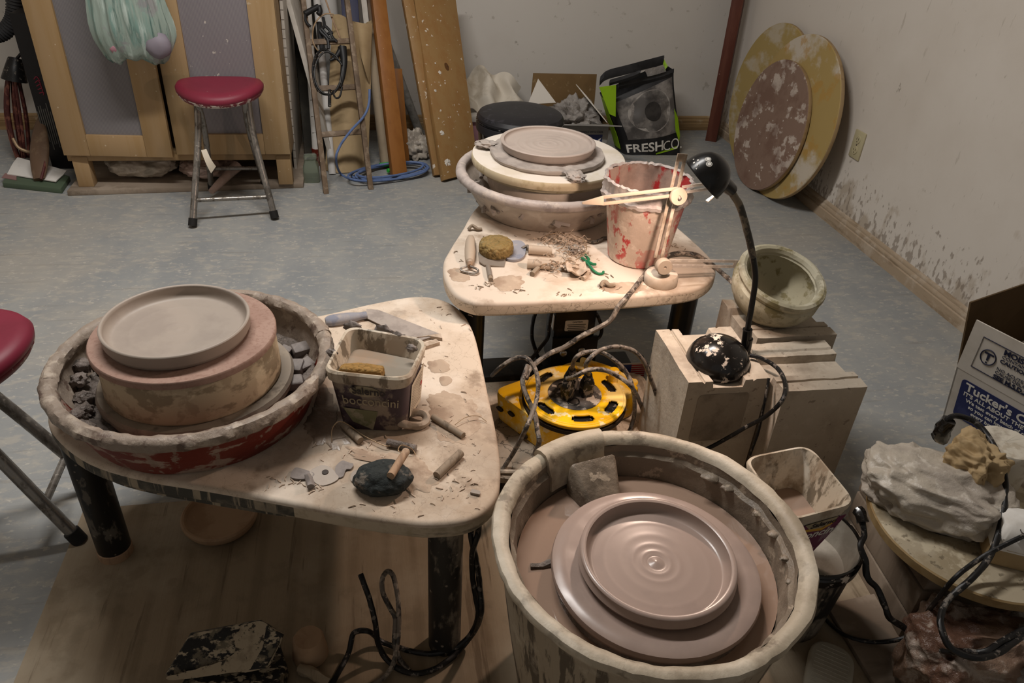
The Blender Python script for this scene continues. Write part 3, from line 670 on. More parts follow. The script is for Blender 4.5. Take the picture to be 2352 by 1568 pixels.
# cords hanging on the ladder
def onl(a, b, off=.012): return on_plane(a, b, LA+nL*off, nL)
t = thing('clamp', 'black plastic trigger clamp hanging on the ladder above the top rung', 'clamp', onl(730, 60))
mb = MB()
mb.tube([onl(700, 32), onl(715, 24), onl(732, 15)], .012, 10, 4); mb.tube([onl(732, 14), onl(735, 26), onl(731, 33)], .011, 10, 4); mb.build('jaw', 'clamp_black', t)
mb = MB(); mb.tube([onl(703, 30), onl(701, 42), onl(706, 54), onl(714, 61)], .0055, 8, 4); mb.build('trigger', 'clamp_black', t)
t = thing('clamp', 'black open framed clamp hanging behind the top rung of the ladder', 'clamp', onl(750, 80))
mb = MB()
for pts in ([(742, 40), (745, 60), (735, 70), (752, 90), (754, 112)], [(745, 58), (757, 70), (764, 86), (774, 96)], [(738, 66), (757, 88)], [(753, 78), (764, 74)], [(752, 92), (770, 92)]): mb.tube([onl(a, b, .002) for a, b in pts], .0065, 8, 4)
mb.build('clamp_frame', 'clamp_black', t)
mb = MB(); mb.tube([onl(733, 52, -.02), onl(736, 80, -.02), onl(741, 115, -.02)], .012, 8, 4); mb.build('handle', 'clamp_black', t)
cord('wire_loop', 'wire_brass', 'pale wire hoop hung over the top rung of the ladder', [onl(*p, .004) for p in [(767, 33), (748, 32), (732, 42), (721, 60), (718, 80), (719, 97), (727, 112), (738, 122)]], .0032, 'wire')
cord('stick', 'tool_wood', 'thin wooden stick crossing behind the top rung of the ladder', [onl(748, 0, -.02), onl(764, 45, -.02), onl(783, 92, -.02)], .0035, 'stick')
t = thing('cable_loop', 'black cable loop hung between the upper two rungs of the ladder', 'cable', onl(752, 165))
mb = MB(); mb.tube([onl(*p, .006) for p in [(790, 150), (770, 132), (748, 114), (735, 117), (724, 132), (719, 158), (722, 185), (731, 206), (745, 216), (764, 214), (778, 198), (785, 172), (788, 140), (784, 112)]], .0055, 8, 6); mb.build('outer_turn', 'cord_black', t)
mb = MB(); mb.tube([onl(*p, .012) for p in [(786, 150), (768, 126), (745, 120), (728, 140), (722, 170), (729, 198), (742, 213), (756, 217)]], .004, 8, 6); mb.build('inner_turn', 'cord_black', t)
mb = MB(); mb.tube([onl(786, 108, .0), onl(790, 140, .0), onl(787, 175, .0), onl(781, 200, .0)], lambda u: .019-.012*u, 10, 5); mb.tube([onl(786, 108, 0), onl(772, 130, 0), onl(758, 139, 0)], lambda u: .013-.008*u, 10, 5); mb.build('grip', 'clamp_black', t)
mb = MB(); mb.tube([onl(757, 206), onl(757, 245)], .007, 8, 1); mb.tube([onl(764, 208), onl(770, 224), onl(780, 222), onl(786, 200)], .004, 8, 5); mb.build('tail', 'cord_black', t)

# timber
lean('plank', 'pine_orange', 'orange brown plank leaning on the wall right of the ladder', (903, 413), (936, 409), (855, 0), (886, 0), 3.6, .045, 2.0)
lean('plank', 'pine_orange', 'short orange offcut standing directly behind the orange plank', (915, 378), (941, 376), (905, 190), (926, 190), 3.55, .02, 1.15)
o, q = lean('plank', 'pine', 'narrow pine board with a sawn edge beside the wide knotty board', (998, 410), (1017, 408), (925, 0), (949, 0), 3.62, .03, 2.0)
A, B, C, D, n = None, None, None, None, None
Af, Bf, Cf, Df = at(1020, 421, 0), at(1100, 400, 0), on_y(951, 0, 3.64), on_y(1046, 0, 3.64)
nn = (Bf-Af).cross(Cf-Af).normalized(); nn = nn if nn.y < 0 else -nn
Df = on_plane(1046, 0, Af, nn)
t = thing('plank', 'wide knotty pine board splashed with white leaning on the back wall', 'board', (Af+Bf)/2)
e_ = min(1.6, (YW-.045-Bf.y)/(max(Cf.y, Df.y)-Af.y)); C2, D2 = Af+(Cf-Af)*e_, Bf+(Df-Bf)*e_; k = -nn*.028; lf = Vector((0, 0, max(0, -k.z)))
mb = MB(); mb.hexa([p+lf for p in (Af, Bf, Bf+k, Af+k)], [p+lf for p in (C2, D2, D2+k, C2+k)], .002); mb.build('board', 'pine', t)
Rn = frame(Bf-Af, C2-Af)
if (Rn @ Vector((0, 0, 1))).y > 0: Rn = frame(Af-Bf, C2-Af)
for a, b, r in ((1026, 153, .014), (1060, 375, .010)):
    p = on_plane(a, b, Af+lf+nn*.0004, nn); mb = MB(); mb.lathe(p, [(0, .0010), (r*.6, .0010), (r, .0004), (r, 0)], 24, R=Rn @ Matrix.Diagonal((.75, 1.3, 1)), wob=.0012); mb.build('knot', 'pine_knot', t)
for i, (a, b, r) in enumerate(((1010, 166, .008), (1000, 208, .006), (1015, 305, .011), (1028, 373, .016), (1000, 145, .004), (1022, 185, .003))):
    p = on_plane(a, b, Af+lf+nn*.0004, nn); mb = MB(); mb.lathe(p, [(0, .0006), (r*.8, .0006), (r, 0)], 20, R=Rn, wob=r*.5, seed=i); mb.build('paint_splash', 'paint_splat', t)
mb = MB(); A, C = at(965, 316, 0), on_y(905, 148, 3.80); mb.tube([A+Vector((0, .015, .018)), A+(C-A)*1.35], .021, 20, 1); setp(mb.build('pipe', 'pipe_grey', loc=A), 'mottled grey pipe leaning in the gap between the planks', 'pipe')

# blue cable coiled on the floor
t = thing('cable_coil', 'blue network cable coiled on the floor behind the planks and ladder', 'cable', at(870, 395, 0))
mb = MB()
mb.tube([on_y(849, 205, 3.31), on_y(847, 240, 3.28), on_y(835, 268, 3.25), on_y(806, 300, 3.20), on_y(781, 335, 3.15), on_y(772, 365, 3.13), at(782, 398, .012), at(812, 413, .006), at(850, 413, .006), at(905, 407, .006)], .0052, 8, 8)
for k, (dx, dy, rr) in enumerate(((0, 0, 1), (4, 3, .93), (-3, 5, 1.05), (2, -4, .86))):
    mb.tube([at(895+dx+88*rr*math.cos(a)*1.0, 392+dy*.6+17*rr*math.sin(a)-10*math.cos(a), .006+.006*k+.008*(math.sin(a*2+k)+1)) for a in [2*PI*i/14 for i in range(15)]], .0052, 8, 6)
mb.build('cable', 'cord_blue', t)
for pts in ([(872, 379), (898, 376)], [(890, 392), (904, 389)]):
    mb = MB(); mb.tube([at(*p, .02) for p in pts], .0095, 10, 1); mb.build('tape_tie', 'green_tape', t)
p = at(955, 372, 0); mb = MB(); mb.blob((p.x, p.y+.06, .055), (.075, .05, .075), 5, .5, 2.4, 14, flat=-.054); setp(mb.build('plastic_bag', 'bag_cloudy', loc=(p.x, p.y+.06, 0), sharp=70), 'crumpled white plastic bag on the floor between the orange plank and the grey pipe', 'bag')
# glass jar
c = at(716, 424, 0)+Vector((0, .05, 0)); t = thing('glass_jar', 'small square clear glass jar on the floor left of the ladder foot', 'jar', c)
o4 = [(-.033, -.033), (.033, -.033), (.033, .033), (-.033, .033)]
def sq(s, z): return [(c.x+x*s, c.y+y*s, z) for x, y in rpoly(o4, .012)]
mb = MB(); mb.loft([sq(1, .001), sq(1, .06), sq(.92, .075), sq(.75, .085), sq(.75, .10)], True, False); mb.loft([sq(.9, .006), sq(.9, .06), sq(.82, .073), sq(.68, .085), sq(.68, .10)], True, False); mb.build('jar', 'glass_jar', t)
mb = MB(); mb.slab([(c.x+x*.82, c.y+y*.82) for x, y in rpoly(o4, .02)], .098, .112, .003); mb.build('lid', 'glass_jar', t)

# ------------------------------------------------------------------ dark corner left of the wardrobe
t = thing('hose', 'grey ribbed vacuum hose looping down at the top left beside the wardrobe', 'hose', on_y(20, 60, 3.6)-Vector((0, 0, .1)))
pts = [on_y(-60, 75, 3.6), on_y(-25, 82, 3.6), on_y(8, 74, 3.6), on_y(30, 45, 3.6), on_y(34, 5, 3.6), on_y(30, -60, 3.6), on_y(10, -200, 3.65)]
mb = MB(); mb.tube(pts, lambda u: .030+.0032*math.sin(u*230), 14, 30); mb.build('hose_tube', 'hose_grey', t)
t = thing('cable_bundle', 'long hanging bundle of dark red wires in the corner left of the wardrobe', 'cable', on_y(40, 160, 3.55)-Vector((0, 0, .3)))
mb = MB()
for i in range(16):
    dx, dyy = random.uniform(-20, 20), random.uniform(-.03, .03)
    mb.tube([on_y(35+dx*.25, 142, 3.55+dyy*.2), on_y(30+dx*.8, 190, 3.53+dyy), on_y(36+dx*1.25, 260, 3.52+dyy), on_y(45+dx*1.1, 320, 3.5+dyy), on_y(52+dx*.7, 362, 3.48+dyy*.3)], .0062, 7, 5)
mb.build('wires', 'wire_red', t)
mb = MB(); mb.tube([on_y(36, 135, 3.55), on_y(34, 160, 3.53), on_y(33, 185, 3.52)], lambda u: .028+.02*u, 12, 4); mb.tube([on_y(36, 138, 3.55), on_y(50, 122, 3.56), on_y(62, 116, 3.57)], .006, 8, 4); mb.build('wrap', 'cord_black', t)
mb = MB(); mb.tube([on_y(30, 318, 3.47), on_y(42, 338, 3.45), on_y(60, 347, 3.45), on_y(72, 350, 3.46)], .007, 8, 4); mb.build('loose_wire', 'wire_brass', t)
# black printed carton
A, B = at(92, 398, 0), at(168, 385, 0)
t = thing('carton', 'tall black printed carton standing in the shadow left of the wardrobe', 'box', (A+B)/2)
mb = MB(); A = at(118, 388, 0); A.x += .060; hh = .62
mb.hexa([(A.x-.055, A.y, 0), (A.x+.075, A.y, 0), (A.x+.075, A.y+.12, 0), (A.x-.055, A.y+.12, 0)], [(A.x-.055, A.y, hh), (A.x+.075, A.y, hh), (A.x+.075, A.y+.12, hh), (A.x-.055, A.y+.12, hh)], .004); mb.build('carton_body', 'black_box', t)
mb = MB(); p = on_y(95, 195, A.y)
for i in range(5): mb.tube([on_y(78+i*3, 182+i*8, A.y-.001), on_y(84+i*4, 176+i*9, A.y-.001), on_y(92+i*2, 186+i*8, A.y-.001)], .0022, 6, 4)
mb.build('red_print', 'print_red', t)
mb = MB()
for i in range(9): mb.box((A.x-.05+i*.008, A.y-.0006, .17+.012*(i % 3)), (.0035, .001, .15+.02*(i % 2)))
mb.build('grey_print', 'print_grey', t)
# papers
t = thing('paper_stack', 'white papers on a green folder lying on the floor left of the wardrobe', 'papers', at(75, 415, 0))
P4 = [at(5, 420, .02), at(140, 434, .02), at(160, 405, .02), at(40, 370, .02)]
mb = MB(); mb.hexa([(p.x, p.y, 0.0) for p in P4], [(p.x, p.y, .022) for p in P4], .002); mb.build('folder', 'folder_green', t)
P5 = [at(16, 398, .03), at(128, 417, .03), at(153, 392, .03), at(40, 360, .03)]
def pf(u, v): p = P5[0].lerp(P5[1], u).lerp(P5[3].lerp(P5[2], u), v); return (p.x, p.y, .0265+.004*math.sin(u*9+v*2)*math.sin(PI*v)+.003*u)
mb = MB(); mb.sheet(pf, 18, 8, .004); mb.build('paper_sheets', 'paper_white', t)
mb = MB(); q = [at(4, 408, .023), at(38, 414, .023), at(38, 404, .023), at(12, 398, .023)]; mb.hexa([(p.x, p.y, .022) for p in q], [(p.x, p.y, .0245) for p in q]); mb.build('printed_corner', 'folder_pink', t)
# wooden paddle
A, C = at(90, 412, .032), on_y(92, 272, 3.42)
t = thing('wooden_paddle', 'brown wooden paddle standing tip down on the white papers', 'paddle', A)
ax = (C-A); Rp = frame(ax.cross(Vector((0, 1, 0))), ax)
mb = MB(); rings = []
for i in range(14):
    u = i/13; ww = .008+.030*math.sin(PI*min(1, .10+u*.9))**.7; dd = .010+.006*math.sin(PI*u)
    rings.append([A+ax*u+Rp @ Vector((ww*math.cos(a), 0, dd*math.sin(a))) for a in [2*PI*k/20 for k in range(20)]])
mb.loft(rings); mb.build('blade', 'tool_brown', t)
mb = MB(); mb.tube([A+Vector((.012, -.012, .004)), A+ax*.2+Vector((.022, -.014, 0)), A+ax*.32+Vector((.024, -.012, 0))], .006, 8, 4); mb.build('worn_edge', 'wire_red', t)

# ------------------------------------------------------------------ the stuff behind the far wheel
# low stool with black cushion
oc = Vector((.612, 3.03, 0)); t = thing('padded_stool', 'low round black padded stool behind the far pottery wheel', 'stool', oc)
mb = MB(); mb.lathe(oc, [(.150, 0), (.160, .004), (.168, .22), (.172, .285)], 72); mb.lathe(oc, [(0, .004), (.15, .002)], 72); mb.build('drum', 'vinyl_black_gloss', t)
mb = MB(); mb.lathe(oc, [(.172, .283), (.180, .288), (.182, .300), (.180, .318), (.174, .324), (.178, .328), (.179, .338), (.170, .352), (.14, .362), (.08, .367), (0, .368)], 80); mb.build('cushion', 'vinyl_black', t)
mb = MB(); mb.lathe(oc, [(.1775, .3225), (.1815, .3245), (.1775, .3265)], 80); mb.build('piping', 'vinyl_black_gloss', t)
# crumpled cloth on a carton
bx = on_y(1135, 262, 3.74)
t = thing('carton', 'pale carton behind the padded stool under the stiff crumpled cloth', 'box', (.58, 3.78, 0))
mb = MB(); mb.box((.58, 3.78, .06), (.30, .2, .12), bev=.002); mb.build('carton_body', 'bag_content_pink', t)
mb = MB(); mb.box((.58, 3.77, .135), (.33, .22, .03), bev=.003); mb.build('carton_lid', 'box_white', t)
c0, c1 = on_y(1078, 182, 3.82), on_y(1190, 200, 3.82)
def cf(u, v):
    x = .455+.30*u; y = 3.70+.13*v
    z = .155+(.19*v**.8)*(1-.35*abs(u-.42)*2)+.028*math.sin(u*15+v*2.5)*(1-.3*v)+.02*noise.noise(Vector((u*4, v*3, 2)))
    return (x+.012*math.sin(v*9+u*5), y-.02*math.sin(u*15+1), z)
mb = MB(); mb.sheet(cf, 44, 24, .003); setp(mb.build('crumpled_cloth', 'cloth_paper', loc=(.6, 3.76, .15)), 'stiff crumpled off-white cloth propped on a carton against the back wall', 'cloth')
# open carton with a blue label
X0, X1, Y0, Y1, HB = .80, 1.10, 3.36, 3.64, .205
t = thing('carton', 'open brown carton holding clear plastic bags beside the black shopping bag', 'box', ((X0+X1)/2, (Y0+Y1)/2, 0))
mb = MB(); th = .004
for (c, s) in ((((X0+X1)/2, Y1, HB/2), (X1-X0, th, HB)), ((X0, (Y0+Y1)/2, HB/2), (th, Y1-Y0, HB)), ((X1, (Y0+Y1)/2, HB/2), (th, Y1-Y0, HB)), (((X0+X1)/2, (Y0+Y1)/2, .003), (X1-X0, Y1-Y0, th))): mb.box(c, s)
mb.build('carton_walls', 'box_kraft', t)
mb = MB(); mb.box(((X0+X1)/2, Y0, HB/2), (X1-X0, th, HB)); mb.build('printed_front', 'box_grey', t)
mb = MB(); mb.hexa([(X0-.02, Y1+.002, HB), (X1+.005, Y1+.002, HB), (X1+.005, Y1+.007, HB), (X0-.02, Y1+.007, HB)], [(X0-.005, Y1+.05, HB+.145), (X1+.015, Y1+.05, HB+.145), (X1+.015, Y1+.055, HB+.145), (X0-.005, Y1+.055, HB+.145)], .001); mb.build('back_flap', 'box_kraft', t)
def tri(name, m, a, b, c, th=.004):
    n = (Vector(b)-Vector(a)).cross(Vector(c)-Vector(a)).normalized()*th; A = [Vector(a), Vector(b), Vector(c)]
    mb = MB(); mb.loft([A, [p+n for p in A]]); return mb.build(name, m, t)
tri('side_flap', 'box_white', on_y(1212, 240, 3.44), on_y(1277, 236, 3.42), on_y(1236, 181, 3.48))
P = on_y(1327, 199, 3.56); mb = MB(); mb.hexa([(X1-.003, Y0+.03, HB), (X1+.002, Y0+.03, HB), (X1+.002, Y1-.03, HB), (X1-.003, Y1-.03, HB)], [(X1-.10, Y0+.10, HB+.10), (X1-.094, Y0+.10, HB+.104), (P.x+.004, Y1-.04, P.z), (P.x, Y1-.04, P.z)]); mb.build('side_flap', 'box_white', t)
mb = MB(); mb.hexa([(X0+.02, Y0-.002, HB-.002), (X1, Y0-.002, HB-.002), (X1, Y0+.002, HB-.002), (X0+.02, Y0+.002, HB-.002)], [(X0+.02, Y0-.05, HB+.012), (X1+.045, Y0-.06, HB+.008), (X1+.045, Y0-.058, HB+.012), (X0+.02, Y0-.048, HB+.016)]); mb.build('front_flap', 'box_grey', t)
mb = MB(); mb.box(((X0+X1)/2, Y0-.0025, .09), (X1-X0-.05, .001, .135)); mb.build('label_panel', 'box_blue', t)
text("CAUTION: HANDLE WITH CARE", 'ink_navy', t, (X0+.10, Y0-.004, .166), (1, 0, 0), (0, 0, 1), .012)
mb = MB(); ex_, ez_ = Vector((1, 0, 0)), Vector((0, 0, 1)); O = Vector((X1-.085, Y0-.004, .075))
eag = [(0, .02), (.012, .030), (-.012, .066), (.014, .050), (.022, .058), (.030, .050), (.056, .070), (.040, .036), (.028, .026), (.032, .008), (.020, .002), (.010, .008)]
mb.loft([[O+ex_*a+ez_*b for a, b in eag], [O+ex_*a+ez_*b+Vector((0, -.0006, 0)) for a, b in eag]])
mb.tube([O+ex_*a+ez_*b for a, b in ((-.004, .008), (.006, -.006), (.024, -.008), (.038, .0))], .0016, 6, 5); mb.build('bird_emblem', 'ink_white', t)
text("Cl", 'ink_white', t, (X1-.165, Y0-.004, .088), (1, 0, 0), (0, 0, 1), .05, off=.001)
for i in range(3): mb = MB(); mb.box((X1-.055, Y0-.0035, .058-.011*i), (.05-.008*i, .0008, .003)); mb.build('small_print', 'ink_white', t)
mb = MB(); mb.blob(((X0+X1)/2+.02, (Y0+Y1)/2, .185), (.11, .10, .085), 5, .5, 3.2, 4);
o = mb.build('plastic_bag', 'clear_bag', loc=((X0+X1)/2, (Y0+Y1)/2, .10), sharp=70); setp(o, 'crumpled clear plastic bag bulging out of the open brown carton', 'bag')
mb = MB(); mb.box(((X0+X1)/2, (Y0+Y1)/2, .06), (.24, .22, .10), bev=.02); o = mb.build('plastic_bag', 'bag_cloudy', loc=((X0+X1)/2, (Y0+Y1)/2, .01)); setp(o, 'cloudy white plastic bag at the bottom of the open brown carton', 'bag')

# black and green shopping bag
BY = 3.53
A, B = at(1432, 346, 0), at(1562, 352, 0)
bl, br = Vector((A.x-.01, BY, 0)), Vector((on_y(1560, 350, BY).x, BY-.01, 0))
tl, tr = on_y(1396, 232, BY+.06), on_y(1548, 160, BY+.06)
t = thing('shopping_bag', 'black and lime green reusable shopping bag printed with a photo against the back wall', 'bag', (bl+br)/2)
def front(u, v):
    p = bl.lerp(br, u).lerp(tl.lerp(tr, u), v); bul = math.sin(PI*u)*math.sin(PI*min(1, v*.9+.05))
    return p+Vector((.006*math.sin(v*6), -.045*bul-.010*noise.noise(Vector((u*4, v*5, 3))), 0))
dep = .17
mb = MB(); rows = []
for j in range(27):
    v = j/26; r = [front(i/20, v) for i in range(21)]
    e, s0 = r[-1], r[0]
    back = [Vector((q.x, q.y+dep+2*(bl.y-q.y)*0-.02*v, q.z+(.05*v if 0 else 0))) for q in (bl.lerp(br, i/20).lerp(tl.lerp(tr, i/20), v) for i in range(20, -1, -1))]
    side_r = [e.lerp(back[0], k/6)+Vector((-.02*math.sin(PI*k/6)*v+.015*math.sin(PI*k/6), 0, 0)) for k in range(1, 6)]
    side_l = [back[-1].lerp(s0, k/6)+Vector((.02*math.sin(PI*k/6)*v-.02*math.sin(PI*k/6), 0, 0)) for k in range(1, 6)]
    rows.append(r+side_r+back+side_l)
mb.loft(rows, True, False)
mb.build('bag_body', 'tote_black', t, sharp=60)
def onbag(name, m, u0, u1, v0, v1, off, nu=18, nv=18):
    mb = MB(); mb.sheet(lambda u, v: front(u0+(u1-u0)*u, v0+(v1-v0)*v)+Vector((0, -off, 0)), nu, nv, .0012); return mb.build(name, m, t)
onbag('photo_print', 'tote_photo', .10, .97, .28, .93, .0015)
# ring shaped loaf in the printed picture
mb = MB(); rr = [front(.56+.34*math.cos(a), .64+.27*math.sin(a))+Vector((0, -.0026, 0)) for a in [2*PI*k/40 for k in range(40)]]; mb.loft([rr, [p+Vector((0, -.0008, 0)) for p in rr]]); mb.build('photo_print', 'tote_photo_light', t)
mb = MB(); rr = []
for k in range(40):
    a = 2*PI*k/40; rr.append(front(.60+.13*math.cos(a), .64+.12*math.sin(a))+Vector((0, -.0038, 0)))
mb.loft([rr, [p+Vector((0, -.001, 0)) for p in rr]]); mb.build('photo_print', 'tote_photo_hole', t)
p0, p1 = front(.06, .07), front(.97, .07)
wrp = lambda u0, v0: (lambda x, y, z: front(u0+x/.34, v0+y/.40+.16*x)+Vector((0, -.0035-z, 0)))
text("FRESH", 'ink_white', t, warp=wrp(.03, .05), size=.082, off=.0016)
text("CO.", 'ink_white', t, warp=wrp(.672, .07), size=.078, off=-.0004, squeeze=.92)
mb = MB(); mb.hexa([front(.55, .015)+Vector((0, -.004, 0)), front(.95, .085)+Vector((0, -.004, 0)), front(.95, .085)+Vector((0, -.002, 0)), front(.55, .015)+Vector((0, -.002, 0))], [front(.55, .035)+Vector((0, -.004, 0)), front(.95, .115)+Vector((0, -.004, 0)), front(.95, .115)+Vector((0, -.002, 0)), front(.55, .035)+Vector((0, -.002, 0))]); mb.build('green_stripe', 'tote_green', t)
# green gussets
mb = MB()
mb.sheet(lambda u, v: rows[int(2+23*v)][-5+int(round(4*u))]+Vector((-.003, -.004, 0)), 4, 20, .0015); mb.build('left_gusset', 'tote_green', t)
g0 = [front(0.02, .35), front(.02, .97)]
q = [on_y(1376, 200, BY-.01), on_y(1415, 195, BY-.012), on_y(1414, 268, BY-.02), on_y(1400, 262, BY-.02)]
mb = MB(); mb.sheet(lambda u, v: q[0].lerp(q[1], u).lerp(q[3].lerp(q[2], u), v), 4, 6, .002); mb.build('left_gusset', 'tote_green', t)
mb = MB(); q2 = [on_y(1549, 250, BY-.005), on_y(1557, 270, BY), on_y(1562, 310, BY), on_y(1560, 325, BY-.01), on_y(1552, 300, BY-.01)]
mb.loft([q2, [p+Vector((0, .004, 0)) for p in q2]]); mb.build('right_gusset', 'tote_green', t)
# folded black lip and handles
for nm, pts, w_ in (('handle', [(1378, 186), (1395, 172), (1440, 160), (1485, 148), (1524, 138)], .022), ('handle', [(1400, 190), (1440, 178), (1470, 165), (1465, 150)], .014), ('top_lip', [(1420, 198), (1465, 188), (1510, 178), (1547, 165)], .016)):
    P = [on_y(a, b, BY+(.0 if nm == 'handle' else .05)) for a, b in pts]; S = spline(P, 6); mb = MB()
    mb.loft([[p+Vector((0, 0, -w_)), p+Vector((0, -.006, 0)), p+Vector((0, 0, w_)), p+Vector((0, .006, 0))] for p in S]); mb.build(nm, 'tote_black', t)
q = [on_y(1512, 140, BY+.12), on_y(1526, 137, BY+.12), on_y(1534, 152, BY+.10), on_y(1524, 165, BY+.10)]
mb = MB(); mb.loft([q, [p+Vector((0, .003, 0)) for p in q]]); mb.build('right_gusset', 'tote_green', t)
q = [on_y(1480, 158, BY+.10), on_y(1520, 145, BY+.11), on_y(1530, 168, BY+.10), on_y(1490, 182, BY+.09)]
mb = MB(); mb.sheet(lambda u, v: q[0].lerp(q[1], u).lerp(q[3].lerp(q[2], u), v)+Vector((0, 0, .01*math.sin(u*7))), 10, 6, .003); o = mb.build('plastic_bag', 'clear_bag', loc=q[3]-Vector((0, 0, .03))); setp(o, 'clear plastic sheet poking out of the top of the black shopping bag', 'bag')

# brown timber in the corner
mb = MB(); A, C = Vector((1.818, 3.76, 0)), Vector((1.852, 3.862, 1.5)); e = Vector((.026, -.012, 0)); k = Vector((.020, .034, 0))
mb.hexa([A-e-k, A+e-k, A+e+k, A-e+k], [C-e-k, C+e-k, C+e+k, C-e+k], .002)
setp(mb.build('plank', 'brown_plank', loc=A), 'dark reddish brown timber leaning into the corner behind the round boards', 'board')
# round boards leaning on the right wall
def round_board(label, x0, x1, h, cy, r, th, m, back):
    e2 = Vector((x1-x0, 0, h)).normalized(); e1 = Vector((0, -1, 0)); n = e1.cross(e2)      # n points into the room
    if n.x > 0: n = -n
    R = Matrix((e1, e2, n)).transposed()
    if R.determinant() < 0: R = Matrix((-e1, e2, n)).transposed()
    c = Vector((x0, cy, 0))+e2*r
    t = thing('round_board', label, 'board', Vector((x0, cy, 0)), 'round boards leaning on the right wall')
    mb = MB(); mb.lathe(c, [(0, 0), (r-.002, 0), (r, -.003)], 96, R=R); mb.build('face', m, t)
    mb = MB(); mb.lathe(c, [(r, -.003), (r, -th+.003), (r-.002, -th), (0, -th)], 96, R=R); mb.build('edge', 'bat_side', t)
    return c
round_board('yellow round board farthest back, peeking out above and behind the others', 1.79, 1.862, .72, 3.30, .338, .018, 'bat_yellow', 0)
round_board('large round board in yellow and smeared white, middle one of the three', 1.745, 1.838, .72, 3.01, .344, .020, 'bat_yellow_white', 0)
round_board('smaller brown round board in front, flecked with white clay', 1.712, 1.806, .62, 3.10, .283, .020, 'bat_brown', 0)

# ------------------------------------------------------------------ stools
def stool(label, c, group, legs, bars):
    c = Vector(c); t = thing('stool', label, 'stool', c, group)
    h = .455
    mb = MB(); prof = [(0, h+.020), (.06, h+.0225), (.10, h+.025), (.128, h+.024), (.145, h+.017), (.153, h+.004), (.152, h-.006), (.145, h-.014), (.13, h-.018), (0, h-.018)]
    mb.lathe(c, prof, 72)
    mb.each(lambda v: Vector((c.x+(v.x-c.x)*1.0, v.y, v.z+.020*((v.x-c.x)/.15)**2-.006)))
    mb.build('seat', 'vinyl_red', t, sharp=60)
    mb = MB(); mb.lathe(c, [(.149, h-.004), (.151, h-.010), (.143, h-.022), (.10, h-.024), (0, h-.024)], 72)
    mb.each(lambda v: Vector((v.x, v.y, v.z+.016*((v.x-c.x)/.15)**2-.004))); mb.build('seat_trim', 'vinyl_trim', t, sharp=60)
    # bent tube legs that cross like an X under the seat
    for (tx, ty), (fx, fy), r in legs:
        top = Vector((c.x+tx, c.y+ty, h-.016)); foot = Vector((c.x+fx, c.y+fy, .022)); mid = top.lerp(foot, .45)+Vector((-.010*(1 if tx > 0 else -1), 0, 0))
        mb = MB(); mb.tube([top, top.lerp(mid, .5)+Vector((-.004*(1 if tx > 0 else -1), 0, 0)), mid, mid.lerp(foot, .5), foot], r, 14, 5); lg = mb.build('leg', 'chrome_old', t)
        mb = MB(); d = (foot-mid).normalized(); mb.tube([foot-d*.012, foot+d*.017], r*1.28, 14, 1); mb.each(lambda v: Vector((v.x, v.y, max(v.z, .001)))); mb.build('rubber_foot', 'rubber', lg)
    for a, b, r in bars:
        mb = MB(); mb.tube([c+Vector(a), c+Vector(b)], r, 12, 1); mb.build('stretcher', 'chrome_old', t)
    return t
st = stool('red padded stool with chrome legs in front of the wardrobe, paper tag on a leg', (-.527, 2.95, 0), 'red padded stools',
    (((-.090, .02), (-.137, -.185), .0125), ((-.084, -.03), (-.123, .165), .0115), ((.088, .02), (.150, -.128), .0125), ((.084, -.03), (.085, .19), .0115)),
    (((-.129, -.151, .092), (.139, -.103, .082), .0085), ((-.114, .13, .11), (.082, .157, .10), .0078)))
st2 = stool('red padded stool cut off by the left edge, beside the near left wheel', (-.762, 1.24, 0), 'red padded stools',
    (((-.095, .03), (.128, -.030), .0125), ((-.09, .10), (.125, .135), .0125), ((.09, -.04), (-.17, -.05), .0115), ((.09, .08), (-.17, .13), .0115)),
    (((.086, -.008, .10), (.083, .140, .10), .008), ((-.13, -.05, .10), (-.13, .12, .10), .008)))
# paper tag belongs to the first stool only
A = on_y(460, 342, 2.83)
mb = MB(); q = [on_y(462, 345, 2.80), on_y(474, 342, 2.80), on_y(496, 382, 2.775), on_y(485, 398, 2.775)]
mb.sheet(lambda u, v: q[0].lerp(q[1], u).lerp(q[3].lerp(q[2], u), v)+Vector((0, -.010*math.sin(PI*v), 0)), 4, 12, .001); mb.build('paper_tag', 'tag_paper', st)

# ------------------------------------------------------------------ pottery wheel tables
def table_outline(pts, z, n=5):
    return ccw([(p.x, p.y) for p in spline([at(a, b, z) for a, b in pts], n, True)])
def tabletop(w, poly, z, th, mtop, medge):
    mb = MB(); mb.slab(poly, z-th, z, .009, 4)
    top = MB(); bot = MB()
    o = mb.build('tabletop', [mtop, medge], w)
    me = o.data
    me.materials.append(MATS['table_apron'])
    for p in me.polygons:
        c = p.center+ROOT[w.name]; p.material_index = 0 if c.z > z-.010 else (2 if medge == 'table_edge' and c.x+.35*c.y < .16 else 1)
    return o
def leg(w, x, y, z, r, m, z0=0.0, foot=None):
    mb = MB(); mb.lathe((x, y, 0), [(0, z0), (r*.97, z0), (r, z0+.004), (r, z)], 28); o = mb.build('leg', m, w)
    if foot: MB().lathe((x, y, 0), [(0, z0-.0), (r*1.04, z0), (r*1.05, z0+.018), (r, z0+.02)], 28).build('foot_cap', foot, o)
    return o

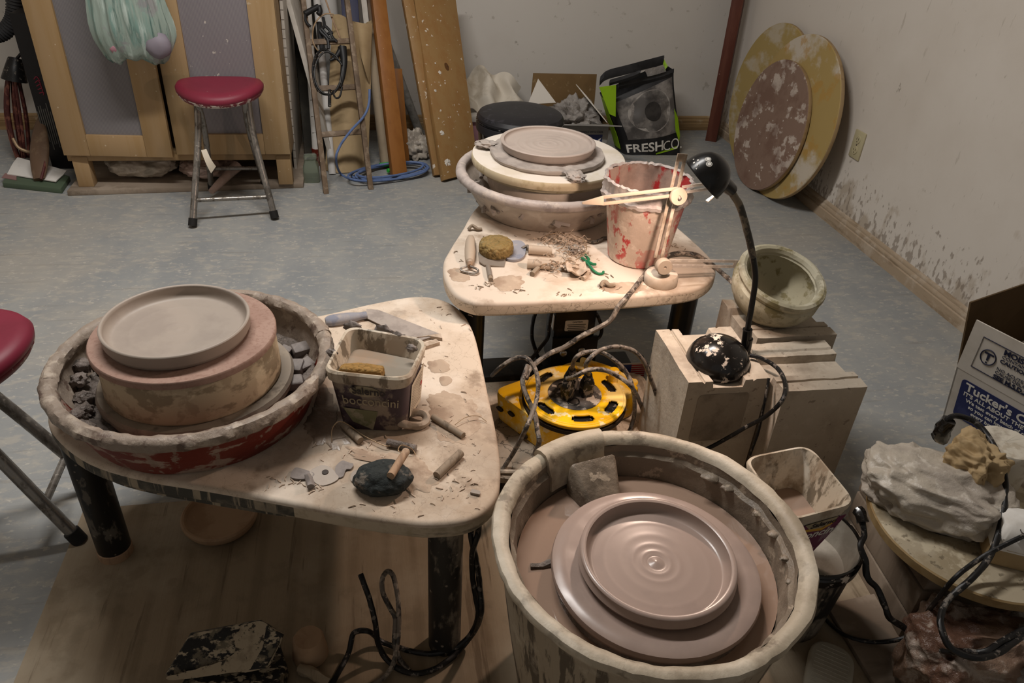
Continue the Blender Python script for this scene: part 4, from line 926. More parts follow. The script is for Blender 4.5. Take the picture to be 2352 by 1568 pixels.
# --- left wheel
TL = .36
LC = Vector((-.326, 1.187, TL))
w = thing('pottery_wheel', 'clay caked pottery wheel table at left with dark red splash pan and black legs', 'pottery wheel', (-.19, 1.19, 0), 'electric pottery wheels')
poly = table_outline([(108, 948), (128, 1000), (205, 1058), (330, 1096), (480, 1121), (640, 1150), (800, 1180), (920, 1198), (1000, 1203), (1085, 1190), (1138, 1145), (1150, 1080), (1140, 990), (1120, 895), (1102, 810), (1086, 755), (1060, 712), (1015, 686), (950, 679), (850, 696), (735, 722), (600, 742), (420, 760), (230, 800), (135, 860)], TL)
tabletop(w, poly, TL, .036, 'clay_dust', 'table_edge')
# steel apron set in under the front edge
mb = MB()
ap = [at(150, 1030, TL-.04), at(260, 1092, TL-.04), at(560, 1150, TL-.04), at(690, 1165, TL-.04)]
ap = spline([p+Vector((.012, .012, 0)) for p in ap], 8)
mb.loft([[p+Vector((0, 0, .008)), p+Vector((0, 0, -.040)), p+Vector((.004, .008, -.040)), p+Vector((.004, .008, .008))] for p in ap]); mb.build('apron', 'table_apron', w)
lb = at(267, 1268, PLY); leg(w, lb.x, lb.y, TL-.03, .0315, 'black_leg', PLY, 'tool_wood')
nb = at(1021, 1476, PLY); leg(w, nb.x, nb.y, TL-.03, .0295, 'black_leg_dusty', PLY)
leg(w, .13, 1.46, TL-.03, .0295, 'black_leg', 0); leg(w, -.50, 1.40, TL-.03, .0295, 'black_leg', 0)
mb = MB(); mb.lathe((LC.x, LC.y, 0), [(0, TL), (.03, TL), (.03, .395), (.160, .40), (.166, .405), (.168, .418), (.164, .425), (0, .425)], 80, wob=.0025, seed=2); mb.build('wheel_head', 'head_clay', w)
mb = MB(); mb.box((-.12, 1.20, TL-.10), (.16, .13, .12), bev=.008); mb.build('motor_housing', 'motor_black', w)
# splash pan in two halves
def pan(w, c, z, rb, rt, h, a0, m, mr, seed, rim=.0135, wob=.003):
    c = Vector((c[0], c[1], z)); t = w
    for k in range(2):
        s0 = a0+k*PI+.004; s1 = a0+(k+1)*PI-.004
        mb = MB()
        mb.lathe(c, [(rb-.004, .001), (rb, .004), (rb+(rt-rb)*.35, h*.40), (rt-.008, h-.012), (rt-.014, h-.012), (rb+(rt-rb)*.3, h*.40), (rb-.008, .008), (.04, .006), (.04, .001)], 64, a0=s0, a1=s1, closed=True, wob=wob*.5, seed=seed)
        o = mb.build('pan_half', m[k], t)
        mb = MB(); P = [c+Vector(((rt-rim)*math.cos(s0+(s1-s0)*i/40), (rt-rim)*math.sin(s0+(s1-s0)*i/40), h-rim+.002)) for i in range(41)]
        mb.tube(P, lambda u: rim*(1.0+.12*(u < .07)+.06*(u > .95)), 14, 3, lump=.22 if wob > .002 else .06, seed=seed+k)
        mb.build('rolled_rim', mr, o)
t = thing('splash_pan', 'two-piece dark red splash pan caked with grey clay on the left wheel', 'splash pan', (LC.x, LC.y, TL), 'two-piece splash pans')
pan(t, LC, TL, .196, .243, .108, math.radians(14), ('pan_clay', 'pan_red'), 'pan_clay', 3)
# wet clay sludge in the pan
mb = MB()
def sl(u, v):
    a = 2*PI*u; r = .05+.155*v
    z = TL+.014+.012*noise.noise(Vector((math.cos(a)*r*22, math.sin(a)*r*22, 2)))+.02*max(0, noise.noise(Vector((math.cos(a)*2, math.sin(a)*2, 5)))+.2)+(.02*v**3)
    return (LC.x+r*math.cos(a), LC.y+r*math.sin(a), z)
mb.sheet(sl, 120, 16, .004); o = mb.build('clay_sludge', 'wet_sludge', loc=(LC.x, LC.y, TL+.005)); setp(o, 'wet grey clay sludge lying in the bottom of the left splash pan', 'clay', kind='stuff')
for i, (a, b, sx, sy, h, rz) in enumerate(((690, 795, .035, .028, .02, 20), (672, 835, .040, .030, .022, -15), (700, 830, .030, .025, .018, 40), (655, 800, .028, .02, .015, 70), (668, 872, .045, .026, .02, 5))):
    p = at(a, b, .41); mb = MB(); mb.box((p.x, p.y, .402), (sx, sy, h), R=rot('Z', rz) @ rot('X', 12), bev=.004); mb.jitter(.004, 60, i)
    o = mb.build('clay_lump', 'clay_scrap', loc=(p.x, p.y, .392)); setp(o, 'angular grey clay offcut in the right side of the left splash pan', 'clay', 'clay offcuts in the left splash pan')
for i in range(9):
    a = math.radians(150+i*9); r = .195+.012*random.uniform(-1, 1); p = (LC.x+r*math.cos(a), LC.y+r*math.sin(a), TL+.032+.035*random.random())
    mb = MB(); mb.blob(p, (.016, .014, .012), 3, .5, 2.5, i); o = mb.build('clay_lump', 'wet_sludge', loc=p, sharp=70); setp(o, 'lumpy wet clay crumb stuck inside the left edge of the left splash pan', 'clay', 'wet clay crumbs in the left splash pan')
# plaster drum + pink bat + plate
def drum(name, label, cat, c, prof, m, n=96, wob=0, seed=0, **k):
    mb = MB(); mb.lathe(c, prof, n, wob=wob, seed=seed); o = mb.build(name, m, loc=c, sharp=45); return setp(o, label, cat, **k)
z0 = .4255
drum('plaster_drum', 'thick cream plaster drum smeared with clay under the pink bat on the left wheel', 'plaster drum', (LC.x-.004, LC.y, z0), [(0, 0), (.148, 0), (.150, .004), (.147, .070), (.144, .074), (0, .074)], 'drum_cream', wob=.0012)
BZ = z0+.0745
drum('throwing_bat', 'round pinkish bat on the plaster drum of the left wheel', 'bat', (LC.x-.008, LC.y+.002, BZ), [(0, 0), (.151, 0), (.1535, .002), (.154, .012), (.152, .0145), (0, .0145)], 'bat_pink')
PZ = BZ+.015
def plate(label, c, r, h, m, rings=(), foot=.93, lipw=.006, floor=.008, group=None, curve=.022):
    prof = [(0, 0), (r*foot-.004, 0), (r*foot, .002), (r*foot+.001, .006), (r*foot+.004, .010), (r-.003, h-.006), (r, h-.002), (r-.001, h), (r-lipw*.6, h+.0006), (r-lipw, h-.001)]
    ri = r-lipw
    for k in range(1, 7):
        a = PI/2*k/6; prof.append((ri-curve*(1-math.cos(a))*1.0, floor+(h-.001-floor)*(1-math.sin(a))))
    rr = ri-curve; steps = 60
    for k in range(1, steps+1):
        q = rr*(1-k/steps); z = floor
        for (rc, wd, am) in rings: z += am*math.exp(-((q-rc)/wd)**2)
        prof.append((max(q, 0), z))
    mb = MB(); mb.lathe(c, prof, 128); o = mb.build('plate', m, loc=c, sharp=60); return setp(o, label, 'plate', group)
plate('freshly trimmed unfired clay plate with upright rim on the left wheel', (LC.x-.016, LC.y-.002, PZ), .1215, .030, 'plate_clay', rings=((0, .006, .0008), (.02, .004, .0003), (.05, .006, .0003), (.078, .004, .0004)), foot=.955, curve=.012, group='unfired clay plates on the wheels')

# --- far wheel
p = at(1448, 712, 0); mb = MB(); mb.lathe((p.x, p.y+.10, 0), [(0, 0), (.085, 0), (.105, .03), (.112, .055), (.108, .057), (.10, .03), (.08, .008), (0, .006)], 64); setp(mb.build('basin', 'grey_lining', loc=(p.x, p.y+.10, 0)), 'grey round basin on the floor under the back wheel table', 'basin')
TF = .42
FC = Vector((.475, 1.934, TF))
w = thing('pottery_wheel', 'pale dusted pottery wheel table at back with light grey splash pan', 'pottery wheel', (.47, 1.75, 0), 'electric pottery wheels')
poly = table_outline([(1098, 470), (1062, 525), (1032, 572), (1018, 602), (1022, 640), (1042, 672), (1075, 690), (1110, 696), (1200, 694), (1330, 687), (1460, 679), (1560, 670), (1612, 658), (1640, 636), (1644, 612), (1628, 585), (1580, 540), (1520, 490), (1450, 430), (1360, 395), (1180, 405)], TF)
tabletop(w, poly, TF, .036, 'clay_dust_far', 'tray_cream')
p = on_y(1580, 700, 1.50); leg(w, p.x-.002, 1.515, TF-.03, .030, 'black_leg_clean', 0); leg(w, .215, 1.49, TF-.03, .030, 'black_leg_clean', 0)
leg(w, .62, 2.06, TF-.03, .030, 'black_leg_clean', 0); leg(w, .40, 2.08, TF-.03, .030, 'black_leg_clean', 0)
mb = MB(); mb.lathe((FC.x, FC.y, 0), [(0, TF), (.03, TF), (.03, .47), (.150, .475), (.160, .48), (.165, .50), (.165, .520), (.150, .528), (0, .530)], 80); mb.build('wheel_head', 'pan_far', w)
# motor post below the table
mx = on_y(1318, 760, 1.62)
mo = MB(); mo.box((mx.x, 1.66, .235), (.112, .09, .30), bev=.006); mo = mo.build('motor_housing', 'motor_black', w)
mb = MB(); mb.box((mx.x+.004, 1.613, .13), (.125, .012, .11), bev=.003); mb.build('mounting_plate', 'motor_black', mo)
for a in (1294, 1336):
    q = on_y(a, 812 if a < 1300 else 806, 1.605); mb = MB(); mb.lathe(q, [(0, .007), (.006, .006), (.010, .003), (.011, 0)], 20, R=rot('X', 90)); mb.build('bolt', 'steel', mo)
q = on_y(1324, 747, 1.6145); mb = MB(); mb.slab(rpoly([(-.031, -.016), (.031, -.016), (.031, .016), (-.031, .016)], .004), 0, .0012, .0004); mb.each(lambda v: Vector((q.x+v.x, 1.6148-v.z, q.z+v.y))); mb.build('caution_label', 'sticker_white', mo)
text("CAUTION", 'ink_dim', mo, (q.x-.012, 1.6130, q.z+.009), (1, 0, 0), (0, 0, 1), .0062)
mb = MB()
for i in range(4): mb.box((q.x, 1.6132, q.z+.003-.0055*i), (.050-.006*(i % 2), .0006, .0018))
mb.build('small_print', 'print_grey', mo)
q = on_y(1277, 737, 1.63); mb = MB(); mb.box((mx.x-.0566, 1.640, q.z), (.0012, .04, .045)); mb.build('side_label', 'sticker_white', mo)
t = thing('splash_pan', 'light grey two-piece splash pan under the white bat on the back wheel', 'splash pan', (FC.x, FC.y, TF), 'two-piece splash pans')
pan(t, FC, TF, .186, .250, .106, math.radians(178), ('pan_far', 'pan_far'), 'rim_far', 7, rim=.0135, wob=.001)
for i in range(26):
    a = random.uniform(2.6, 5.9); r = random.uniform(.185, .215); p = (FC.x+r*math.cos(a), FC.y+r*math.sin(a), TF+.024+.03*random.random())
    mb = MB(); mb.tube([p, (p[0]+random.uniform(-.02, .02), p[1]+random.uniform(-.015, .015), p[2]+.012), (p[0]+random.uniform(-.03, .03), p[1]+random.uniform(-.02, .02), p[2])], .006, 6, 4, lump=.6, seed=i)
    o = mb.build('clay_trimming', 'grey_clay', loc=p); setp(o, 'curled grey clay trimming lying in the splash pan of the back wheel', 'clay', 'clay trimmings in the back splash pan')
WZ = .531
t = thing('throwing_bat', 'large white round bat with yellowed edge on the back wheel', 'bat', (FC.x, FC.y, WZ))
mb = MB(); mb.lathe((FC.x, FC.y, WZ), [(0, 0), (.19, 0), (.192, .002), (.196, .008), (.2, .011)], 110); mb.lathe((FC.x, FC.y, WZ), [(.2, .011), (.207, .013), (.209, .020), (.208, .031), (.206, .034)], 110); mb.build('edge', 'bat_edge', t)
mb = MB(); mb.lathe((FC.x, FC.y, WZ), [(.206, .034), (.20, .0352), (0, .0352)], 110); mb.build('top_face', 'white_bat', t)
GZ = WZ+.0355
drum('clay_pad', 'grey clay disc with ragged edge stuck on the white bat under the plate', 'clay', (FC.x-.006, FC.y-.008, GZ), [(0, 0), (.150, 0), (.153, .002), (.155, .009), (.153, .0125), (0, .0130)], 'grey_clay', wob=.0045, seed=4)
for k, (a, b) in enumerate(((1322, 408), (1118, 335))):
    p = at(a, b, GZ+.006); mb = MB(); d = Vector((p.x-FC.x, p.y-FC.y, 0)).normalized(); mb.blob((p.x, p.y, GZ+.0105), (.022, .030, .010), 4, .45, 2.2, k+3, R=frame(Vector((-d.y, d.x, 0)), d), flat=-.010)
    o = mb.build('clay_lump', 'grey_clay', loc=(p.x, p.y, GZ), sharp=70); setp(o, ('grey clay lug pressed on the front edge of the white bat', 'grey clay lug pressed on the left edge of the white bat')[k], 'clay')
QZ = GZ+.0135
plate('thrown clay plate with spiral throwing rings on the back wheel', (FC.x-.004, FC.y+.004, QZ), .1285, .024, 'plate_clay_tan', rings=((.0, .010, .0012), (.024, .004, .0014), (.042, .005, .0012), (.062, .005, .0011), (.084, .004, .0007)), foot=.94, lipw=.010, floor=.014, curve=.008, group='unfired clay plates on the wheels')

# ------------------------------------------------------------------ near wheel in a deep tub
NC = Vector((.392, .742, 0)); NW = Vector((.394, .714, 0)); RT = .243; ZR = .40
w = thing('pottery_wheel', 'large round tub wheel half full of slip in the foreground', 'pottery wheel', (NC.x, NC.y, PLY), 'electric pottery wheels')
mb = MB(); mb.lathe((NC.x, NC.y, 0), [(.15, PLY), (.172, PLY), (.180, PLY+.01), (.205, .18), (.2255, .34), (.2285, .372)], 96); mb.build('tub_outside', 'tub_out', w)
mb = MB(); mb.lathe((NC.x, NC.y, 0), [(.2285, .372), (.2345, .376), (.241, .383), (.243, .391), (.2405, .3975), (.234, .400), (.226, .3985), (.219, .393), (.216, .386)], 110, wob=.0028, seed=5, wf=5); mb.build('tub_rim', 'tub_rim', w)
mb = MB(); mb.lathe((NC.x, NC.y, 0), [(.216, .386), (.2145, .372), (.2075, .366), (.206, .35), (.199, .30), (.195, .26), (0, .255)], 110, wob=.0045, seed=8, wf=5); mb.build('tub_inside', 'tub_in', w)
# raised spout collar pressed in the back left of the rim
a0 = math.atan2(at(1320, 1000, ZR).y-NC.y, at(1320, 1000, ZR).x-NC.x)
mb = MB(); aa, ab = a0+.34, a0-.20
mb.lathe((NC.x, NC.y, 0), [(.231, .374), (.2455, .382), (.2475, .395), (.2440, .4035), (.234, .4065), (.222, .404), (.2135, .394), (.2100, .378), (.2030, .366), (.200, .336), (.204, .336), (.2125, .370)], 20, a0=ab, a1=aa, closed=True); mb.build('rim_collar', 'tub_rim', w)
P = at(1345, 1105, .33); D = Vector((NW.x-P.x, NW.y-P.y, 0)).normalized(); S = Vector((-D.y, D.x, 0)); Pb = Vector((NC.x, NC.y, 0))-D*.196; Pf = Vector((NW.x, NW.y, 0))-D*.145
def sp(q, w_, z): return [q-S*w_+Vector((0, 0, z)), q+S*w_+Vector((0, 0, z))]
b0, b1 = sp(Pb, .048, .27), sp(Pf, .036, .27); u0, u1 = sp(Pb+D*.004, .046, .388), sp(Pf, .028, .338)
mb = MB(); mb.hexa([b0[0], b1[0], b1[1], b0[1]], [u0[0], u1[0], u1[1], u0[1]], .008); mb.build('spout_block', 'tub_in', w, sharp=70)
mb = MB(); mb.lathe((NW.x, NW.y, 0), [(.03, .258), (.03, .312), (.13, .314), (.150, .318), (.152, .330), (.150, .336), (0, .336)], 90); mb.build('wheel_head', 'wet_sludge', w)
WL = .325
mb = MB(); mb.lathe((NC.x, NC.y, WL), [(.2015, 0), (.10, 0), (0, 0)], 90); o = mb.build('slip_water', 'slip_water', loc=(NC.x, NC.y, WL)); setp(o, 'brownish slip water standing around the wheel head in the tub', 'water', kind='stuff')
drum('throwing_bat', 'wet grey bat with a sloping edge on the tub wheel in the foreground', 'bat', (NW.x, NW.y, .3365), [(0, 0), (.148, 0), (.154, .004), (.158, .015), (.156, .021), (.150, .0235), (.135, .0235), (.128, .022), (0, .022)], 'plate_clay_wet', wob=.0008)
plate('wet thrown clay plate with tall rim on the tub wheel in the foreground', (NW.x, NW.y, .3590), .1165, .026, 'plate_clay_wet', rings=((.0, .008, .0024), (.0125, .002, -.0006), (.022, .003, .0004), (.036, .004, .0003), (.055, .006, .0002), (.08, .004, .0002)), foot=.985, lipw=.009, floor=.006, curve=.010, group='unfired clay plates on the wheels')
p = at(1245, 1300, .326); mb = MB(); mb.tube([p+Vector((-.018, .002, 0)), p, p+Vector((.014, .004, .001)), p+Vector((.026, -.002, 0))], .0055, 8, 4, lump=.7); o = mb.build('clay_lump', 'wet_sludge', loc=p); setp(o, 'ragged shred of wet clay floating left of the bat in the tub', 'clay')
# splatters of slip on the tub's inner wall
for i, (a, b, r) in enumerate(((1650, 1075, .016), (1690, 1105, .013), (1770, 1165, .010), (1738, 1225, .012), (1800, 1275, .010), (1830, 1330, .008))):
    q = at(a, b, .372); v = Vector((q.x-NC.x, q.y-NC.y, 0)); v = v.normalized()*.212; mb = MB(); mb.blob((NC.x+v.x, NC.y+v.y, .366), (r*1.2, r*.8, r*.4), 3, .35, 2.0, i+20); mb.build('slip_splat', 'tub_in', w, sharp=70)

# ------------------------------------------------------------------ on the left wheel table
def aT(a, b, dz=0): return at(a, b, TL+dz)
# bocconcini tub reused as a water bucket
bt = [at(785, 985, TL), at(925, 993, TL), at(966, 925, TL), at(832, 885, TL)]
tp = [at(745, 850, .475), at(935, 871, .475), at(978, 780, .475), at(800, 750, .475)]
t = thing('water_bucket', 'square plastic food tub holding grey water and a sponge on the left wheel table', 'bucket', sum((Vector((p.x, p.y, TL)) for p in bt), Vector())/4)
def rl(c4, z, rad, d=0.0):
    c = shrink(c4, d) if d else [(p[0], p[1]) for p in c4]; return [(x, y, z) for x, y in rpoly(c, rad)]
def lerp4(u): return [bt[i].lerp(tp[i], u) for i in range(4)]
mb = MB(); mb.loft([rl(lerp4(0), TL, .02, .004), rl(lerp4(.03), TL+.004, .02), rl(lerp4(.8), TL+.092, .024)], True, False); mb.build('label_wall', 'tub_label_dark', t)
mb = MB(); mb.loft([rl(lerp4(.79), TL+.091, .024, -.0004), rl(lerp4(.84), TL+.096, .024, -.005), rl(lerp4(.97), TL+.112, .026, -.006), rl(lerp4(1), TL+.116, .026, -.002), rl(lerp4(1), TL+.115, .026, .004), rl(lerp4(.9), TL+.104, .024, .006), rl(lerp4(.06), TL+.01, .02, .006)], False, True); mb.jitter(.0022, 45, 2); mb.build('rim_and_lining', 'tub_plastic', t)
mb = MB(); mb.loft([rl(lerp4(.66), TL+.078, .022, .0062), rl(lerp4(.66), TL+.0785, .022, .0062)]); mb.build('water', 'slip_water_grey', t)
f0, f1 = lerp4(0), lerp4(.8)
exF = (f0[1]-f0[0]).normalized(); upF = (f1[0]-f0[0]).normalized()
def onF(u, v, off=.0012):
    p = (f0[0]+Vector((0, 0, 0))).lerp(f0[1], u); q = f1[0].lerp(f1[1], u); p.z = TL; q.z = TL+.092
    n = exF.cross(upF); n = -n if n.y > 0 else n
    return p.lerp(q, v)+n*off
mb = MB(); R_ = [onF(.5+.20*math.cos(a)-.04, .885+.115*math.sin(a), .0016) for a in [2*PI*k/28 for k in range(28)]]; n_ = (onF(.5, .5, .003)-onF(.5, .5, .002))
mb.loft([R_, [p+n_*.6 for p in R_]]); mb.build('brand_oval', 'label_oval', t)
LF = (f1[1]-f1[0]).length
text("Salerno", 'ink_dim', t, warp=lambda x, y, z: onF(.30+x/LF, .84+y/.095, .0044+z), size=.020, off=.0004)
text("bocconcini", 'label_oval', t, warp=lambda x, y, z: onF(.14+x/LF, .60+y/.095, .0036+z), size=.025, off=.0)
mb = MB(); q = [onF(.12, .50, .0016), onF(.62, .46, .0016), onF(.52, .04, .0016), onF(.22, .20, .0016)]; mb.loft([q, [p+n_*.5 for p in q]]); mb.build('label_picture', 'label_green', t)
def onR(u, v, off=.001):
    p = f0[1].lerp(f0[2], u); q = f1[1].lerp(f1[2], u); p.z = TL; q.z = TL+.092; r = p.lerp(q, v)
    n = (f0[2]-f0[1]).cross(Vector((0, 0, 1))).normalized(); return r+n*off
mb = MB(); q = [onR(.30, .14), onR(.92, .10), onR(.94, .84), onR(.28, .86)]; nr = onR(.5, .5, .0018)-onR(.5, .5, .001); mb.loft([q, [p+nr for p in q]]); mb.build('label_text_panel', 'label_cream', t)
for i in range(9): mb = MB(); q = [onR(.36, .22+.065*i, .002), onR(.86, .20+.065*i, .002), onR(.86, .225+.065*i, .002), onR(.36, .245+.065*i, .002)]; mb.loft([q, [p+nr*.3 for p in q]]); mb.build('small_print', 'ink_dusty', t)
mb = MB(); q = [onR(.80, .48, .0022), onR(.88, .475, .0022), onR(.88, .55, .0022), onR(.80, .555, .0022)]; mb.loft([q, [p+nr*.3 for p in q]]); mb.build('red_mark', 'flag_red', t)
# clay smeared on the rim
for i, (a, b, s) in enumerate(((880, 765, .022), (812, 752, .017), (915, 775, .014), (762, 812, .012), (945, 800, .010))):
    p = at(a, b, .468); mb = MB(); mb.blob(p, (s, .006, s*.75), 3, .5, 2.4, i+5, R=rot('Z', -22)); mb.build('clay_smear', 'clay_scrap', t, sharp=70)
# sponge floating in the water
mb = MB(); c = at(832, 852, TL+.086); rr = []
o4 = [(-.042, -.012), (.036, -.016), (.042, .004), (.0, .014), (-.036, .010)]
mb.slab(rpoly(o4, .008), -.010, .012, .005); mb.each(lambda v: c+rot('Z', -8) @ v); mb.jitter(.0022, 120, 3)
setp(mb.build('sponge', 'sponge_tan', loc=c-Vector((0, 0, .01))), 'brown half sponge floating in the square water bucket', 'sponge')
# knife with plastic handle and broad blade
t = thing('trowel', 'long grey trowel with black edged handle lying behind the square water bucket', 'trowel', aT(800, 735))
mb = MB(); A, B = aT(748, 738, .008), aT(842, 722, .010); mb.tube([A, A.lerp(B, .15), A.lerp(B, .6), B], lambda u: .0105+.006*math.sin(PI*min(1, u*1.15)), 16, 5); mb.each(lambda v: Vector((v.x, v.y, TL+.001+(v.z-TL)*.75))); mb.build('handle', 'rubber_blue', t)
mb = MB(); q = [aT(842, 715), aT(868, 716), aT(1012, 772), aT(955, 790), aT(842, 735)]; mb.loft([[p+Vector((0, 0, .004)) for p in q], [p+Vector((0, 0, .006)) for p in q]]); mb.build('blade', 'grey_clay', t)
# loose clay wedges under the blade
for i, (pts) in enumerate(([(930, 785), (1012, 772), (1016, 783), (985, 778)], [(972, 795), (1002, 785), (1010, 792), (975, 803)])):
    q = [aT(a, b) for a, b in pts]; mb = MB(); mb.loft([[p+Vector((0, 0, .0008)) for p in q], [p+Vector((0, 0, .008)) for p in q]]); mb.jitter(.001, 60, i)
    o = mb.build('clay_offcut', 'shaving', loc=q[0]); setp(o, ('thin dark clay offcut at the tip of the trowel blade', 'small square clay offcut beside the trowel tip')[i], 'clay')
# toggles of the cutting wires
def toggle(label, a, b, r=.0062, m='tool_wood_grey', dz=.0):
    A, B = aT(*a, r+dz), aT(*b, r+dz); mb = MB(); mb.tube([A, B], r, 14, 1, lump=.05); o = mb.build('wooden_toggle', m, loc=A-Vector((0, 0, r))); return setp(o, label, 'toggle', 'wooden toggles of clay cutting wires')
toggle('round wooden toggle lying right of the square water bucket near the table edge', (994, 957), (1064, 1000))
toggle('wooden toggle with clay crust lying right of the dark stone', (1003, 1092), (1058, 1040), .0075)
A, B = aT(897, 1093, .040), aT(933, 1036, .030); mb = MB(); mb.tube([A, B], .0068, 14, 1); setp(mb.build('wooden_toggle', 'tool_wood', loc=A), 'wooden toggle propped on the dark stone', 'toggle', 'wooden toggles of clay cutting wires')
toggle('stubby wooden toggle half under the front corner of the square water bucket', (788, 975), (828, 1012), .007, 'tool_wood_grey')
toggle('dark clay coated toggle lying in front of the square water bucket', (890, 1015), (955, 1030), .007, 'wet_sludge')
cord('cutting_wire', 'wire_brass', 'fine cutting wire curling in front of the square water bucket', [aT(*p, h) for p, h in (((762, 1015), .003), ((763, 985), .02), ((778, 968), .03), ((800, 975), .02), ((835, 1000), .01), ((880, 1022), .008), ((898, 1024), .006))], .0009, 'wire')
cord('cutting_wire', 'wire_brass', 'fine cutting wire looping over the dark stone toggle', [aT(*p, h) for p, h in (((930, 1040), .03), ((915, 1035), .036), ((922, 1022), .03), ((945, 1030), .012), ((955, 1045), .004))], .0009, 'wire')
cord('cutting_wire', 'wire_brass', 'fine wire arcing over the table right of the toggles', [aT(*p, h) for p, h in (((1045, 975), .006), ((1070, 958), .01), ((1098, 955), .008), ((1118, 968), .003))], .0007, 'wire')
# slip spilled on the table
def spill(label, pts, m, h=.0016):
    P = spline([aT(*p) for p in pts], 14, True); g = sum(P, Vector())/len(P); P = [p+(p-g)*(.22*noise.noise(p*45)+.16*noise.noise(p*120)) for p in P]
    mb = MB(); mb.loft([[p+Vector((0, 0, .0003)) for p in P], [p.lerp(g, .05)+Vector((0, 0, h)) for p in P], [p.lerp(g, .4)+Vector((0, 0, h*1.1)) for p in P]]); o = mb.build('slip_spill', m, loc=g); setp(o, label, 'slip', kind='stuff')
spill('wet grey slip smeared on the table between the left splash pan and the square tub', [(738, 890), (762, 905), (775, 950), (772, 985), (800, 1010), (770, 1030), (735, 1020), (705, 985), (715, 945)], 'puddle')
spill('brown slip dried in front of the square tub around the dark stone', [(800, 1025), (860, 1040), (940, 1045), (985, 1075), (1000, 1110), (960, 1130), (925, 1120), (880, 1060), (820, 1055)], 'dried_slip')
spill('dried slip ring on the table right of the square tub', [(985, 830), (1010, 826), (1030, 838), (1028, 852), (1005, 858), (985, 848)], 'dried_slip', .0008)
spill('small round dried drop of slip on the right side of the left wheel table', [(1010, 868), (1028, 864), (1040, 872), (1032, 882), (1014, 884)], 'dried_slip', .0008)
spill('broad film of dried slip right of the square tub towards the table edge', [(985, 915), (1040, 905), (1085, 920), (1105, 960), (1090, 1000), (1050, 1015), (1010, 1000), (990, 960)], 'dried_slip', .0006)
# pale clay ring, lava stone, metal kidneys, crumbs
mb = MB(); c = aT(948, 963, .010); mb.tube([c+Vector((.030*math.cos(a)-.004, .017*math.sin(a), .004*math.sin(a*2))) for a in [2.3*PI*k/16-1.1*PI for k in range(15)]], .0075, 10, 5, lump=.25); setp(mb.build('clay_ring', 'shaving', loc=c-Vector((0, 0, .01))), 'open ring of pale dry clay against the right corner of the square water bucket', 'clay')
mb = MB(); c = aT(880, 1098, .017); mb.blob(c, (.048, .036, .024), 5, .10, 1.6, 6, flat=-.017); setp(mb.build('stone', 'stone', loc=c-Vector((0, 0, .017)), sharp=80), 'dark pitted lava stone with a wooden toggle on it on the left wheel table', 'stone')
def kidney(label, pts, m, hole=None):
    P = spline([aT(*p) for p in pts], 6, True); mb = MB(); mb.loft([[p+Vector((0, 0, .001+.004*noise.noise(p*25))) for p in P], [p+Vector((0, 0, .0035+.004*noise.noise(p*25))) for p in P]])
    t = thing('metal_rib', label, 'rib', aT(*pts[0])); mb.build('plate', m, t)
    if hole:
        c = aT(*hole, .0045); mb = MB(); mb.lathe(c, [(0, .0004), (.0045, .0004), (.0055, 0)], 20); mb.build('hole', 'ink_dim', t)
    return t
kidney('wavy edged grey metal rib with a hole in front of the left splash pan', [(712, 1085), (735, 1072), (752, 1074), (768, 1085), (778, 1100), (760, 1112), (738, 1116), (722, 1108), (718, 1098)], 'rib_grey', (747, 1083))
kidney('scalloped clay coated rib between the holed rib and the dark stone', [(770, 1080), (785, 1062), (800, 1066), (812, 1070), (806, 1080), (795, 1082), (788, 1096), (776, 1098)], 'clay_scrap')
kidney('flat grey clay flake left of the holed rib', [(668, 1098), (678, 1078), (700, 1082), (722, 1090), (714, 1100), (690, 1104)], 'clay_scrap')
kidney('small square grey chip leaning on the left side of the dark stone', [(806, 1105), (810, 1086), (826, 1084), (829, 1108), (822, 1114)], 'rib_grey')
mb = MB(); mb.tube([aT(706, 1092, .006), aT(712, 1106, .006), aT(714, 1118, .006)], .006, 8, 4, lump=.4); setp(mb.build('clay_stub', 'clay_scrap', loc=aT(706, 1092)), 'finger of grey clay in front of the holed rib', 'clay')
mb = MB(); q = [aT(1080, 1135), aT(1084, 1127), aT(1103, 1132), aT(1102, 1140), aT(1092, 1138)]; mb.loft([[p+Vector((0, 0, .0008)) for p in q], [p+Vector((0, 0, .005)) for p in q]]); setp(mb.build('clay_chip', 'rib_grey', loc=q[0]), 'small grey chip near the front right corner of the left wheel table', 'clay')
def crumbs(name, label, regions, z, m, n, smin, smax, seed):
    random.seed(seed); mb = MB()
    for _ in range(n):
        (a, b, ra, rb) = random.choice(regions); p = at(a+random.gauss(0, ra), b+random.gauss(0, rb), z); s = random.uniform(smin, smax); an = random.uniform(0, PI)
        d = Vector((math.cos(an), math.sin(an), 0))*s; mb.tube([p-d+Vector((0, 0, .001)), p+Vector((random.uniform(-s, s)*.4, random.uniform(-s, s)*.4, s*.35)), p+d+Vector((0, 0, .001))], s*.17, 4, 2)
    o = mb.build(name, m, loc=at(regions[0][0], regions[0][1], z)); return setp(o, label, 'clay', kind='stuff')
crumbs('clay_crumbs', 'dry clay crumbs and flakes scattered over the left wheel table', [(960, 850, 35, 60), (1050, 1000, 30, 50), (900, 1150, 110, 18), (1000, 740, 50, 30), (850, 1030, 60, 18), (1060, 1120, 30, 25), (700, 1110, 60, 10)], TL, 'shaving', 170, .0015, .0065, 21)

# ------------------------------------------------------------------ on the back wheel table
def aF(a, b, dz=0): return at(a, b, TF+dz)
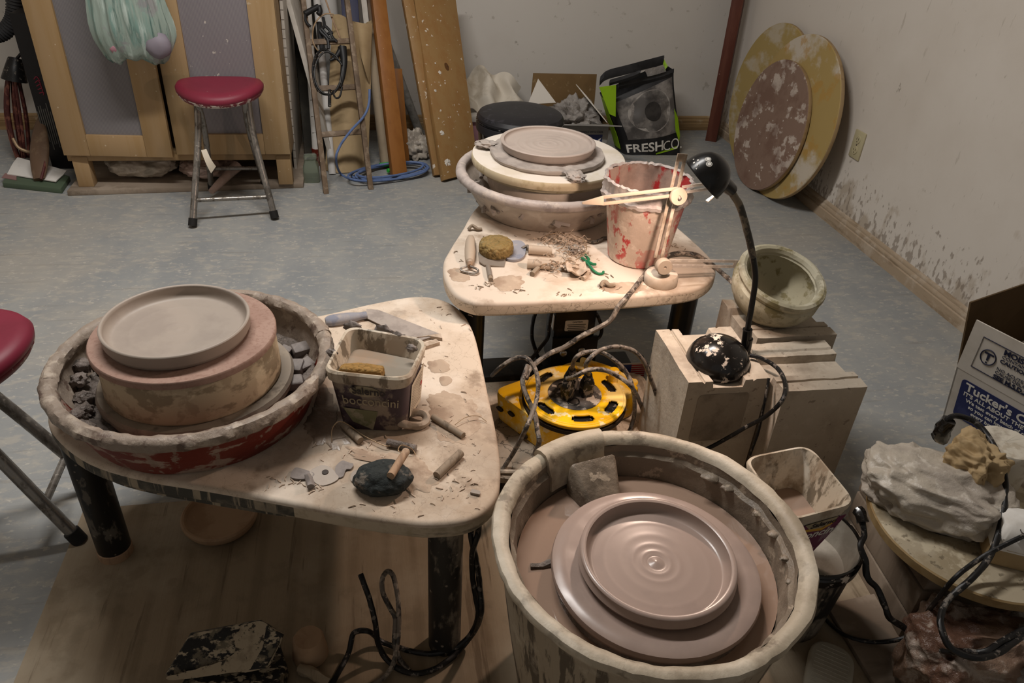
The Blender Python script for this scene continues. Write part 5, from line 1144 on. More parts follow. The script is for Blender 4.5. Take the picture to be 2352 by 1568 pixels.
# red bucket
bc = Vector((.640, 1.606, TF)); t = thing('bucket', 'red paint bucket crusted with pale clay standing on the back wheel table', 'bucket', bc)
HBk = .205; rb0, rt0 = .072, .101
def rr_(z): return rb0+(rt0-rb0)*z/HBk
mb = MB(); mb.lathe(bc, [(rb0-.006, 0), (rb0, .004), (rr_(.155), .155), (rr_(.158)+.002, .158), (rr_(.165)+.006, .163)], 90, wob=.0018, seed=3); mb.build('bucket_wall', 'bucket_red', t)
mb = MB(); mb.lathe(bc, [(rr_(.163)+.004, .160), (rr_(.17)+.010, .164), (rr_(.18)+.011, .172), (rr_(.18)+.006, .178), (rr_(.19)+.005, .198), (rr_(.2)+.006, .205), (rr_(.2)+.001, .2085), (rr_(.2)-.004, .204)], 130, wob=.0055, seed=6, wf=7); mb.build('rim_collar', 'rim_far', t)
mb = MB(); mb.lathe(bc, [(rr_(.2)-.0035, .2045), (rr_(.15)-.004, .15), (rr_(.06)-.004, .06), (0, .05)], 90, wob=.003, seed=9); mb.build('bucket_lining', 'bucket_inner', t)
text("THE", 'flag_red', t, (bc.x+.040, bc.y-.0735, TF+.05), Vector((.12, .05, 1)), Vector((-1, -.55, .1)), .016, off=.0005)
# throwing gauge: weighted base, upright slotted arm, pointer arms, two thumb knobs
gb = Vector((.655, 1.470, TF)); t = thing('throwing_gauge', 'pale throwing gauge with slotted arms and round base in front of the red bucket', 'gauge', gb)
mb = MB(); mb.lathe(gb, [(0, 0), (.038, 0), (.0395, .003), (.039, .020), (.036, .025), (.020, .028), (0, .028)], 64, wob=.0008); mb.build('base', 'clay_dust_far', t)
GY = 1.462
K1, K2 = on_y(1525, 613, GY-.018), on_y(1558, 452, GY-.016)
def knob(p, r, d):
    mb = MB(); prof = [(0, 0), (r*.9, 0), (r, .003), (r, d-.003), (r*.92, d), (.0035, d), (.003, d-.003), (0, d-.003)]
    mb.lathe(p+Vector((0, d*.6, 0)), prof, 60, R=rot('X', 84)); c = p
    return mb
k1 = knob(K1, .0185, .020); k1.each(lambda v: v); k1.build('thumb_knob', 'tool_pale', t)
knob(K2, .0195, .014).build('thumb_knob', 'tool_pale', t)
mb = MB(); mb.lathe(K2+Vector((0, -.010, 0)), [(0, .002), (.004, .001), (.004, 0)], 14, R=rot('X', 84)); mb.build('bolt', 'steel_dull', t)
mb = MB(); mb.tube([gb+Vector((0, -.002, .02)), K1+Vector((0, .010, 0))], .010, 14, 1); mb.build('post', 'tool_pale', t)
def slotted(A, B, w, m, th=.0035, slot=(.12, .95), tip=0.0, name='arm'):
    A, B = Vector(A), Vector(B); d = (B-A); L = d.length; d.normalize(); s = d.cross(Vector((0, 1, 0))).normalized(); n = d.cross(s)
    mb = MB()
    def bar(u0, u1, c, ww): 
        P, Q = A+d*(L*u0)+s*c, A+d*(L*u1)+s*c; a = s*ww/2; b = n*th/2
        mb.hexa([P-a-b, P+a-b, P+a+b, P-a+b], [Q-a-b, Q+a-b, Q+a+b, Q-a+b], .0004)
    bar(slot[0], slot[1], w*.32, w*.30); bar(slot[0], slot[1], -w*.32, w*.30)
    if slot[0] > 0: 
        P, Q = A, A+d*(L*slot[0]*1.02); a = s*w*.46; b = n*th/2; a0_ = s*w*(.10 if tip else .46)
        mb.hexa([P-a0_-b, P+a0_-b, P+a0_+b, P-a0_+b], [Q-a-b, Q+a-b, Q+a+b, Q-a+b], .0004)
    if slot[1] < 1: bar(slot[1], 1, 0, w*.94)
    return mb.build(name, m, t)
slotted(on_y(1512, 592, GY), on_y(1568, 353, GY+.02), .024, 'acrylic_dusty', slot=(0, .93), name='upright_arm')
slotted(on_y(1337, 466, GY-.004), on_y(1556, 440, GY-.010), .024, 'tool_pale', slot=(.22, 1.0), tip=1, name='pointer_arm')
slotted(on_y(1566, 436, GY-.010), on_y(1650, 424, GY-.012), .020, 'acrylic_clear', slot=(0, .97), name='pointer_extension')
slotted(on_y(1535, 604, GY-.004), on_y(1694, 606, GY+.010), .022, 'acrylic_clear', slot=(0, .94), name='lower_arm')
# sponge, ribs, tools
c = aF(1140, 566, .020); mb = MB(); mb.lathe(c, [(0, -.020), (.036, -.020), (.041, -.014), (.0425, 0), (.041, .010), (.036, .0145), (.02, .0155), (0, .016)], 64, wob=.0025, seed=3)
MBs = mb; t = setp(mb.build('sponge', 'sponge_yellow', loc=c-Vector((0, 0, .02)), sharp=60), 'round yellow throwing sponge on the back wheel table', 'sponge')
q = [aF(1098, 585), aF(1100, 606), aF(1112, 613), aF(1158, 614), aF(1166, 578), aF(1120, 575)]; mb = MB(); mb.loft([[p+Vector((0, 0, .0015)) for p in q], [p+Vector((0, 0, .0045)) for p in q]]); mb.each(lambda v: v+Vector((0, 0, .003*math.sin((v.x)*60)))); mb.each(lambda v: Vector((v.x, v.y, max(v.z, TF+.0008))))
setp(mb.build('metal_rib', 'rib_grey', loc=q[0]), 'square grey rib half under the yellow sponge', 'rib')
P = spline([aF(*p) for p in [(1162, 598), (1185, 602), (1204, 592), (1207, 570), (1195, 558), (1172, 560), (1160, 578)]], 6, True)
mb = MB(); mb.loft([[p+Vector((0, 0, .001)) for p in P], [p+Vector((0, 0, .007)) for p in P]]); setp(mb.build('rubber_rib', 'rubber_blue', loc=P[0]), 'round bluish grey rubber rib right of the yellow sponge', 'rib')
t = thing('loop_tool', 'pale wooden handled loop tool at the left end of the back wheel table', 'tool', aF(1079, 580))
A, B = aF(1081, 546, .013), aF(1079, 604, .010); mb = MB(); mb.tube([A, A.lerp(B, .2), A.lerp(B, .55), A.lerp(B, .9), B], lambda u: .0055+.0082*math.sin(PI*min(1, .15+u*.8))**1.2-(.002 if u > .85 else 0), 18, 6); mb.build('handle', 'tool_pale', t)
mb = MB(); mb.tube([B, aF(1079, 612, .010)], .0062, 12, 1); mb.build('ferrule', 'tool_wood', t)
mb = MB(); mb.tube([aF(1079, 610, .010), aF(1060, 616, .008), aF(1062, 622, .006), aF(1090, 628, .005), aF(1098, 620, .007), aF(1081, 611, .011)], .0026, 8, 6); mb.build('wire_loop', 'steel_dull', t)
t = thing('needle_tool', 'thin grey handled tool poking out from under the square rib', 'tool', aF(1122, 625))
mb = MB(); mb.tube([aF(1121, 612, .005), aF(1126, 636, .005)], .0062, 12, 1); mb.build('handle', 'rib_grey', t)
mb = MB(); mb.tube([aF(1126, 636, .005), aF(1127, 642, .005)], .0052, 10, 1); mb.build('tip', 'tool_wood_grey', t)
t = thing('wire_cutter', 'clay cutting wire with two pale round wooden handles on the back wheel table', 'wire cutter', aF(1240, 590))
for A, B in (((1214, 573), (1268, 577)), ((1211, 605), (1265, 609))):
    mb = MB(); mb.tube([aF(*A, .0115), aF(*B, .0115)], .0115, 20, 1); h = mb.build('handle', 'tool_pale', t)
mb = MB(); mb.tube([aF(1266, 608, .012), aF(1300, 602, .022), aF(1328, 594, .02), aF(1346, 575, .02), aF(1343, 553, .018), aF(1318, 541, .016), aF(1280, 536, .012), aF(1255, 541, .01), aF(1247, 552, .006)], .0011, 6, 8); mb.build('wire', 'wire_brass', t)
mb = MB(); mb.tube([aF(1262, 606, .016), aF(1248, 607, .02), aF(1240, 615, .008)], .0011, 6, 5); mb.build('wire', 'wire_brass', t)
mb = MB(); mb.tube([aF(1238, 613, .007), aF(1222, 630, .006)], lambda u: .006+.002*math.sin(u*3), 10, 5, lump=.3); setp(mb.build('clay_stub', 'tool_wood_grey', loc=aF(1230, 622)), 'small ribbed clay coated stub in front of the pale wire handles', 'toggle')
mb = MB(); mb.tube([aF(1200, 572, .005), aF(1212, 566, .007), aF(1214, 572, .01)], .005, 8, 4, lump=.4); setp(mb.build('wire_twist', 'rib_grey', loc=aF(1200, 572)), 'grey twist of wire between the rubber rib and the upper pale handle', 'wire')
def spillF(label, pts, m, h=.0008):
    P = spline([aF(*p) for p in pts], 14, True); g = sum(P, Vector())/len(P); P = [p+(p-g)*(.22*noise.noise(p*45)+.16*noise.noise(p*120)) for p in P]
    mb = MB(); mb.loft([[p+Vector((0, 0, .0003)) for p in P], [p.lerp(g, .06)+Vector((0, 0, h)) for p in P], [p.lerp(g, .4)+Vector((0, 0, h*1.1)) for p in P]]); o = mb.build('slip_spill', m, loc=g); setp(o, label, 'slip', kind='stuff')
spillF('brown dried slip stain at the left front corner of the back wheel table', [(1032, 622), (1050, 616), (1075, 626), (1080, 642), (1060, 650), (1038, 640)], 'dried_slip')
spillF('brown dried slip stain in the middle of the front edge of the back wheel table', [(1130, 645), (1165, 632), (1200, 640), (1198, 660), (1165, 668), (1140, 662)], 'dried_slip')
spillF('brown dried slip stain around the gauge base on the back wheel table', [(1380, 655), (1420, 648), (1470, 652), (1480, 668), (1430, 674), (1390, 668)], 'dried_slip')
# pile of clay shavings
random.seed(5); mb = MB()
for i in range(150):
    a, b = random.choice([(1290, 565), (1310, 560), (1300, 580), (1285, 592), (1265, 555), (1330, 590), (1300, 618), (1275, 622)]); p = aF(a+random.gauss(0, 20), b+random.gauss(0, 9)); h = .004+.022*random.random()*math.exp(-((a-1300)/60)**2)
    s = random.uniform(.004, .013); an = random.uniform(0, 2*PI); d = Vector((math.cos(an), math.sin(an), 0))*s; e = Vector((-d.y, d.x, 0))*.6
    C = p+Vector((0, 0, h))
    S = [C-d, C-d*.4+e+Vector((0, 0, s*.5)), C+d*.3-e*.4+Vector((0, 0, s*.2)), C+d+e*.5]
    S = spline(S, 4); wv = Vector((0, 0, random.uniform(.0015, .0042)))
    mb.loft([[q-wv*.5, q+Vector((d.y, -d.x, 0)).normalized()*.0006, q+wv*.5, q-Vector((d.y, -d.x, 0)).normalized()*.0006] for q in S])
mb.each(lambda v: Vector((v.x, v.y, max(v.z, TF+.0006))))
setp(mb.build('clay_shavings', 'shaving', loc=aF(1300, 585)), 'heap of curled dry clay shavings beside the wire handles', 'clay', kind='stuff')
for i, (a, b, r, lb) in enumerate(((1312, 608, (.026, .016, .010), 'fat folded clay curl at the front of the heap of shavings'), (1322, 572, (.020, .014, .009), 'grey clay flake lying on the right of the shavings heap'))):
    p = aF(a, b, .012); mb = MB(); mb.blob(p, r, 4, .6, 2.4, i+9); mb.each(lambda v: Vector((v.x, v.y, max(v.z, TF+.0006)))); setp(mb.build('clay_curl', ('shaving', 'rib_grey')[i], loc=p-Vector((0, 0, .012)), sharp=70), lb, 'clay')
mb = MB(); c = aF(1325, 622, .012)
mb.sheet(lambda u, v: c+Vector((.024*(u-.5)*2, .020*(v-.5)*2, .012*((u-.5)**2+(v-.5)**2)*3-.006+.004*math.sin(u*9))), 12, 12, .0025); mb.each(lambda v: Vector((v.x, v.y, max(v.z, TF+.0006)))); setp(mb.build('clay_scrap', 'shaving', loc=c-Vector((0, 0, .012))), 'cupped pale clay scrap right of the folded clay curl', 'clay')
mb = MB(); mb.tube([aF(1352, 628, .006), aF(1350, 620, .010), aF(1346, 634, .006), aF(1338, 640, .005)], .006, 8, 5); setp(mb.build('clay_scrap', 'tool_pale', loc=aF(1346, 632)), 'small pale bent clay strip in front of the cupped scrap', 'clay')
t = thing('green_wire_tool', 'dark green twisted plastic piece right of the clay shavings', 'tool', aF(1360, 610))
mb = MB(); mb.tube([aF(1335, 590, .006), aF(1348, 603, .008), aF(1362, 620, .006), aF(1374, 628, .004), aF(1384, 628, .004), aF(1386, 624, .004)], .0032, 8, 5); mb.build('stem', 'toy_green', t)
mb = MB(); mb.tube([aF(1344, 586, .008), aF(1352, 594, .012), aF(1350, 600, .010), aF(1360, 606, .009), aF(1368, 607, .006)], .0036, 8, 5, lump=.4); mb.build('twist', 'toy_green', t)
crumbs('clay_crumbs', 'dry clay crumbs scattered over the back wheel table', [(1105, 655, 16, 5), (1400, 635, 18, 4), (1400, 660, 18, 4), (1300, 675, 14, 4), (1190, 670, 10, 4), (1180, 540, 60, 10), (1570, 560, 30, 20), (1075, 590, 15, 20)], TF, 'tool_wood_grey', 80, .0015, .007, 31)
for i, (a, b, lb) in enumerate(((1396, 660, 'curled clay ribbon near the front edge of the back wheel table'), (1092, 530, 'tiny grey clay lump left of the pan on the back wheel table'))):
    p = aF(a, b); mb = MB(); mb.tube([p+Vector((-.018, 0, .004)), p+Vector((-.008, .006, .012)), p+Vector((.004, -.002, .007)), p+Vector((.016, .002, .004))], .0045, 8, 5, lump=.5); setp(mb.build('clay_curl', 'tool_wood_grey', loc=p), lb, 'clay')
cord('cord_end', 'cord_mud', 'short muddy cord end lying between the shavings and the red bucket', [aF(1348, 553, .004), aF(1362, 556, .005), aF(1376, 552, .006), aF(1388, 546, .006), aF(1400, 546, .004)], .0042)

# ------------------------------------------------------------------ concrete blocks with the pot and the desk lamp
def conc_block(name, label, x0, x1, y0, y1, h, along, recess=None, rz=0.0, chip=False):
    """block on end: the top carries two ridges with a groove each and a sunk middle; ridges run along x or y"""
    c = Vector(((x0+x1)/2, (y0+y1)/2, 0)); L, D = (x1-x0, y1-y0) if along == 'x' else (y1-y0, x1-x0)
    prof = [(0, 0), (D, 0), (D, h), (D*.80+.006, h), (D*.80, h-.005), (D*.795, h-.005), (D*.79, h-.0005), (D*.70, h-.001), (D*.68, h-.018), (D*.32, h-.018), (D*.30, h-.001), (D*.21, h-.0005), (D*.205, h-.005), (D*.20, h-.005), (D*.20-.006, h), (0, h)]
    t = thing(name, label, 'concrete block', c, 'concrete blocks standing on end')
    mb = MB(); n = 12; rings = []
    for i in range(n+1):
        s = -L/2+L*i/n; ring = []
        for d, z in prof:
            v = Vector((s, d-D/2, z)) if along == 'x' else Vector((D/2-d, s, z))
            ring.append(c+rot('Z', rz) @ v)
        rings.append(ring)
    mb.loft(rings); 
    amp = .0016
    for v in mb.v:
        if v.z > .02: v += noise.noise_vector(v*38)*amp
    if chip:
        for v in mb.v:
            if v.z > h-.03 and (v-Vector((x0, y1, h))).length < .05: v.z -= .012
    o = mb.build('block', 'concrete', t, sharp=30)
    if recess:
        (a0, b0), (a1, b1) = recess; yy = y0-.0012; p, q = on_y(a0, b0, yy), on_y(a1, b1, yy)
        mb = MB(); poly = rpoly([(p.x, q.z), (q.x, q.z), (q.x, p.z), (p.x, p.z)], .012); mb.loft([[(x, yy, z) for x, z in poly], [(x, yy+.004, z) for x, z in poly]]); mb.build('patch', 'concrete_dark', t, label='dark inside of the hollow core painted flat on the front face')  # darkness of the hollow core painted as a flat patch
    return t
HB_ = .36
conc_block('concrete_block', 'concrete block on end under the black desk lamp base, dark patch on its front', .617, .797, 1.157, 1.36, HB_, 'y', ((1606, 908), (1694, 1006)))
conc_block('concrete_block', 'concrete block on end just right of the lamp block, ridges on its top', .806, .992, 1.108, 1.285, HB_, 'x')
conc_block('concrete_block', 'concrete block with a chipped corner holding up the round ceramic pot', .838, 1.035, 1.305, 1.50, HB_, 'x', chip=True)
# pot
pc = Vector((.908, 1.430, HB_-.006)); Rp = rot('X', 19) @ rot('Y', 4)
t = thing('ceramic_pot', 'round mottled grey green ceramic pot with wide open mouth standing on the rear concrete block', 'pot', pc)
k_ = .86
mb = MB(); mb.lathe(pc, [(r*k_, z*k_) for r, z in [(.062, .0), (.068, .004), (.092, .026), (.112, .058), (.121, .086), (.120, .104), (.113, .112), (.118, .118), (.121, .126), (.118, .135), (.110, .138), (.102, .135), (.097, .126), (.098, .121), (.094, .118), (.099, .112), (.106, .100), (.104, .075), (.088, .042), (.06, .022), (0, .016)]], 96, R=Rp, wob=.0014); mb.lathe(pc, [(0, 0), (.062*k_, 0)], 96, R=Rp); lo_ = min(v.z for v in mb.v); mb.each(lambda v: v+Vector((0, 0, HB_-.0175-lo_))); mb.build('pot_body', 'pot_glaze', t)
# desk lamp
lc = Vector((.712, 1.232, HB_-.018)); t = thing('desk_lamp', 'black gooseneck desk lamp with splattered dome base standing on a concrete block', 'lamp', lc)
mb = MB(); mb.lathe(lc, [(0, 0), (.062, 0), (.066, .004), (.0675, .012)]+[(.0675*math.cos(a), .012+.060*math.sin(a)) for a in [PI/2*k/14 for k in range(1, 15)]], 80); mb.build('base', 'lamp_black_splat', t)
nb0 = at(1716, 782, .392); NY = nb0.y
G = [nb0+Vector((0, 0, -.012)), on_y(1719, 745, NY), on_y(1727, 700, NY+.004), on_y(1735, 640, NY+.010), on_y(1730, 590, NY+.018), on_y(1716, 530, NY+.026), on_y(1700, 475, NY+.034), on_y(1680, 440, NY+.036)]
mb = MB(); mb.tube([lc+Vector((.040, .012, .035)), nb0+Vector((.0, .0, -.03)), nb0+Vector((0, 0, .006))], .0115, 14, 4); mb.tube([nb0+Vector((-.0005, 0, -.01)), on_y(1717, 756, NY)], .0105, 14, 1); mb.build('neck_socket', 'lamp_black', t)
mb = MB(); mb.tube(G[:5], .0062, 12, 6); nk = mb.build('gooseneck', 'lamp_black', t)
mb = MB(); mb.tube(G[4:], .0072, 12, 8, lump=.12); mb.build('gooseneck', 'lamp_grey_neck', t, label='dusty grey flexible upper part of the gooseneck')
# shade: dome whose axis points down to the left
AX = -HAX; tip = G[-1]; hc = tip-AX*.060
ref = AX.cross(Vector((0, 0, 1))).normalized(); Rh = Matrix((ref, AX.cross(ref), AX)).transposed()
out = [(.0455*math.cos(a)**.9 if a < PI/2-1e-4 else 0, .052*math.sin(a)) for a in [PI/2*k/16 for k in range(17)]]
ins = [(max(0, r-.0022), max(z-.003, 0)) for r, z in out]
HC = on_y(1614, 411, NY+.016)
mb = MB(); mb.lathe(HC, [(.0465, -.003), (.0470, 0)]+out, 72, R=Rh); sh = mb.build('shade', 'lamp_black', t)
mb = MB(); mb.lathe(HC, [(.0465, -.003), (.0435, -.002)]+ins, 72, R=Rh); mb.build('shade_lining', 'lamp_inner', sh)
mb = MB(); mb.tube([on_y(1656, 418, NY+.020), on_y(1668, 426, NY+.026), on_y(1680, 436, NY+.034)], lambda u: .0150-.003*u, 20, 3); mb.build('shade_cap', 'lamp_black', sh)
mb = MB(); mb.blob(HC+AX*.022, (.011, .011, .014), 3, 0); mb.build('bulb', 'bulb_glass', sh)
bulb.location = HC+AX*.006
def onshade(a, ph): 
    r = .0458*math.cos(a)**.9; return HC+Rh @ Vector((r*math.cos(ph), r*math.sin(ph), .0525*math.sin(a)))
def nearest(pxl):
    best = None
    for i in range(1, 60):
        for j in range(120):
            a, ph = PI/2*i/60, 2*PI*j/120; q = onshade(a, ph)
            if (q-(HC-AX*.0)).dot(EYE-q) <= 0: continue
            v = q-EYE; u = v.dot(_f); e = (1176+FPX*v.dot(_r)/u-pxl[0])**2+(784+FPX*v.dot(_d)/u-pxl[1])**2
            if best is None or e < best[0]: best = (e, a, ph, q)
    return best
def decal(pxl, r, m, sides=20, sq=1.0, name='mark', lift=.0006):
    e, a, ph, q = nearest(pxl); n = (q-(HC+AX*.004)).normalized(); ex = n.cross(Vector((0, 0, 1))).normalized(); R = Matrix((ex, n.cross(ex), n)).transposed()
    mb = MB(); mb.lathe(q-n*.0004, [(0, lift+.0006), (r*.9, lift+.0004), (r, lift-.0006)], sides, R=R); return mb.build(name, m, sh), q, R, n
for p_, r_, s_ in (((1594, 373), .0026, 4), (1 and (1602, 379), .0024, 3), ((1604, 368), .0024, 4), ((1600, 387), .0022, 3), ((1593, 366), .0018, 4)): decal(p_, r_, 'ink_white', s_, name='triangle_mark')
for p_ in ((1629, 377), (1626, 366)):
    o, q, R, n = decal(p_, .0058, 'ink_white', 28, name='round_mark')
    mb = MB(); mb.lathe(q+n*.0006, [(.0034, 0), (.0040, .0005), (.0044, 0)], 24, R=R); mb.build('mark_ring', 'lamp_black', o)
q = HC-AX*.001+Rh @ Vector((0, 0, 0))
S0, S1 = on_y(1640, 449, HC.y-.015), on_y(1624, 463, HC.y-.020)
mb = MB(); mb.tube([S0, S1], lambda u: .0022+.0012*u, 10, 1); mb.build('switch_pin', 'white_plastic', sh)
cord('lamp_cord', 'cord_black', 'black cord of the desk lamp looping off the concrete block towards the tub', [at(1722, 816, .37), at(1752, 824, .372), at(1786, 846, .368), at(1803, 880, .364), on_y(1797, 918, 1.085), on_y(1760, 955, 1.095), on_y(1715, 980, 1.12), on_y(1675, 1003, 1.13), on_y(1635, 1025, 1.13), on_y(1590, 1045, 1.12)], .0046, lump=.05)
cord('cord', 'cord_black', 'thin black strip for the shade in the slit between the two front concrete blocks', [on_y(1766, 868, 1.15), on_y(1757, 920, 1.13), on_y(1742, 990, 1.125), on_y(1722, 1045, 1.12)], .003)  # no real cord: black tube added for the shaded gap between the blocks

# ------------------------------------------------------------------ cord reel on its tray
TZ = .085
bx = MB(); t = thing('control_box', 'low black control box behind the cream tray with a flag sticker', 'box', (.50, 1.66, 0))
bx.box((.46, 1.63, .045), (.44, .09, .09), bev=.006); bx.build('housing', 'motor_black', t)
q0 = on_y(1428, 838, 1.5835); q1 = on_y(1478, 866, 1.5835)
fx0, fx1, fz0, fz1 = q0.x, q1.x, q1.z-.0, q0.z
fz1 = max(fz1, .03); fz0 = min(fz0, fz1-.02)
t2 = t
mb = MB(); mb.hexa([(fx0-.01, 1.5835, fz0-.01), (fx1+.006, 1.5835, fz0-.01), (fx1+.006, 1.585, fz0-.01), (fx0-.01, 1.585, fz0-.01)], [(fx0-.01, 1.5835, fz1+.004), (fx1+.006, 1.5835, fz1+.004), (fx1+.006, 1.585, fz1+.004), (fx0-.01, 1.585, fz1+.004)]); mb.build('flag_sticker', 'sticker_white', t)
for i in range(7):
    z = fz1-(fz1-fz0)*(i*2+.5)/13; mb = MB(); mb.box(((fx0+fx1)/2, 1.5832, z-(fz1-fz0)/26), (fx1-fx0, .0008, (fz1-fz0)/13)); mb.build('flag_stripe', 'flag_red', t)
mb = MB(); mb.box((fx0+(fx1-fx0)*.2, 1.5828, fz1-(fz1-fz0)*.27), ((fx1-fx0)*.42, .0008, (fz1-fz0)*.54)); mb.build('flag_canton', 'flag_blue', t)
tray4 = [at(1098, 1085, TZ), at(1565, 1090, TZ), at(1478, 858, TZ), at(1096, 848, TZ)]
t = thing('tray', 'shallow cream plastic tray with dried mud under the yellow cord reel', 'tray', sum(tray4, Vector())/4*1.0)
def tr(d, z, rad=.035): return [(x, y, z) for x, y in rpoly(shrink([(p.x, p.y) for p in tray4], d), rad)]
mb = MB(); mb.loft([tr(.03, TZ-.05), tr(.004, TZ-.006), tr(0, TZ), tr(.004, TZ+.003), tr(.014, TZ+.002), tr(.022, TZ-.010), tr(.030, TZ-.012)], True, True); mb.build('tray_body', 'tray_cream', t)
for i in range(4):
    p = tray4[i]; g = sum(tray4, Vector())/4; p = p.lerp(g, .16); mb = MB(); mb.lathe((p.x, p.y, 0), [(0, PLY if p.y < 1.16 else 0), (.02, PLY if p.y < 1.16 else 0), (.02, TZ-.04), (0, TZ-.04)], 16); mb.build('foot', 'motor_black', t)
mb = MB(); q = [at(1130, 1090, TZ-.010), at(1290, 1090, TZ-.010), at(1210, 985, TZ-.010), at(1140, 965, TZ-.010)]; q = spline(q, 6, True); mb.loft([[p+Vector((0, 0, -.002)) for p in q], [p+Vector((0, 0, .003)) for p in q]]); setp(mb.build('dried_mud', 'mud_cracked', loc=q[0]), 'cracked grey mud dried in the left front of the cream tray', 'mud', kind='stuff')
# the reel
RZ0 = TZ-.006; RZ1 = .160
c4 = [at(1128, 893, RZ1), at(1262, 990, RZ1), at(1482, 888, RZ1), at(1325, 822, RZ1)]
cc = sum(c4, Vector())/4
t = thing('cord_reel', 'bright yellow round extension cord reel with three plugs in it', 'cord reel', (cc.x, cc.y, RZ0))
ec = Vector((at(1320, 905, RZ1+.02).x, at(1320, 905, RZ1+.02).y, RZ1))
def bod(d, z, rad=.03): return [(x, y, z) for x, y in rpoly(shrink([(p.x, p.y) for p in c4], d), rad, 8)]
mb = MB(); mb.loft([bod(.012, RZ0), bod(.010, RZ0+.004), bod(.004, RZ1-.012), bod(.006, RZ1-.003), bod(.012, RZ1)], True, True); mb.build('case', 'reel_yellow', t)
DR = .122
lA, lB = at(1183, 885, RZ1+.03), at(1452, 925, RZ1+.03)
mb = MB(); mb.lathe(ec, [(DR+.002, -.004), (DR+.002, .006), (DR-.006, .006), (DR-.008, -.004)], 90); mb.build('groove', 'reel_groove', t)
# disc with slots: lathe sectors with real slot openings
mb = MB(); top = .022
mb.lathe(ec, [(DR-.010, .004), (DR-.002, .010), (DR, .018), (DR-.001, top-.003), (DR-.005, top)], 110)
slots = [math.radians(d) for d in (70, 14, -38, -92, -150, 128)]
NA = 240; rad_in, rad_out = .062, DR-.005
ra, rb_ = .083, .105
rs = [rad_in, .073, ra]+[ra+(rb_-ra)*k/6 for k in range(1, 7)]+[.112, rad_out]
def inslot(a, r):
    for s in slots:
        d = (a-s+PI) % (2*PI)-PI; L = .017/.094
        x = max(0, abs(d)-L)*.094; y = r-.094
        if x*x+y*y < .0098**2: return True
    return False
grid = {}
base = len(mb.v)
for i in range(NA):
    a = 2*PI*i/NA
    for j, r in enumerate(rs): mb.v.append(ec+Vector((r*math.cos(a), r*math.sin(a), top)))
for i in range(NA):
    for j in range(len(rs)-1):
        if inslot(2*PI*(i+.5)/NA, (rs[j]+rs[j+1])/2): continue
        i2 = (i+1) % NA; m_ = len(rs)
        mb.f.append((base+i*m_+j, base+i2*m_+j, base+i2*m_+j+1, base+i*m_+j+1)); mb.mi.append(0)
o = mb.build('disc', 'reel_yellow', t)
md = o.modifiers.new('thickness', 'SOLIDIFY'); md.thickness = .004; md.offset = -1
mb = MB(); mb.lathe(ec, [(0, .002), (DR-.014, .002), (DR-.013, .004)], 80); mb.lathe(ec, [(.075, .004), (.105, .008), (.105, .013), (.07, .014), (.06, .004)], 60); mb.build('wound_cord', 'cord_black', t)
mb = MB(); mb.lathe(ec, [(.0635, top-.004), (.0635, top+.001), (.061, top+.002), (.010, top+.0015), (0, top+.0015)], 80, wob=.0008); pn = mb.build('outlet_panel', 'reel_panel', t)
for a_ in (10, 130, 250):
    a_ = math.radians(a_); p = ec+Vector((.034*math.cos(a_), .034*math.sin(a_), top+.002)); mb = MB(); mb.lathe(p, [(.012, 0), (.0135, .002), (.015, .0015), (.0155, 0)], 28); mb.build('socket', 'plug_black', pn)
p = at(1408, 872, RZ1+top); mb = MB(); mb.lathe((p.x, p.y, RZ1+top-.002), [(.0125, 0), (.0115, .018), (.0125, .030), (.0105, .033), (0, .033)], 30); mb.build('crank_knob', 'reel_yellow', t)
for a, b in ((1147, 950), (1180, 950), (1198, 988)):
    pass
# slots in the left face of the case
e0 = c4[0].lerp(c4[1], .0); fdir = (c4[1]-c4[0]).normalized(); fn = fdir.cross(Vector((0, 0, 1))).normalized()
for u, z in ((.16, .118), (.36, .128), (.60, .092)):
    p = c4[0].lerp(c4[1], u)+fn*-.0005; p.z = z; mb = MB(); R = frame(fdir, Vector((0, 0, 1)))
    pol = [(.011*math.cos(k)*1.0, .0055*math.sin(k)) for k in [2*PI*i/20 for i in range(20)]]
    mb.loft([[p+fn*-.004+R @ Vector((x, y, 0)) for x, y in pol], [p+fn*.0006+R @ Vector((x, y, 0)) for x, y in pol]]); mb.build('slot', 'reel_groove', t)
# carrying handle moulded at the back right corner
h0, h1 = c4[2], c4[3]
mb = MB(); P = [h0.lerp(h1, .15)+Vector((0, 0, .0)), h0.lerp(h1, .22)+Vector((.010, .010, -.012)), h0.lerp(h1, .55)+Vector((.016, .018, -.012)), h0.lerp(h1, .85)+Vector((.01, .01, -.010)), h0.lerp(h1, .92)]
mb.tube(P, .009, 12, 6); mb.build('carry_handle', 'reel_yellow', t)
# plugs and cords
PT = RZ1+top
def plug(label, a, b, tilt, pts, m='cord_mud', ang=0):
    p = at(a, b, PT+.003); q = thing('plug', label, 'plug', (p.x, p.y, PT+.002), 'black plugs in the yellow reel')
    mb = MB(); R = rot('Z', ang)
    def rg(w, d, z): return [p+R @ Vector((x*w, y*d, 0))+Vector((0, 0, z))+Vector(tilt)*z for x, y in rpoly([(-1, -1), (1, -1), (1, 1), (-1, 1)], .5, 4)]
    mb.loft([rg(.0145, .012, 0), rg(.015, .0125, .004), rg(.015, .0125, .034), rg(.012, .010, .044), rg(.0075, .0075, .054), rg(.0065, .0065, .060)]); mb.build('plug_body', 'plug_black', q)
    top_ = p+Vector((0, 0, .056))+Vector(tilt)*.056
    mb = MB(); mb.tube([top_]+pts, .0050, 10, 8, lump=.10, seed=a); mb.build('cord', m, q)
gy = 1.30
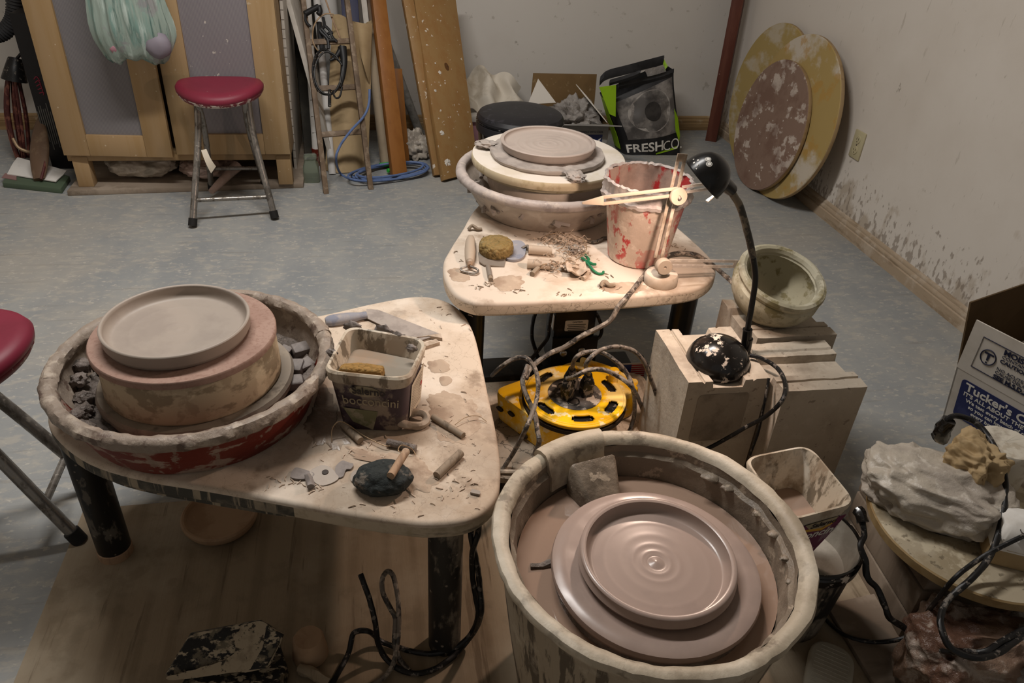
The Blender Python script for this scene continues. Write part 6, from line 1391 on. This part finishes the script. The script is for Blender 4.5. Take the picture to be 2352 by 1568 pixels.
plug('black plug at the back of the reel panel with cord arching to the right', 1308, 893, (.02, .05, 0), [on_y(1322, 822, 1.31), on_y(1345, 809, 1.32), on_y(1378, 808, 1.315), on_y(1410, 826, 1.30), on_y(1440, 858, 1.285), on_y(1455, 900, 1.265), at(1457, 950, .13), at(1447, 990, .09)], 'cord_mud', 20)
plug('black plug at the right of the reel panel with the tallest cord arch', 1345, 905, (.03, .02, 0), [on_y(1346, 836, 1.28), on_y(1372, 808, 1.29), on_y(1410, 796, 1.30), on_y(1452, 804, 1.30), on_y(1478, 830, 1.30), on_y(1495, 870, 1.30), on_y(1510, 912, 1.30), on_y(1528, 960, 1.28), at(1545, 1000, .06)], 'cord_mud', 10)
plug('black plug at the front of the reel panel with a low grey cord', 1302, 912, (-.05, -.05, 0), [on_y(1322, 864, 1.235), on_y(1348, 850, 1.235), on_y(1385, 849, 1.235), on_y(1420, 864, 1.23), on_y(1452, 890, 1.22), at(1472, 930, .14), at(1482, 965, .10), at(1477, 995, .085)], 'cord_mud', 45)
cord('cord', 'cord_mud', 'muddy grey cord looping up from the left table edge over the left of the reel', [at(1130, 862, .12), on_y(1150, 843, 1.35), on_y(1180, 824, 1.33), on_y(1208, 822, 1.31), on_y(1228, 845, 1.29), on_y(1236, 880, 1.265), on_y(1233, 915, 1.24), on_y(1222, 950, 1.205), on_y(1205, 990, 1.175), at(1182, 1035, .13), at(1160, 1070, .085), at(1145, 1100, .06)], .0052)
cord('cord', 'cord_mud', 'second muddy cord hanging over the left front corner of the yellow reel', [on_y(1212, 838, 1.33), on_y(1204, 862, 1.31), on_y(1200, 880, 1.29), on_y(1212, 915, 1.26), on_y(1228, 950, 1.23), on_y(1234, 985, 1.195), on_y(1238, 1015, 1.165), at(1228, 1042, .11)], .0055)
cord('cord', 'cord_mud', 'long muddy lamp cable sagging from the back wheel table down to the yellow reel', [at(1868, 762, .345), at(1850, 748, .35), at(1818, 742, .352), at(1775, 728, .36), at(1738, 700, .40), at(1700, 665, .43), at(1660, 628, TF+.006), at(1622, 598, TF+.010), at(1590, 583, TF+.012), at(1552, 582, TF+.012), at(1518, 595, TF+.008), at(1488, 622, TF+.006), at(1462, 655, TF+.005), on_y(1440, 682, 1.40), on_y(1420, 705, 1.385), on_y(1402, 735, 1.38), on_y(1370, 755, 1.38), on_y(1335, 772, 1.38), on_y(1300, 795, 1.38), on_y(1262, 812, 1.375), on_y(1236, 830, 1.36), on_y(1215, 850, 1.34), on_y(1208, 870, 1.32)], .0058, lump=.18)
cord('cord', 'cord_black', 'black motor cord hanging behind the reel under the back wheel table', [on_y(1268, 712, 1.62), on_y(1262, 745, 1.62), on_y(1258, 775, 1.62), on_y(1240, 800, 1.60), on_y(1222, 822, 1.58), on_y(1205, 842, 1.57)], .0052)
cord('cord', 'cord_black', 'black cord crossing left of the motor under the back wheel table', [on_y(1232, 712, 1.66), on_y(1224, 740, 1.66), on_y(1222, 775, 1.65), on_y(1232, 810, 1.64), on_y(1240, 832, 1.63), on_y(1246, 850, 1.62)], .0052)
cord('cord', 'cord_black', 'short black cord loop right of the motor post', [on_y(1364, 712, 1.63), on_y(1374, 728, 1.625), on_y(1382, 752, 1.62), on_y(1378, 772, 1.615), on_y(1362, 783, 1.612), on_y(1352, 782, 1.612)], .0048)
cord('cord', 'cord_black', 'black cord falling between the reel tray and the concrete block', [on_y(1472, 818, 1.36), on_y(1490, 852, 1.35), on_y(1502, 890, 1.33), on_y(1515, 925, 1.31), on_y(1528, 965, 1.28), at(1542, 1000, .06), at(1560, 1040, .03)], .0060)

# ------------------------------------------------------------------ right of the tub: bucket with a bocconcini tub in it
bk = Vector((.765, .860, 0)); RB = .098; ZB = .218
t = thing('bucket', 'dark rimmed cylindrical bucket with grey lining between the tub wheel and the crate', 'bucket', bk)
mb = MB(); mb.lathe(bk, [(.078, .001), (.080, .003), (.093, ZB-.03)], 80); mb.lathe(bk, [(0, .001), (.078, .001)], 60); mb.build('bucket_wall', 'black_leg_dusty', t)
mb = MB(); mb.lathe(bk, [(.093, ZB-.031), (.099, ZB-.028), (.100, ZB-.012), (.097, ZB-.009), (.099, ZB-.004), (.0975, ZB), (.094, ZB+.001), (.092, ZB-.003)], 80); mb.build('rim', 'lamp_black_splat', t)
mb = MB(); mb.lathe(bk, [(.0925, ZB-.002), (.086, ZB-.035), (.080, ZB-.060), (0, ZB-.064)], 80); mb.build('lining', 'grey_lining', t)
q4 = [(.645, .775), (.777, .800), (.770, .945), (.634, .925)]
b4 = [(.672, .805), (.748, .820), (.744, .905), (.666, .895)]
t = thing('food_tub', 'square white food tub with purple label holding clay slip, standing in the dark bucket', 'tub', (.71, .86, ZB-.062))
def ft(u, d=0.0):
    z = ZB-.062+u*.205; c = [(b4[i][0]+(q4[i][0]-b4[i][0])*u, b4[i][1]+(q4[i][1]-b4[i][1])*u) for i in range(4)]
    return [(x, y, z) for x, y in rpoly(shrink(c, d) if d else c, .030, 8)]
mb = MB(); mb.loft([ft(0, .003), ft(.02), ft(.88)], True, False); mb.build('tub_wall', 'white_enamel', t)
mb = MB(); mb.loft([ft(.88, -.0005), ft(.89, -.005), ft(.975, -.006), ft(1, -.003), ft(1.0, .002), ft(.96, .004), ft(.05, .004)], False, True); mb.jitter(.0012, 40, 2); mb.build('rim_and_lining', 'tub_plastic', t)
mb = MB(); mb.loft([ft(.60, .0045), ft(.604, .0045)]); mb.build('slip', 'slip_water', t)
# purple triangular label on the front side of the tub
def tf(u, v, off=.0014):
    z = ZB-.062+v*.205; c = [Vector((b4[i][0]+(q4[i][0]-b4[i][0])*v, b4[i][1]+(q4[i][1]-b4[i][1])*v, z)) for i in range(2)]
    d = (c[1]-c[0]).normalized(); n = Vector((d.y, -d.x, -.25)).normalized(); return c[0].lerp(c[1], u)+n*off
def patch(name, m, uv, off=.0014, th=.0006):
    q = [tf(u, v, off) for u, v in uv]; r = [tf(u, v, off+th) for u, v in uv]; mb = MB(); mb.loft([q, r]); return mb.build(name, m, t)
patch('label', 'label_purple', [(.02, .85), (.985, .86), (.90, .58), (.66, .20), (.42, .08), (.10, .20)])
patch('label_stripe', 'label_yellow', [(.30, .80), (.66, .76), (.84, .83), (.84, .80), (.66, .725), (.30, .77)], .0022)
patch('label_oval', 'label_oval', [(.30, .86), (.84, .87), (.80, .80), (.62, .765), (.42, .775)], .0021)
exT = tf(1, .6)-tf(0, .6); upT = tf(.5, .9)-tf(.5, .3)
text("Salerno", 'ink_dim', t, warp=lambda x, y, z: tf(.84+x/exT.length, .80+y/.20, .0028+z), size=.016, off=.0003, shear=.2, align='RIGHT')
text("bocconcini", 'ink_white', t, warp=lambda x, y, z: tf(.95+x/exT.length, .655+y/.20, .0024+z), size=.026, off=.0004, shear=.2, align='RIGHT')
for k in range(3): patch('label_stripe', 'ink_dusty', [(.30+.02*k, .46-.12*k), (.74-.07*k, .47-.12*k), (.73-.07*k, .44-.12*k), (.31+.02*k, .43-.12*k)], .0022)

# crate, round board and what lies on it
CH = .228
t = thing('crate', 'rough grey wooden crate under the tan round board at right', 'crate', (1.10, .82, 0))
cr = [at(1985, 1150, CH*.5), at(2130, 1400, CH*.5)]
A, B = Vector((.985, .640, 0)), Vector((.985, .985, 0))
pts = [(.960, .76), (1.24, .72), (1.30, 1.0), (.985, 1.02)]
for i in range(3):
    z0_, z1_ = .004+i*.076, .074+i*.076
    mb = MB(); mb.hexa([(x, y, z0_) for x, y in pts], [(x, y, z1_) for x, y in pts], .002); mb.build('side_board', 'crate_wood', t)
mb = MB(); mb.hexa([(x, y, .226) for x, y in pts], [(x, y, .232) for x, y in pts], .001); mb.build('top_board', 'crate_wood', t)
P = [at(1895, 1392, .012), at(2112, 1345, .012), at(2255, 1580, .012), at(2020, 1600, .012)]
mb = MB(); mb.hexa([(p.x, p.y, PLY) for p in P], [(p.x, p.y, PLY+.012) for p in P], .002); setp(mb.build('plank', 'crate_wood', loc=P[0]), 'flat grey plank on the floor in front of the crate', 'plank')
mb = MB(); P = [at(1975, 1150, .06), at(2010, 1140, .06), at(2150, 1370, .03), at(2100, 1400, .03)]; mb.hexa([(p.x, p.y, p.z-.02) for p in P], [(p.x, p.y, p.z) for p in P], .002); mb.each(lambda v: v); o = mb.build('batten', 'crate_wood', loc=P[0]); o.location.z -= min(v.co.z for v in o.data.vertices)+o.location.z-PLY; setp(o, 'narrow grey batten lying against the foot of the crate', 'batten')
bc2 = Vector((1.070, .822, .2325)); RBd = .183
t = thing('round_board', 'tan round board on the crate carrying clay bags at right', 'board', bc2)
mb = MB(); mb.lathe(bc2, [(0, 0), (RBd-.002, 0), (RBd, .002), (RBd+.0005, .018), (RBd-.002, .0205)], 110, wob=.0006); mb.build('edge', 'board_edge', t)
mb = MB(); mb.lathe(bc2, [(RBd-.002, .0205), (0, .0212)], 110); mb.build('top_face', 'board_tan', t)
BT = bc2.z+.0215
def bag(label, m, c, r, rz, seed, amp=.22, sc=1.9, fold=0, fl=None, name='clay_bag', cat='bag', group=None):
    mb = MB(); bm = MB(); mb.blob((0, 0, 0), (1, 1, 1), 6, amp, sc, seed)
    def fn(v):
        q = Vector((math.copysign(abs(v.x)**.75, v.x)*r[0], math.copysign(abs(v.y)**.75, v.y)*r[1], math.copysign(abs(v.z)**.8, v.z)*r[2]))
        if fold:
            n1 = noise.noise(v*2.2+Vector((seed, 0, 0))); n2 = noise.noise(v*4.5+Vector((0, seed, 0)))
            w_ = 1-abs(math.sin(v.x*fold*.6+v.y*2+2.2*n1)); w2 = 1-abs(math.sin(v.y*fold*.7-v.x*2+2.2*n2+1))
            q += v.normalized()*r[2]*(.10*(w_**1.6)+.04*(w2**2.0)-.05)
        q.z = max(q.z, -(fl if fl else r[2]*.75)); return Vector(c)+rot('Z', rz) @ q
    mb.each(fn); o = mb.build(name, m, loc=(c[0], c[1], c[2]-(fl if fl else r[2]*.75)), sharp=75); return setp(o, label, cat, group)
p = at(2150, 1120, BT+.05); bag('cloudy plastic bag of clay sagging over the tan round board', 'bag_cloudy', (p.x, p.y, BT+.045), (.128, .086, .060), -42, 7, .30, 1.8, 6, .045)
p = at(2235, 1060, BT+.11); bag('crumpled brown paper bag lying on the cloudy clay bag', 'kraft_bag', (p.x+.005, p.y, BT+.105), (.042, .050, .042), 15, 12, .55, 1.6, 5, .03, 'paper_bag')
p = at(2290, 1070, BT+.06); mb = MB(); mb.lathe((p.x+.03, p.y+.03, BT), [(0, 0), (.052, 0), (.054, .004), (.054, .085), (.050, .092), (0, .094)], 48, wob=.002); setp(mb.build('canister', 'white_enamel', loc=(p.x+.03, p.y+.03, BT)), 'dusty off-white canister standing behind the brown paper bag', 'canister')
# printed paper sack at the frame edge
p = at(2330, 1240, BT+.04); t = thing('paper_sack', 'small printed kraft and white paper sack at the right edge on the round board', 'sack', (p.x+.01, p.y, BT))
c = Vector((p.x+.022, p.y, BT+.0005)); R = rot('Z', -28)
def bxr(w, d, z, dx=0): return [c+R @ Vector((x+dx, y, z)) for x, y in rpoly([(-w, -d), (w, -d), (w, d), (-w, d)], .012)]
mb = MB(); mb.loft([bxr(.058, .040, 0), bxr(.062, .044, .01), bxr(.060, .043, .040)], True, False); mb.jitter(.003, 22, 3); mb.each(lambda v: Vector((v.x, v.y, max(v.z, BT+.0004)))); mb.build('sack_body', 'kraft_bag', t)
mb = MB(); mb.loft([bxr(.0605, .0435, .036), bxr(.060, .042, .062), bxr(.050, .028, .080), bxr(.030, .006, .086)], False, True); mb.jitter(.003, 22, 3); mb.build('white_top', 'paper_white', t)
mb = MB(); pl_ = c+R @ Vector((-.02, -.030, .0795)); mb.tube([pl_+Vector((.009*math.cos(a), .009*math.sin(a), 0)) for a in [2*PI*k/16 for k in range(17)]], .0009, 6, 2); mb.build('ring_print', 'ink_dim', t)
# plastic bag with red brown clay and clear bag below
p = Vector((1.005, .690, 0)); bag('clear plastic bag of red brown clay under the cords at lower right', 'bag_clay_red', (p.x, p.y-.04, .095), (.115, .085, .095), -20, 17, .28, 1.8, 5, .086, 'clay_bag')
p = at(2320, 1520, .12); bag('crumpled clear plastic bag at the lower right corner', 'clear_bag', (p.x+.02, p.y-.02, .11), (.085, .07, .09), 10, 27, .45, 2.0, 6, .10, 'plastic_bag')
p = at(2165, 1500, .08); bag('white streaked plastic bag slumped in front of the red brown clay bag', 'bag_cloudy', (p.x+.03, p.y-.03, .06), (.042, .10, .058), 32, 33, .2, 1.8, 9, .051, 'plastic_bag')
# ribbed round lid at the bottom
p = at(1905, 1540, .035); t = thing('lid', 'pale oblong lid with fine ribs on the floor beside the tub wheel', 'lid', (p.x, p.y, PLY))
d1 = (at(1890, 1600, .03)-at(1915, 1455, .03)).normalized(); d2 = Vector((-d1.y, d1.x, 0))
c = at(1908, 1535, .03); c.z = 0
pol = [(c.x+d1.x*x+d2.x*y, c.y+d1.y*x+d2.y*y) for x, y in rpoly([(-.060, -.040), (.09, -.040), (.09, .040), (-.060, .040)], .038, 10)]
mb = MB(); mb.slab(ccw(pol), PLY+.0005, .030, .006); mb.build('lid_body', 'lid_white', t)
for i in range(13):
    u = -.045+i*.0085; w_ = .030 if -.03 < u else .022; mb = MB(); P, Q = c+d1*u-d2*w_, c+d1*u+d2*w_; P.z = Q.z = .0302; mb.tube([P, Q], .0011, 6, 1); mb.build('rib', 'lid_white', t)

# clay carton with printing
E1 = Vector((math.cos(math.radians(-70)), math.sin(math.radians(-70)), 0))
P0 = Vector((1.39, 1.30, .25)); tilt = .10
NO = Vector((E1.y, -E1.x, 0)); NO = NO if NO.x < 0 else -NO          # outward normal of the printed side
DN = (Vector((0, 0, -1))-NO*.27).normalized()                        # the carton tips forward
HBX = .25/(-DN.z); LBX = .46; WBX = .30
t = thing('carton', 'open white clay carton with blue printed panel standing at the right edge', 'box', P0+DN*HBX+E1*.2-NO*.1)
INn = -NO
def face(o_, a, b, w_, h_, th=.004, nrm=None):
    n = nrm*th; q = [o_, o_+a*w_, o_+a*w_+b*h_, o_+b*h_]; mb = MB(); mb.hexa(q, [p+n for p in q]); return mb
face(P0, E1, DN, LBX, HBX, .004, INn).build('printed_side', 'box_white', t)
mb = face(P0, INn, DN, WBX, HBX, .004, E1); mb.build('end_side', 'box_white', t)
face(P0+INn*WBX, E1, DN, LBX, HBX, .004, NO).build('rear_side', 'box_kraft', t)
face(P0+E1*LBX, INn, DN, WBX, HBX, .004, -E1).build('end_side', 'box_kraft', t)
fl = P0+DN*HBX; mb = MB(); q = [fl, fl+E1*LBX, fl+E1*LBX+INn*WBX, fl+INn*WBX]; mb.hexa(q, [p+Vector((0, 0, .004)) for p in q]); mb.build('bottom', 'box_kraft_dark', t)
# flap folded up and outward along the printed side
F1 = on_plane(2226, 727, P0+NO*.03, NO)
UP = (Vector((0, 0, 1))+NO*.24).normalized()
F0 = P0+NO*.001
FH = .155
mb = face(F0, E1, UP, LBX, FH, .004, INn); mb.each(lambda v: v+E1*(.012*max(0, (v-F0).dot(UP))/FH)); mb.build('side_flap', 'box_white', t)
# brown end flap standing up at the far end, and rear flap
g0 = P0+INn*.004
mb = MB(); u_ = (on_plane(2192, 713, P0-E1*.02, E1)-P0); q = [P0, P0+INn*WBX, P0+INn*WBX+Vector((0, 0, .2)), P0+Vector((0, 0, .165))-E1*.035]; mb.hexa(q, [p+E1*.004 for p in q]); mb.build('end_flap', 'box_kraft_dark', t)
r0 = P0+INn*WBX; mb = face(r0, E1, (Vector((0, 0, 1))+INn*.25).normalized(), LBX, .24, .004, NO); mb.build('rear_flap', 'box_kraft', t)
# frame, logo, texts on the flap
def onf(x, y, off=.0012): return F0+E1*(x+.012*y/FH)+UP*y+NO*(off)
FUP = UP+E1*.012/FH
def strip(name, m, pts, w_, off=.0010):
    mb = MB(); mb.tube([onf(*p, off) for p in pts], w_, 4, 1); return mb.build(name, m, t)
strip('print_frame', 'ink_navy', [(LBX-.01, .026), (.030, .026), (.030, .122), (LBX-.01, .122)], .0010)
mb = MB(); mb.tube([onf(.057+.0175*math.cos(a), .074+.022*math.sin(a)) for a in [2*PI*k/28 for k in range(29)]], .0014, 6, 1); mb.build('ring_logo', 'ink_navy', t)
mb = MB()
for q in ([(.046, .082), (.068, .082), (.068, .087), (.046, .087)], [(.0550, .064), (.0590, .064), (.0602, .083), (.0538, .083)], [(.0550, .056), (.0590, .056), (.0590, .060), (.0550, .060)]): mb.hexa([onf(*p, .0008) for p in q], [onf(*p, .0014) for p in q])
mb.build('ring_logo', 'ink_navy', t)
EXF = E1; 
text("MOIST CLAY", 'ink_navy', t, onf(.084, .104), EXF, FUP, .020, off=.0007)
text("CONTAINS FREE SILICA", 'ink_navy', t, onf(.084, .092), EXF, FUP, .0125)
text("CAUTION:  WHEN DRY", 'ink_navy', t, onf(.084, .078), EXF, FUP, .0145, off=.0004)
text("                     WILL DUST", 'ink_navy', t, onf(.084, .066), EXF, FUP, .0135)
text("NO ACUTE EFFECTS. MAY", 'ink_navy', t, onf(.084, .054), EXF, FUP, .0125)
text("CAUSE DELAYED LUNG", 'ink_navy', t, onf(.084, .043), EXF, FUP, .0125)
text("SEE M.S.D.S.", 'ink_navy', t, onf(.084, .028), EXF, FUP, .0165, off=.0006)
# blue panel
UPB = -DN
def onb(x, y, off=.0012): return P0+E1*x+DN*y+NO*off
mb = MB(); pol = rpoly([(.022, .022), (LBX-.02, .022), (LBX-.02, .150), (.022, .150)], .012); mb.loft([[onb(x, y, .0004) for x, y in pol], [onb(x, y, .0012) for x, y in pol]]); mb.build('blue_panel', 'box_blue', t)
text("Tucker's Clay", 'ink_white', t, onb(.034, .052, .0014), E1, UPB, .034, off=.0008)
for i, s in enumerate(("IT'S ALL ABOUT THE CLAY", "We test every batch of clay", "so you can have confidence in", "every box of Tucker's clay", "www.tuckerspottery.com")):
    text(s, 'ink_white', t, onb(.034+.010*min(i, 3), .070+.0165*i, .0014), E1, UPB, (.0165 if i == 0 else .0145), off=.0003)

# ------------------------------------------------------------------ cords at the lower right
t1 = [at(2168, 985, .36), at(2176, 963, .385), at(2200, 955, .39), at(2240, 970, .385), at(2275, 1010, .375), at(2305, 1080, .36), at(2308, 1150, .34), at(2296, 1215, .32), at(2272, 1280, .30), at(2230, 1330, .285), at(2180, 1375, .26), at(2160, 1420, .25), at(2170, 1465, .24), at(2190, 1492, .23), at(2240, 1510, .225), at(2290, 1500, .22), at(2340, 1465, .22), at(2400, 1420, .22)]
t = thing('power_cord', 'thick black cord with mud crusted plug arching over the bags on the round board', 'cord', t1[0])
mb = MB(); mb.tube(t1, .0054, 10, 7, lump=.12); mb.build('cord', 'cord_black', t)
mb = MB(); mb.tube([at(2162, 1004, .33), at(2166, 985, .36), at(2180, 964, .385)], lambda u: .016-.004*u, 12, 5, lump=.35); mb.build('plug', 'lamp_black_splat', t)
cord('power_cord', 'cord_black', 'thin black cord running from the tub across the crate and up to the right edge', [at(1885, 1408, .02), at(1910, 1435, .015), at(1945, 1460, .02), at(2000, 1473, .03), at(2055, 1470, .05), at(2095, 1455, .07), at(2120, 1420, .12), at(2150, 1380, .20), at(2190, 1330, .27), at(2240, 1290, .29), at(2290, 1260, .31), at(2352, 1230, .33), at(2420, 1200, .33)], .0042, lump=.08)
t = thing('power_cord', 'black twisted cord with white mud rings winding down the crate from beside the dark bucket', 'cord', at(1978, 1180, .28))
t3 = [at(1972, 1178, .27), at(1982, 1205, .262), at(1985, 1230, .25), at(1976, 1255, .245), at(1988, 1290, .23), at(1992, 1325, .21), at(2015, 1352, .19), at(2032, 1390, .17), at(2045, 1420, .15), at(2075, 1440, .13), at(2105, 1465, .125), at(2128, 1488, .13), at(2170, 1494, .16), at(2215, 1496, .19), at(2260, 1497, .21), at(2300, 1475, .22), at(2352, 1445, .225)]
mb = MB(); mb.tube(t3, .0056, 10, 8, lump=.2); mb.build('cord', 'cord_black', t)
mb = MB(); mb.tube([at(1968, 1172, .272), at(1976, 1180, .272), at(1982, 1200, .264)], .0105, 12, 4, lump=.3); mb.build('plug', 'lamp_black_splat', t)

# ------------------------------------------------------------------ under and in front of the left wheel
A = at(497, 1200, .04); t = thing('wooden_dish', 'shallow round wooden dish on the floor under the left wheel table', 'dish', (A.x, A.y+.02, 0))
c = Vector((A.x, A.y+.035, PLY if A.y+.035 < 1.18 else 0)); mb = MB(); mb.lathe((c.x, c.y, PLY), [(0, 0), (.060, 0), (.072, .004), (.078, .016), (.0785, .022), (.075, .026), (.071, .025), (.066, .018), (.05, .014), (0, .012)], 72); mb.build('dish_body', 'stump_wood', t)
# mud splattered foot pedal
pz = .105
q = [at(432, 1462, pz+.012), at(588, 1424, pz+.02), at(655, 1455, pz+.005), at(640, 1480, .085), at(610, 1545, .06), at(400, 1590, .055), at(372, 1565, .07)]
t = thing('foot_pedal', 'black foot pedal crusted with beige clay on the plywood at the bottom left', 'pedal', (-.28, .85, PLY))
A0, A1, A2, A3 = at(436, 1455, .125), at(598, 1424, .125), at(650, 1470, .085), at(385, 1552, .085)
B1 = at(608, 1546, .05)
plt = [A0, A1, at(652, 1458, .11), at(612, 1535, .075), at(392, 1562, .075), at(378, 1550, .08)]
mb = MB(); n = (A1-A0).cross(A3-A0).normalized(); n = n if n.z > 0 else -n
mb.loft([[p-n*.018 for p in plt], [p-n*.004 for p in plt], [p.lerp(sum(plt, Vector())/6, .03) for p in plt]]); mb.build('tread', 'pedal', t, sharp=25)
cru = [(556, 1434), (598, 1425), (624, 1441), (650, 1459), (632, 1498), (612, 1533), (520, 1546), (400, 1560), (386, 1553), (430, 1541), (480, 1526), (530, 1506), (541, 1484), (536, 1462), (550, 1448)]
cp = [on_plane(*p, A0+n*.0006, n) for p in cru]; cp = [p+(p-sum(cp, Vector())/len(cp))*.0 for p in spline(cp, 5, True)]
cp = [p+noise.noise_vector(p*60)*.0025 for p in cp]; cp = [p-n*((p-A0).dot(n)-.0008) for p in cp]
mb = MB(); mb.loft([[p-n*.0015 for p in cp], [p+n*.0016 for p in cp]]); mb.build('clay_crust', 'pedal_crust', t, label='dried beige clay caked on the right half of the tread')
base = [(p.x, p.y) for p in (at(450, 1500, .06), at(640, 1470, .05), at(660, 1530, .04), at(640, 1600, .03), at(400, 1620, .03))]
mb = MB(); mb.slab(ccw(base), PLY+.0005, .05, .006); mb.jitter(.0015, 40, 2); mb.each(lambda v: Vector((v.x, v.y, max(v.z, PLY+.0004)))); mb.build('base', 'pedal', t)
for k in (0, 1):
    p = Vector(base[k+1]+(0,)) if k else Vector(base[0]+(0,)); 
    s = at(520, 1520, .06); mb = MB(); mb.lathe((s.x+.02-.09*k, s.y+.01, 0), [(.011, .045), (.011, .075)], 14); mb.build('spring_post', 'motor_black', t)
mb = MB(); p = at(705, 1505, .02); mb.lathe((p.x+.005, p.y+.01, PLY), [(0, 0), (.030, 0), (.032, .003), (.027, .045), (.024, .05), (0, .05)], 40, wob=.001); setp(mb.build('clay_plug', 'stump_wood', loc=(p.x+.005, p.y+.01, PLY)), 'squat brown clay stub on the plywood right of the foot pedal', 'clay')
mb = MB(); mb.tube([at(690, 1535, .02), at(720, 1548, .022), at(755, 1568, .016)], .010, 10, 4, lump=.4); setp(mb.build('clay_lump', 'plywood', loc=at(690, 1535, PLY)), 'brown clay roll on the plywood in front of the clay stub', 'clay')
g = 'cords hanging at the right leg of the left wheel'
cord('power_cord', 'cord_black', 'black cord doubled and hanging down beside the right leg of the left wheel', [at(1100, 1188, .30), on_y(1098, 1225, .86), on_y(1086, 1262, .86), on_y(1084, 1290, .86), on_y(1086, 1330, .86), on_y(1092, 1370, .855), on_y(1098, 1410, .845), at(1085, 1450, .05), at(1050, 1485, .022), at(1000, 1500, .018), at(960, 1498, .016), at(920, 1488, .016), at(880, 1475, .018), at(862, 1460, .03), at(845, 1449, .05), at(822, 1449, .05), at(810, 1458, .04), at(802, 1495, .02), at(785, 1530, .016), at(760, 1575, .016)], .0050, lump=.12)
cord('power_cord', 'cord_black', 'second black cord crossing the hanging one and sweeping in a wide arc over the plywood', [at(1092, 1188, .30), on_y(1082, 1225, .865), on_y(1090, 1270, .865), on_y(1098, 1310, .86), on_y(1102, 1350, .855), on_y(1106, 1400, .84), at(1095, 1440, .06), at(1070, 1475, .022), at(1040, 1508, .016), at(1000, 1535, .016), at(960, 1546, .016), at(920, 1538, .016), at(885, 1510, .02), at(868, 1475, .05), at(862, 1430, .10), at(850, 1380, .14), at(836, 1340, .17), at(828, 1318, .18)], .0052, lump=.12)
cord('power_cord', 'cord_mud', 'loose cord loop leaning against the floor left of the right leg', [at(760, 1600, .016), at(850, 1575, .016), at(898, 1535, .02), at(912, 1480, .04), at(916, 1430, .07), at(914, 1375, .10), at(904, 1325, .13), at(890, 1312, .135), at(878, 1330, .13), at(880, 1362, .11), at(896, 1395, .085), at(908, 1420, .075), at(906, 1470, .045), at(916, 1510, .02), at(940, 1540, .016)], .0048, lump=.12)
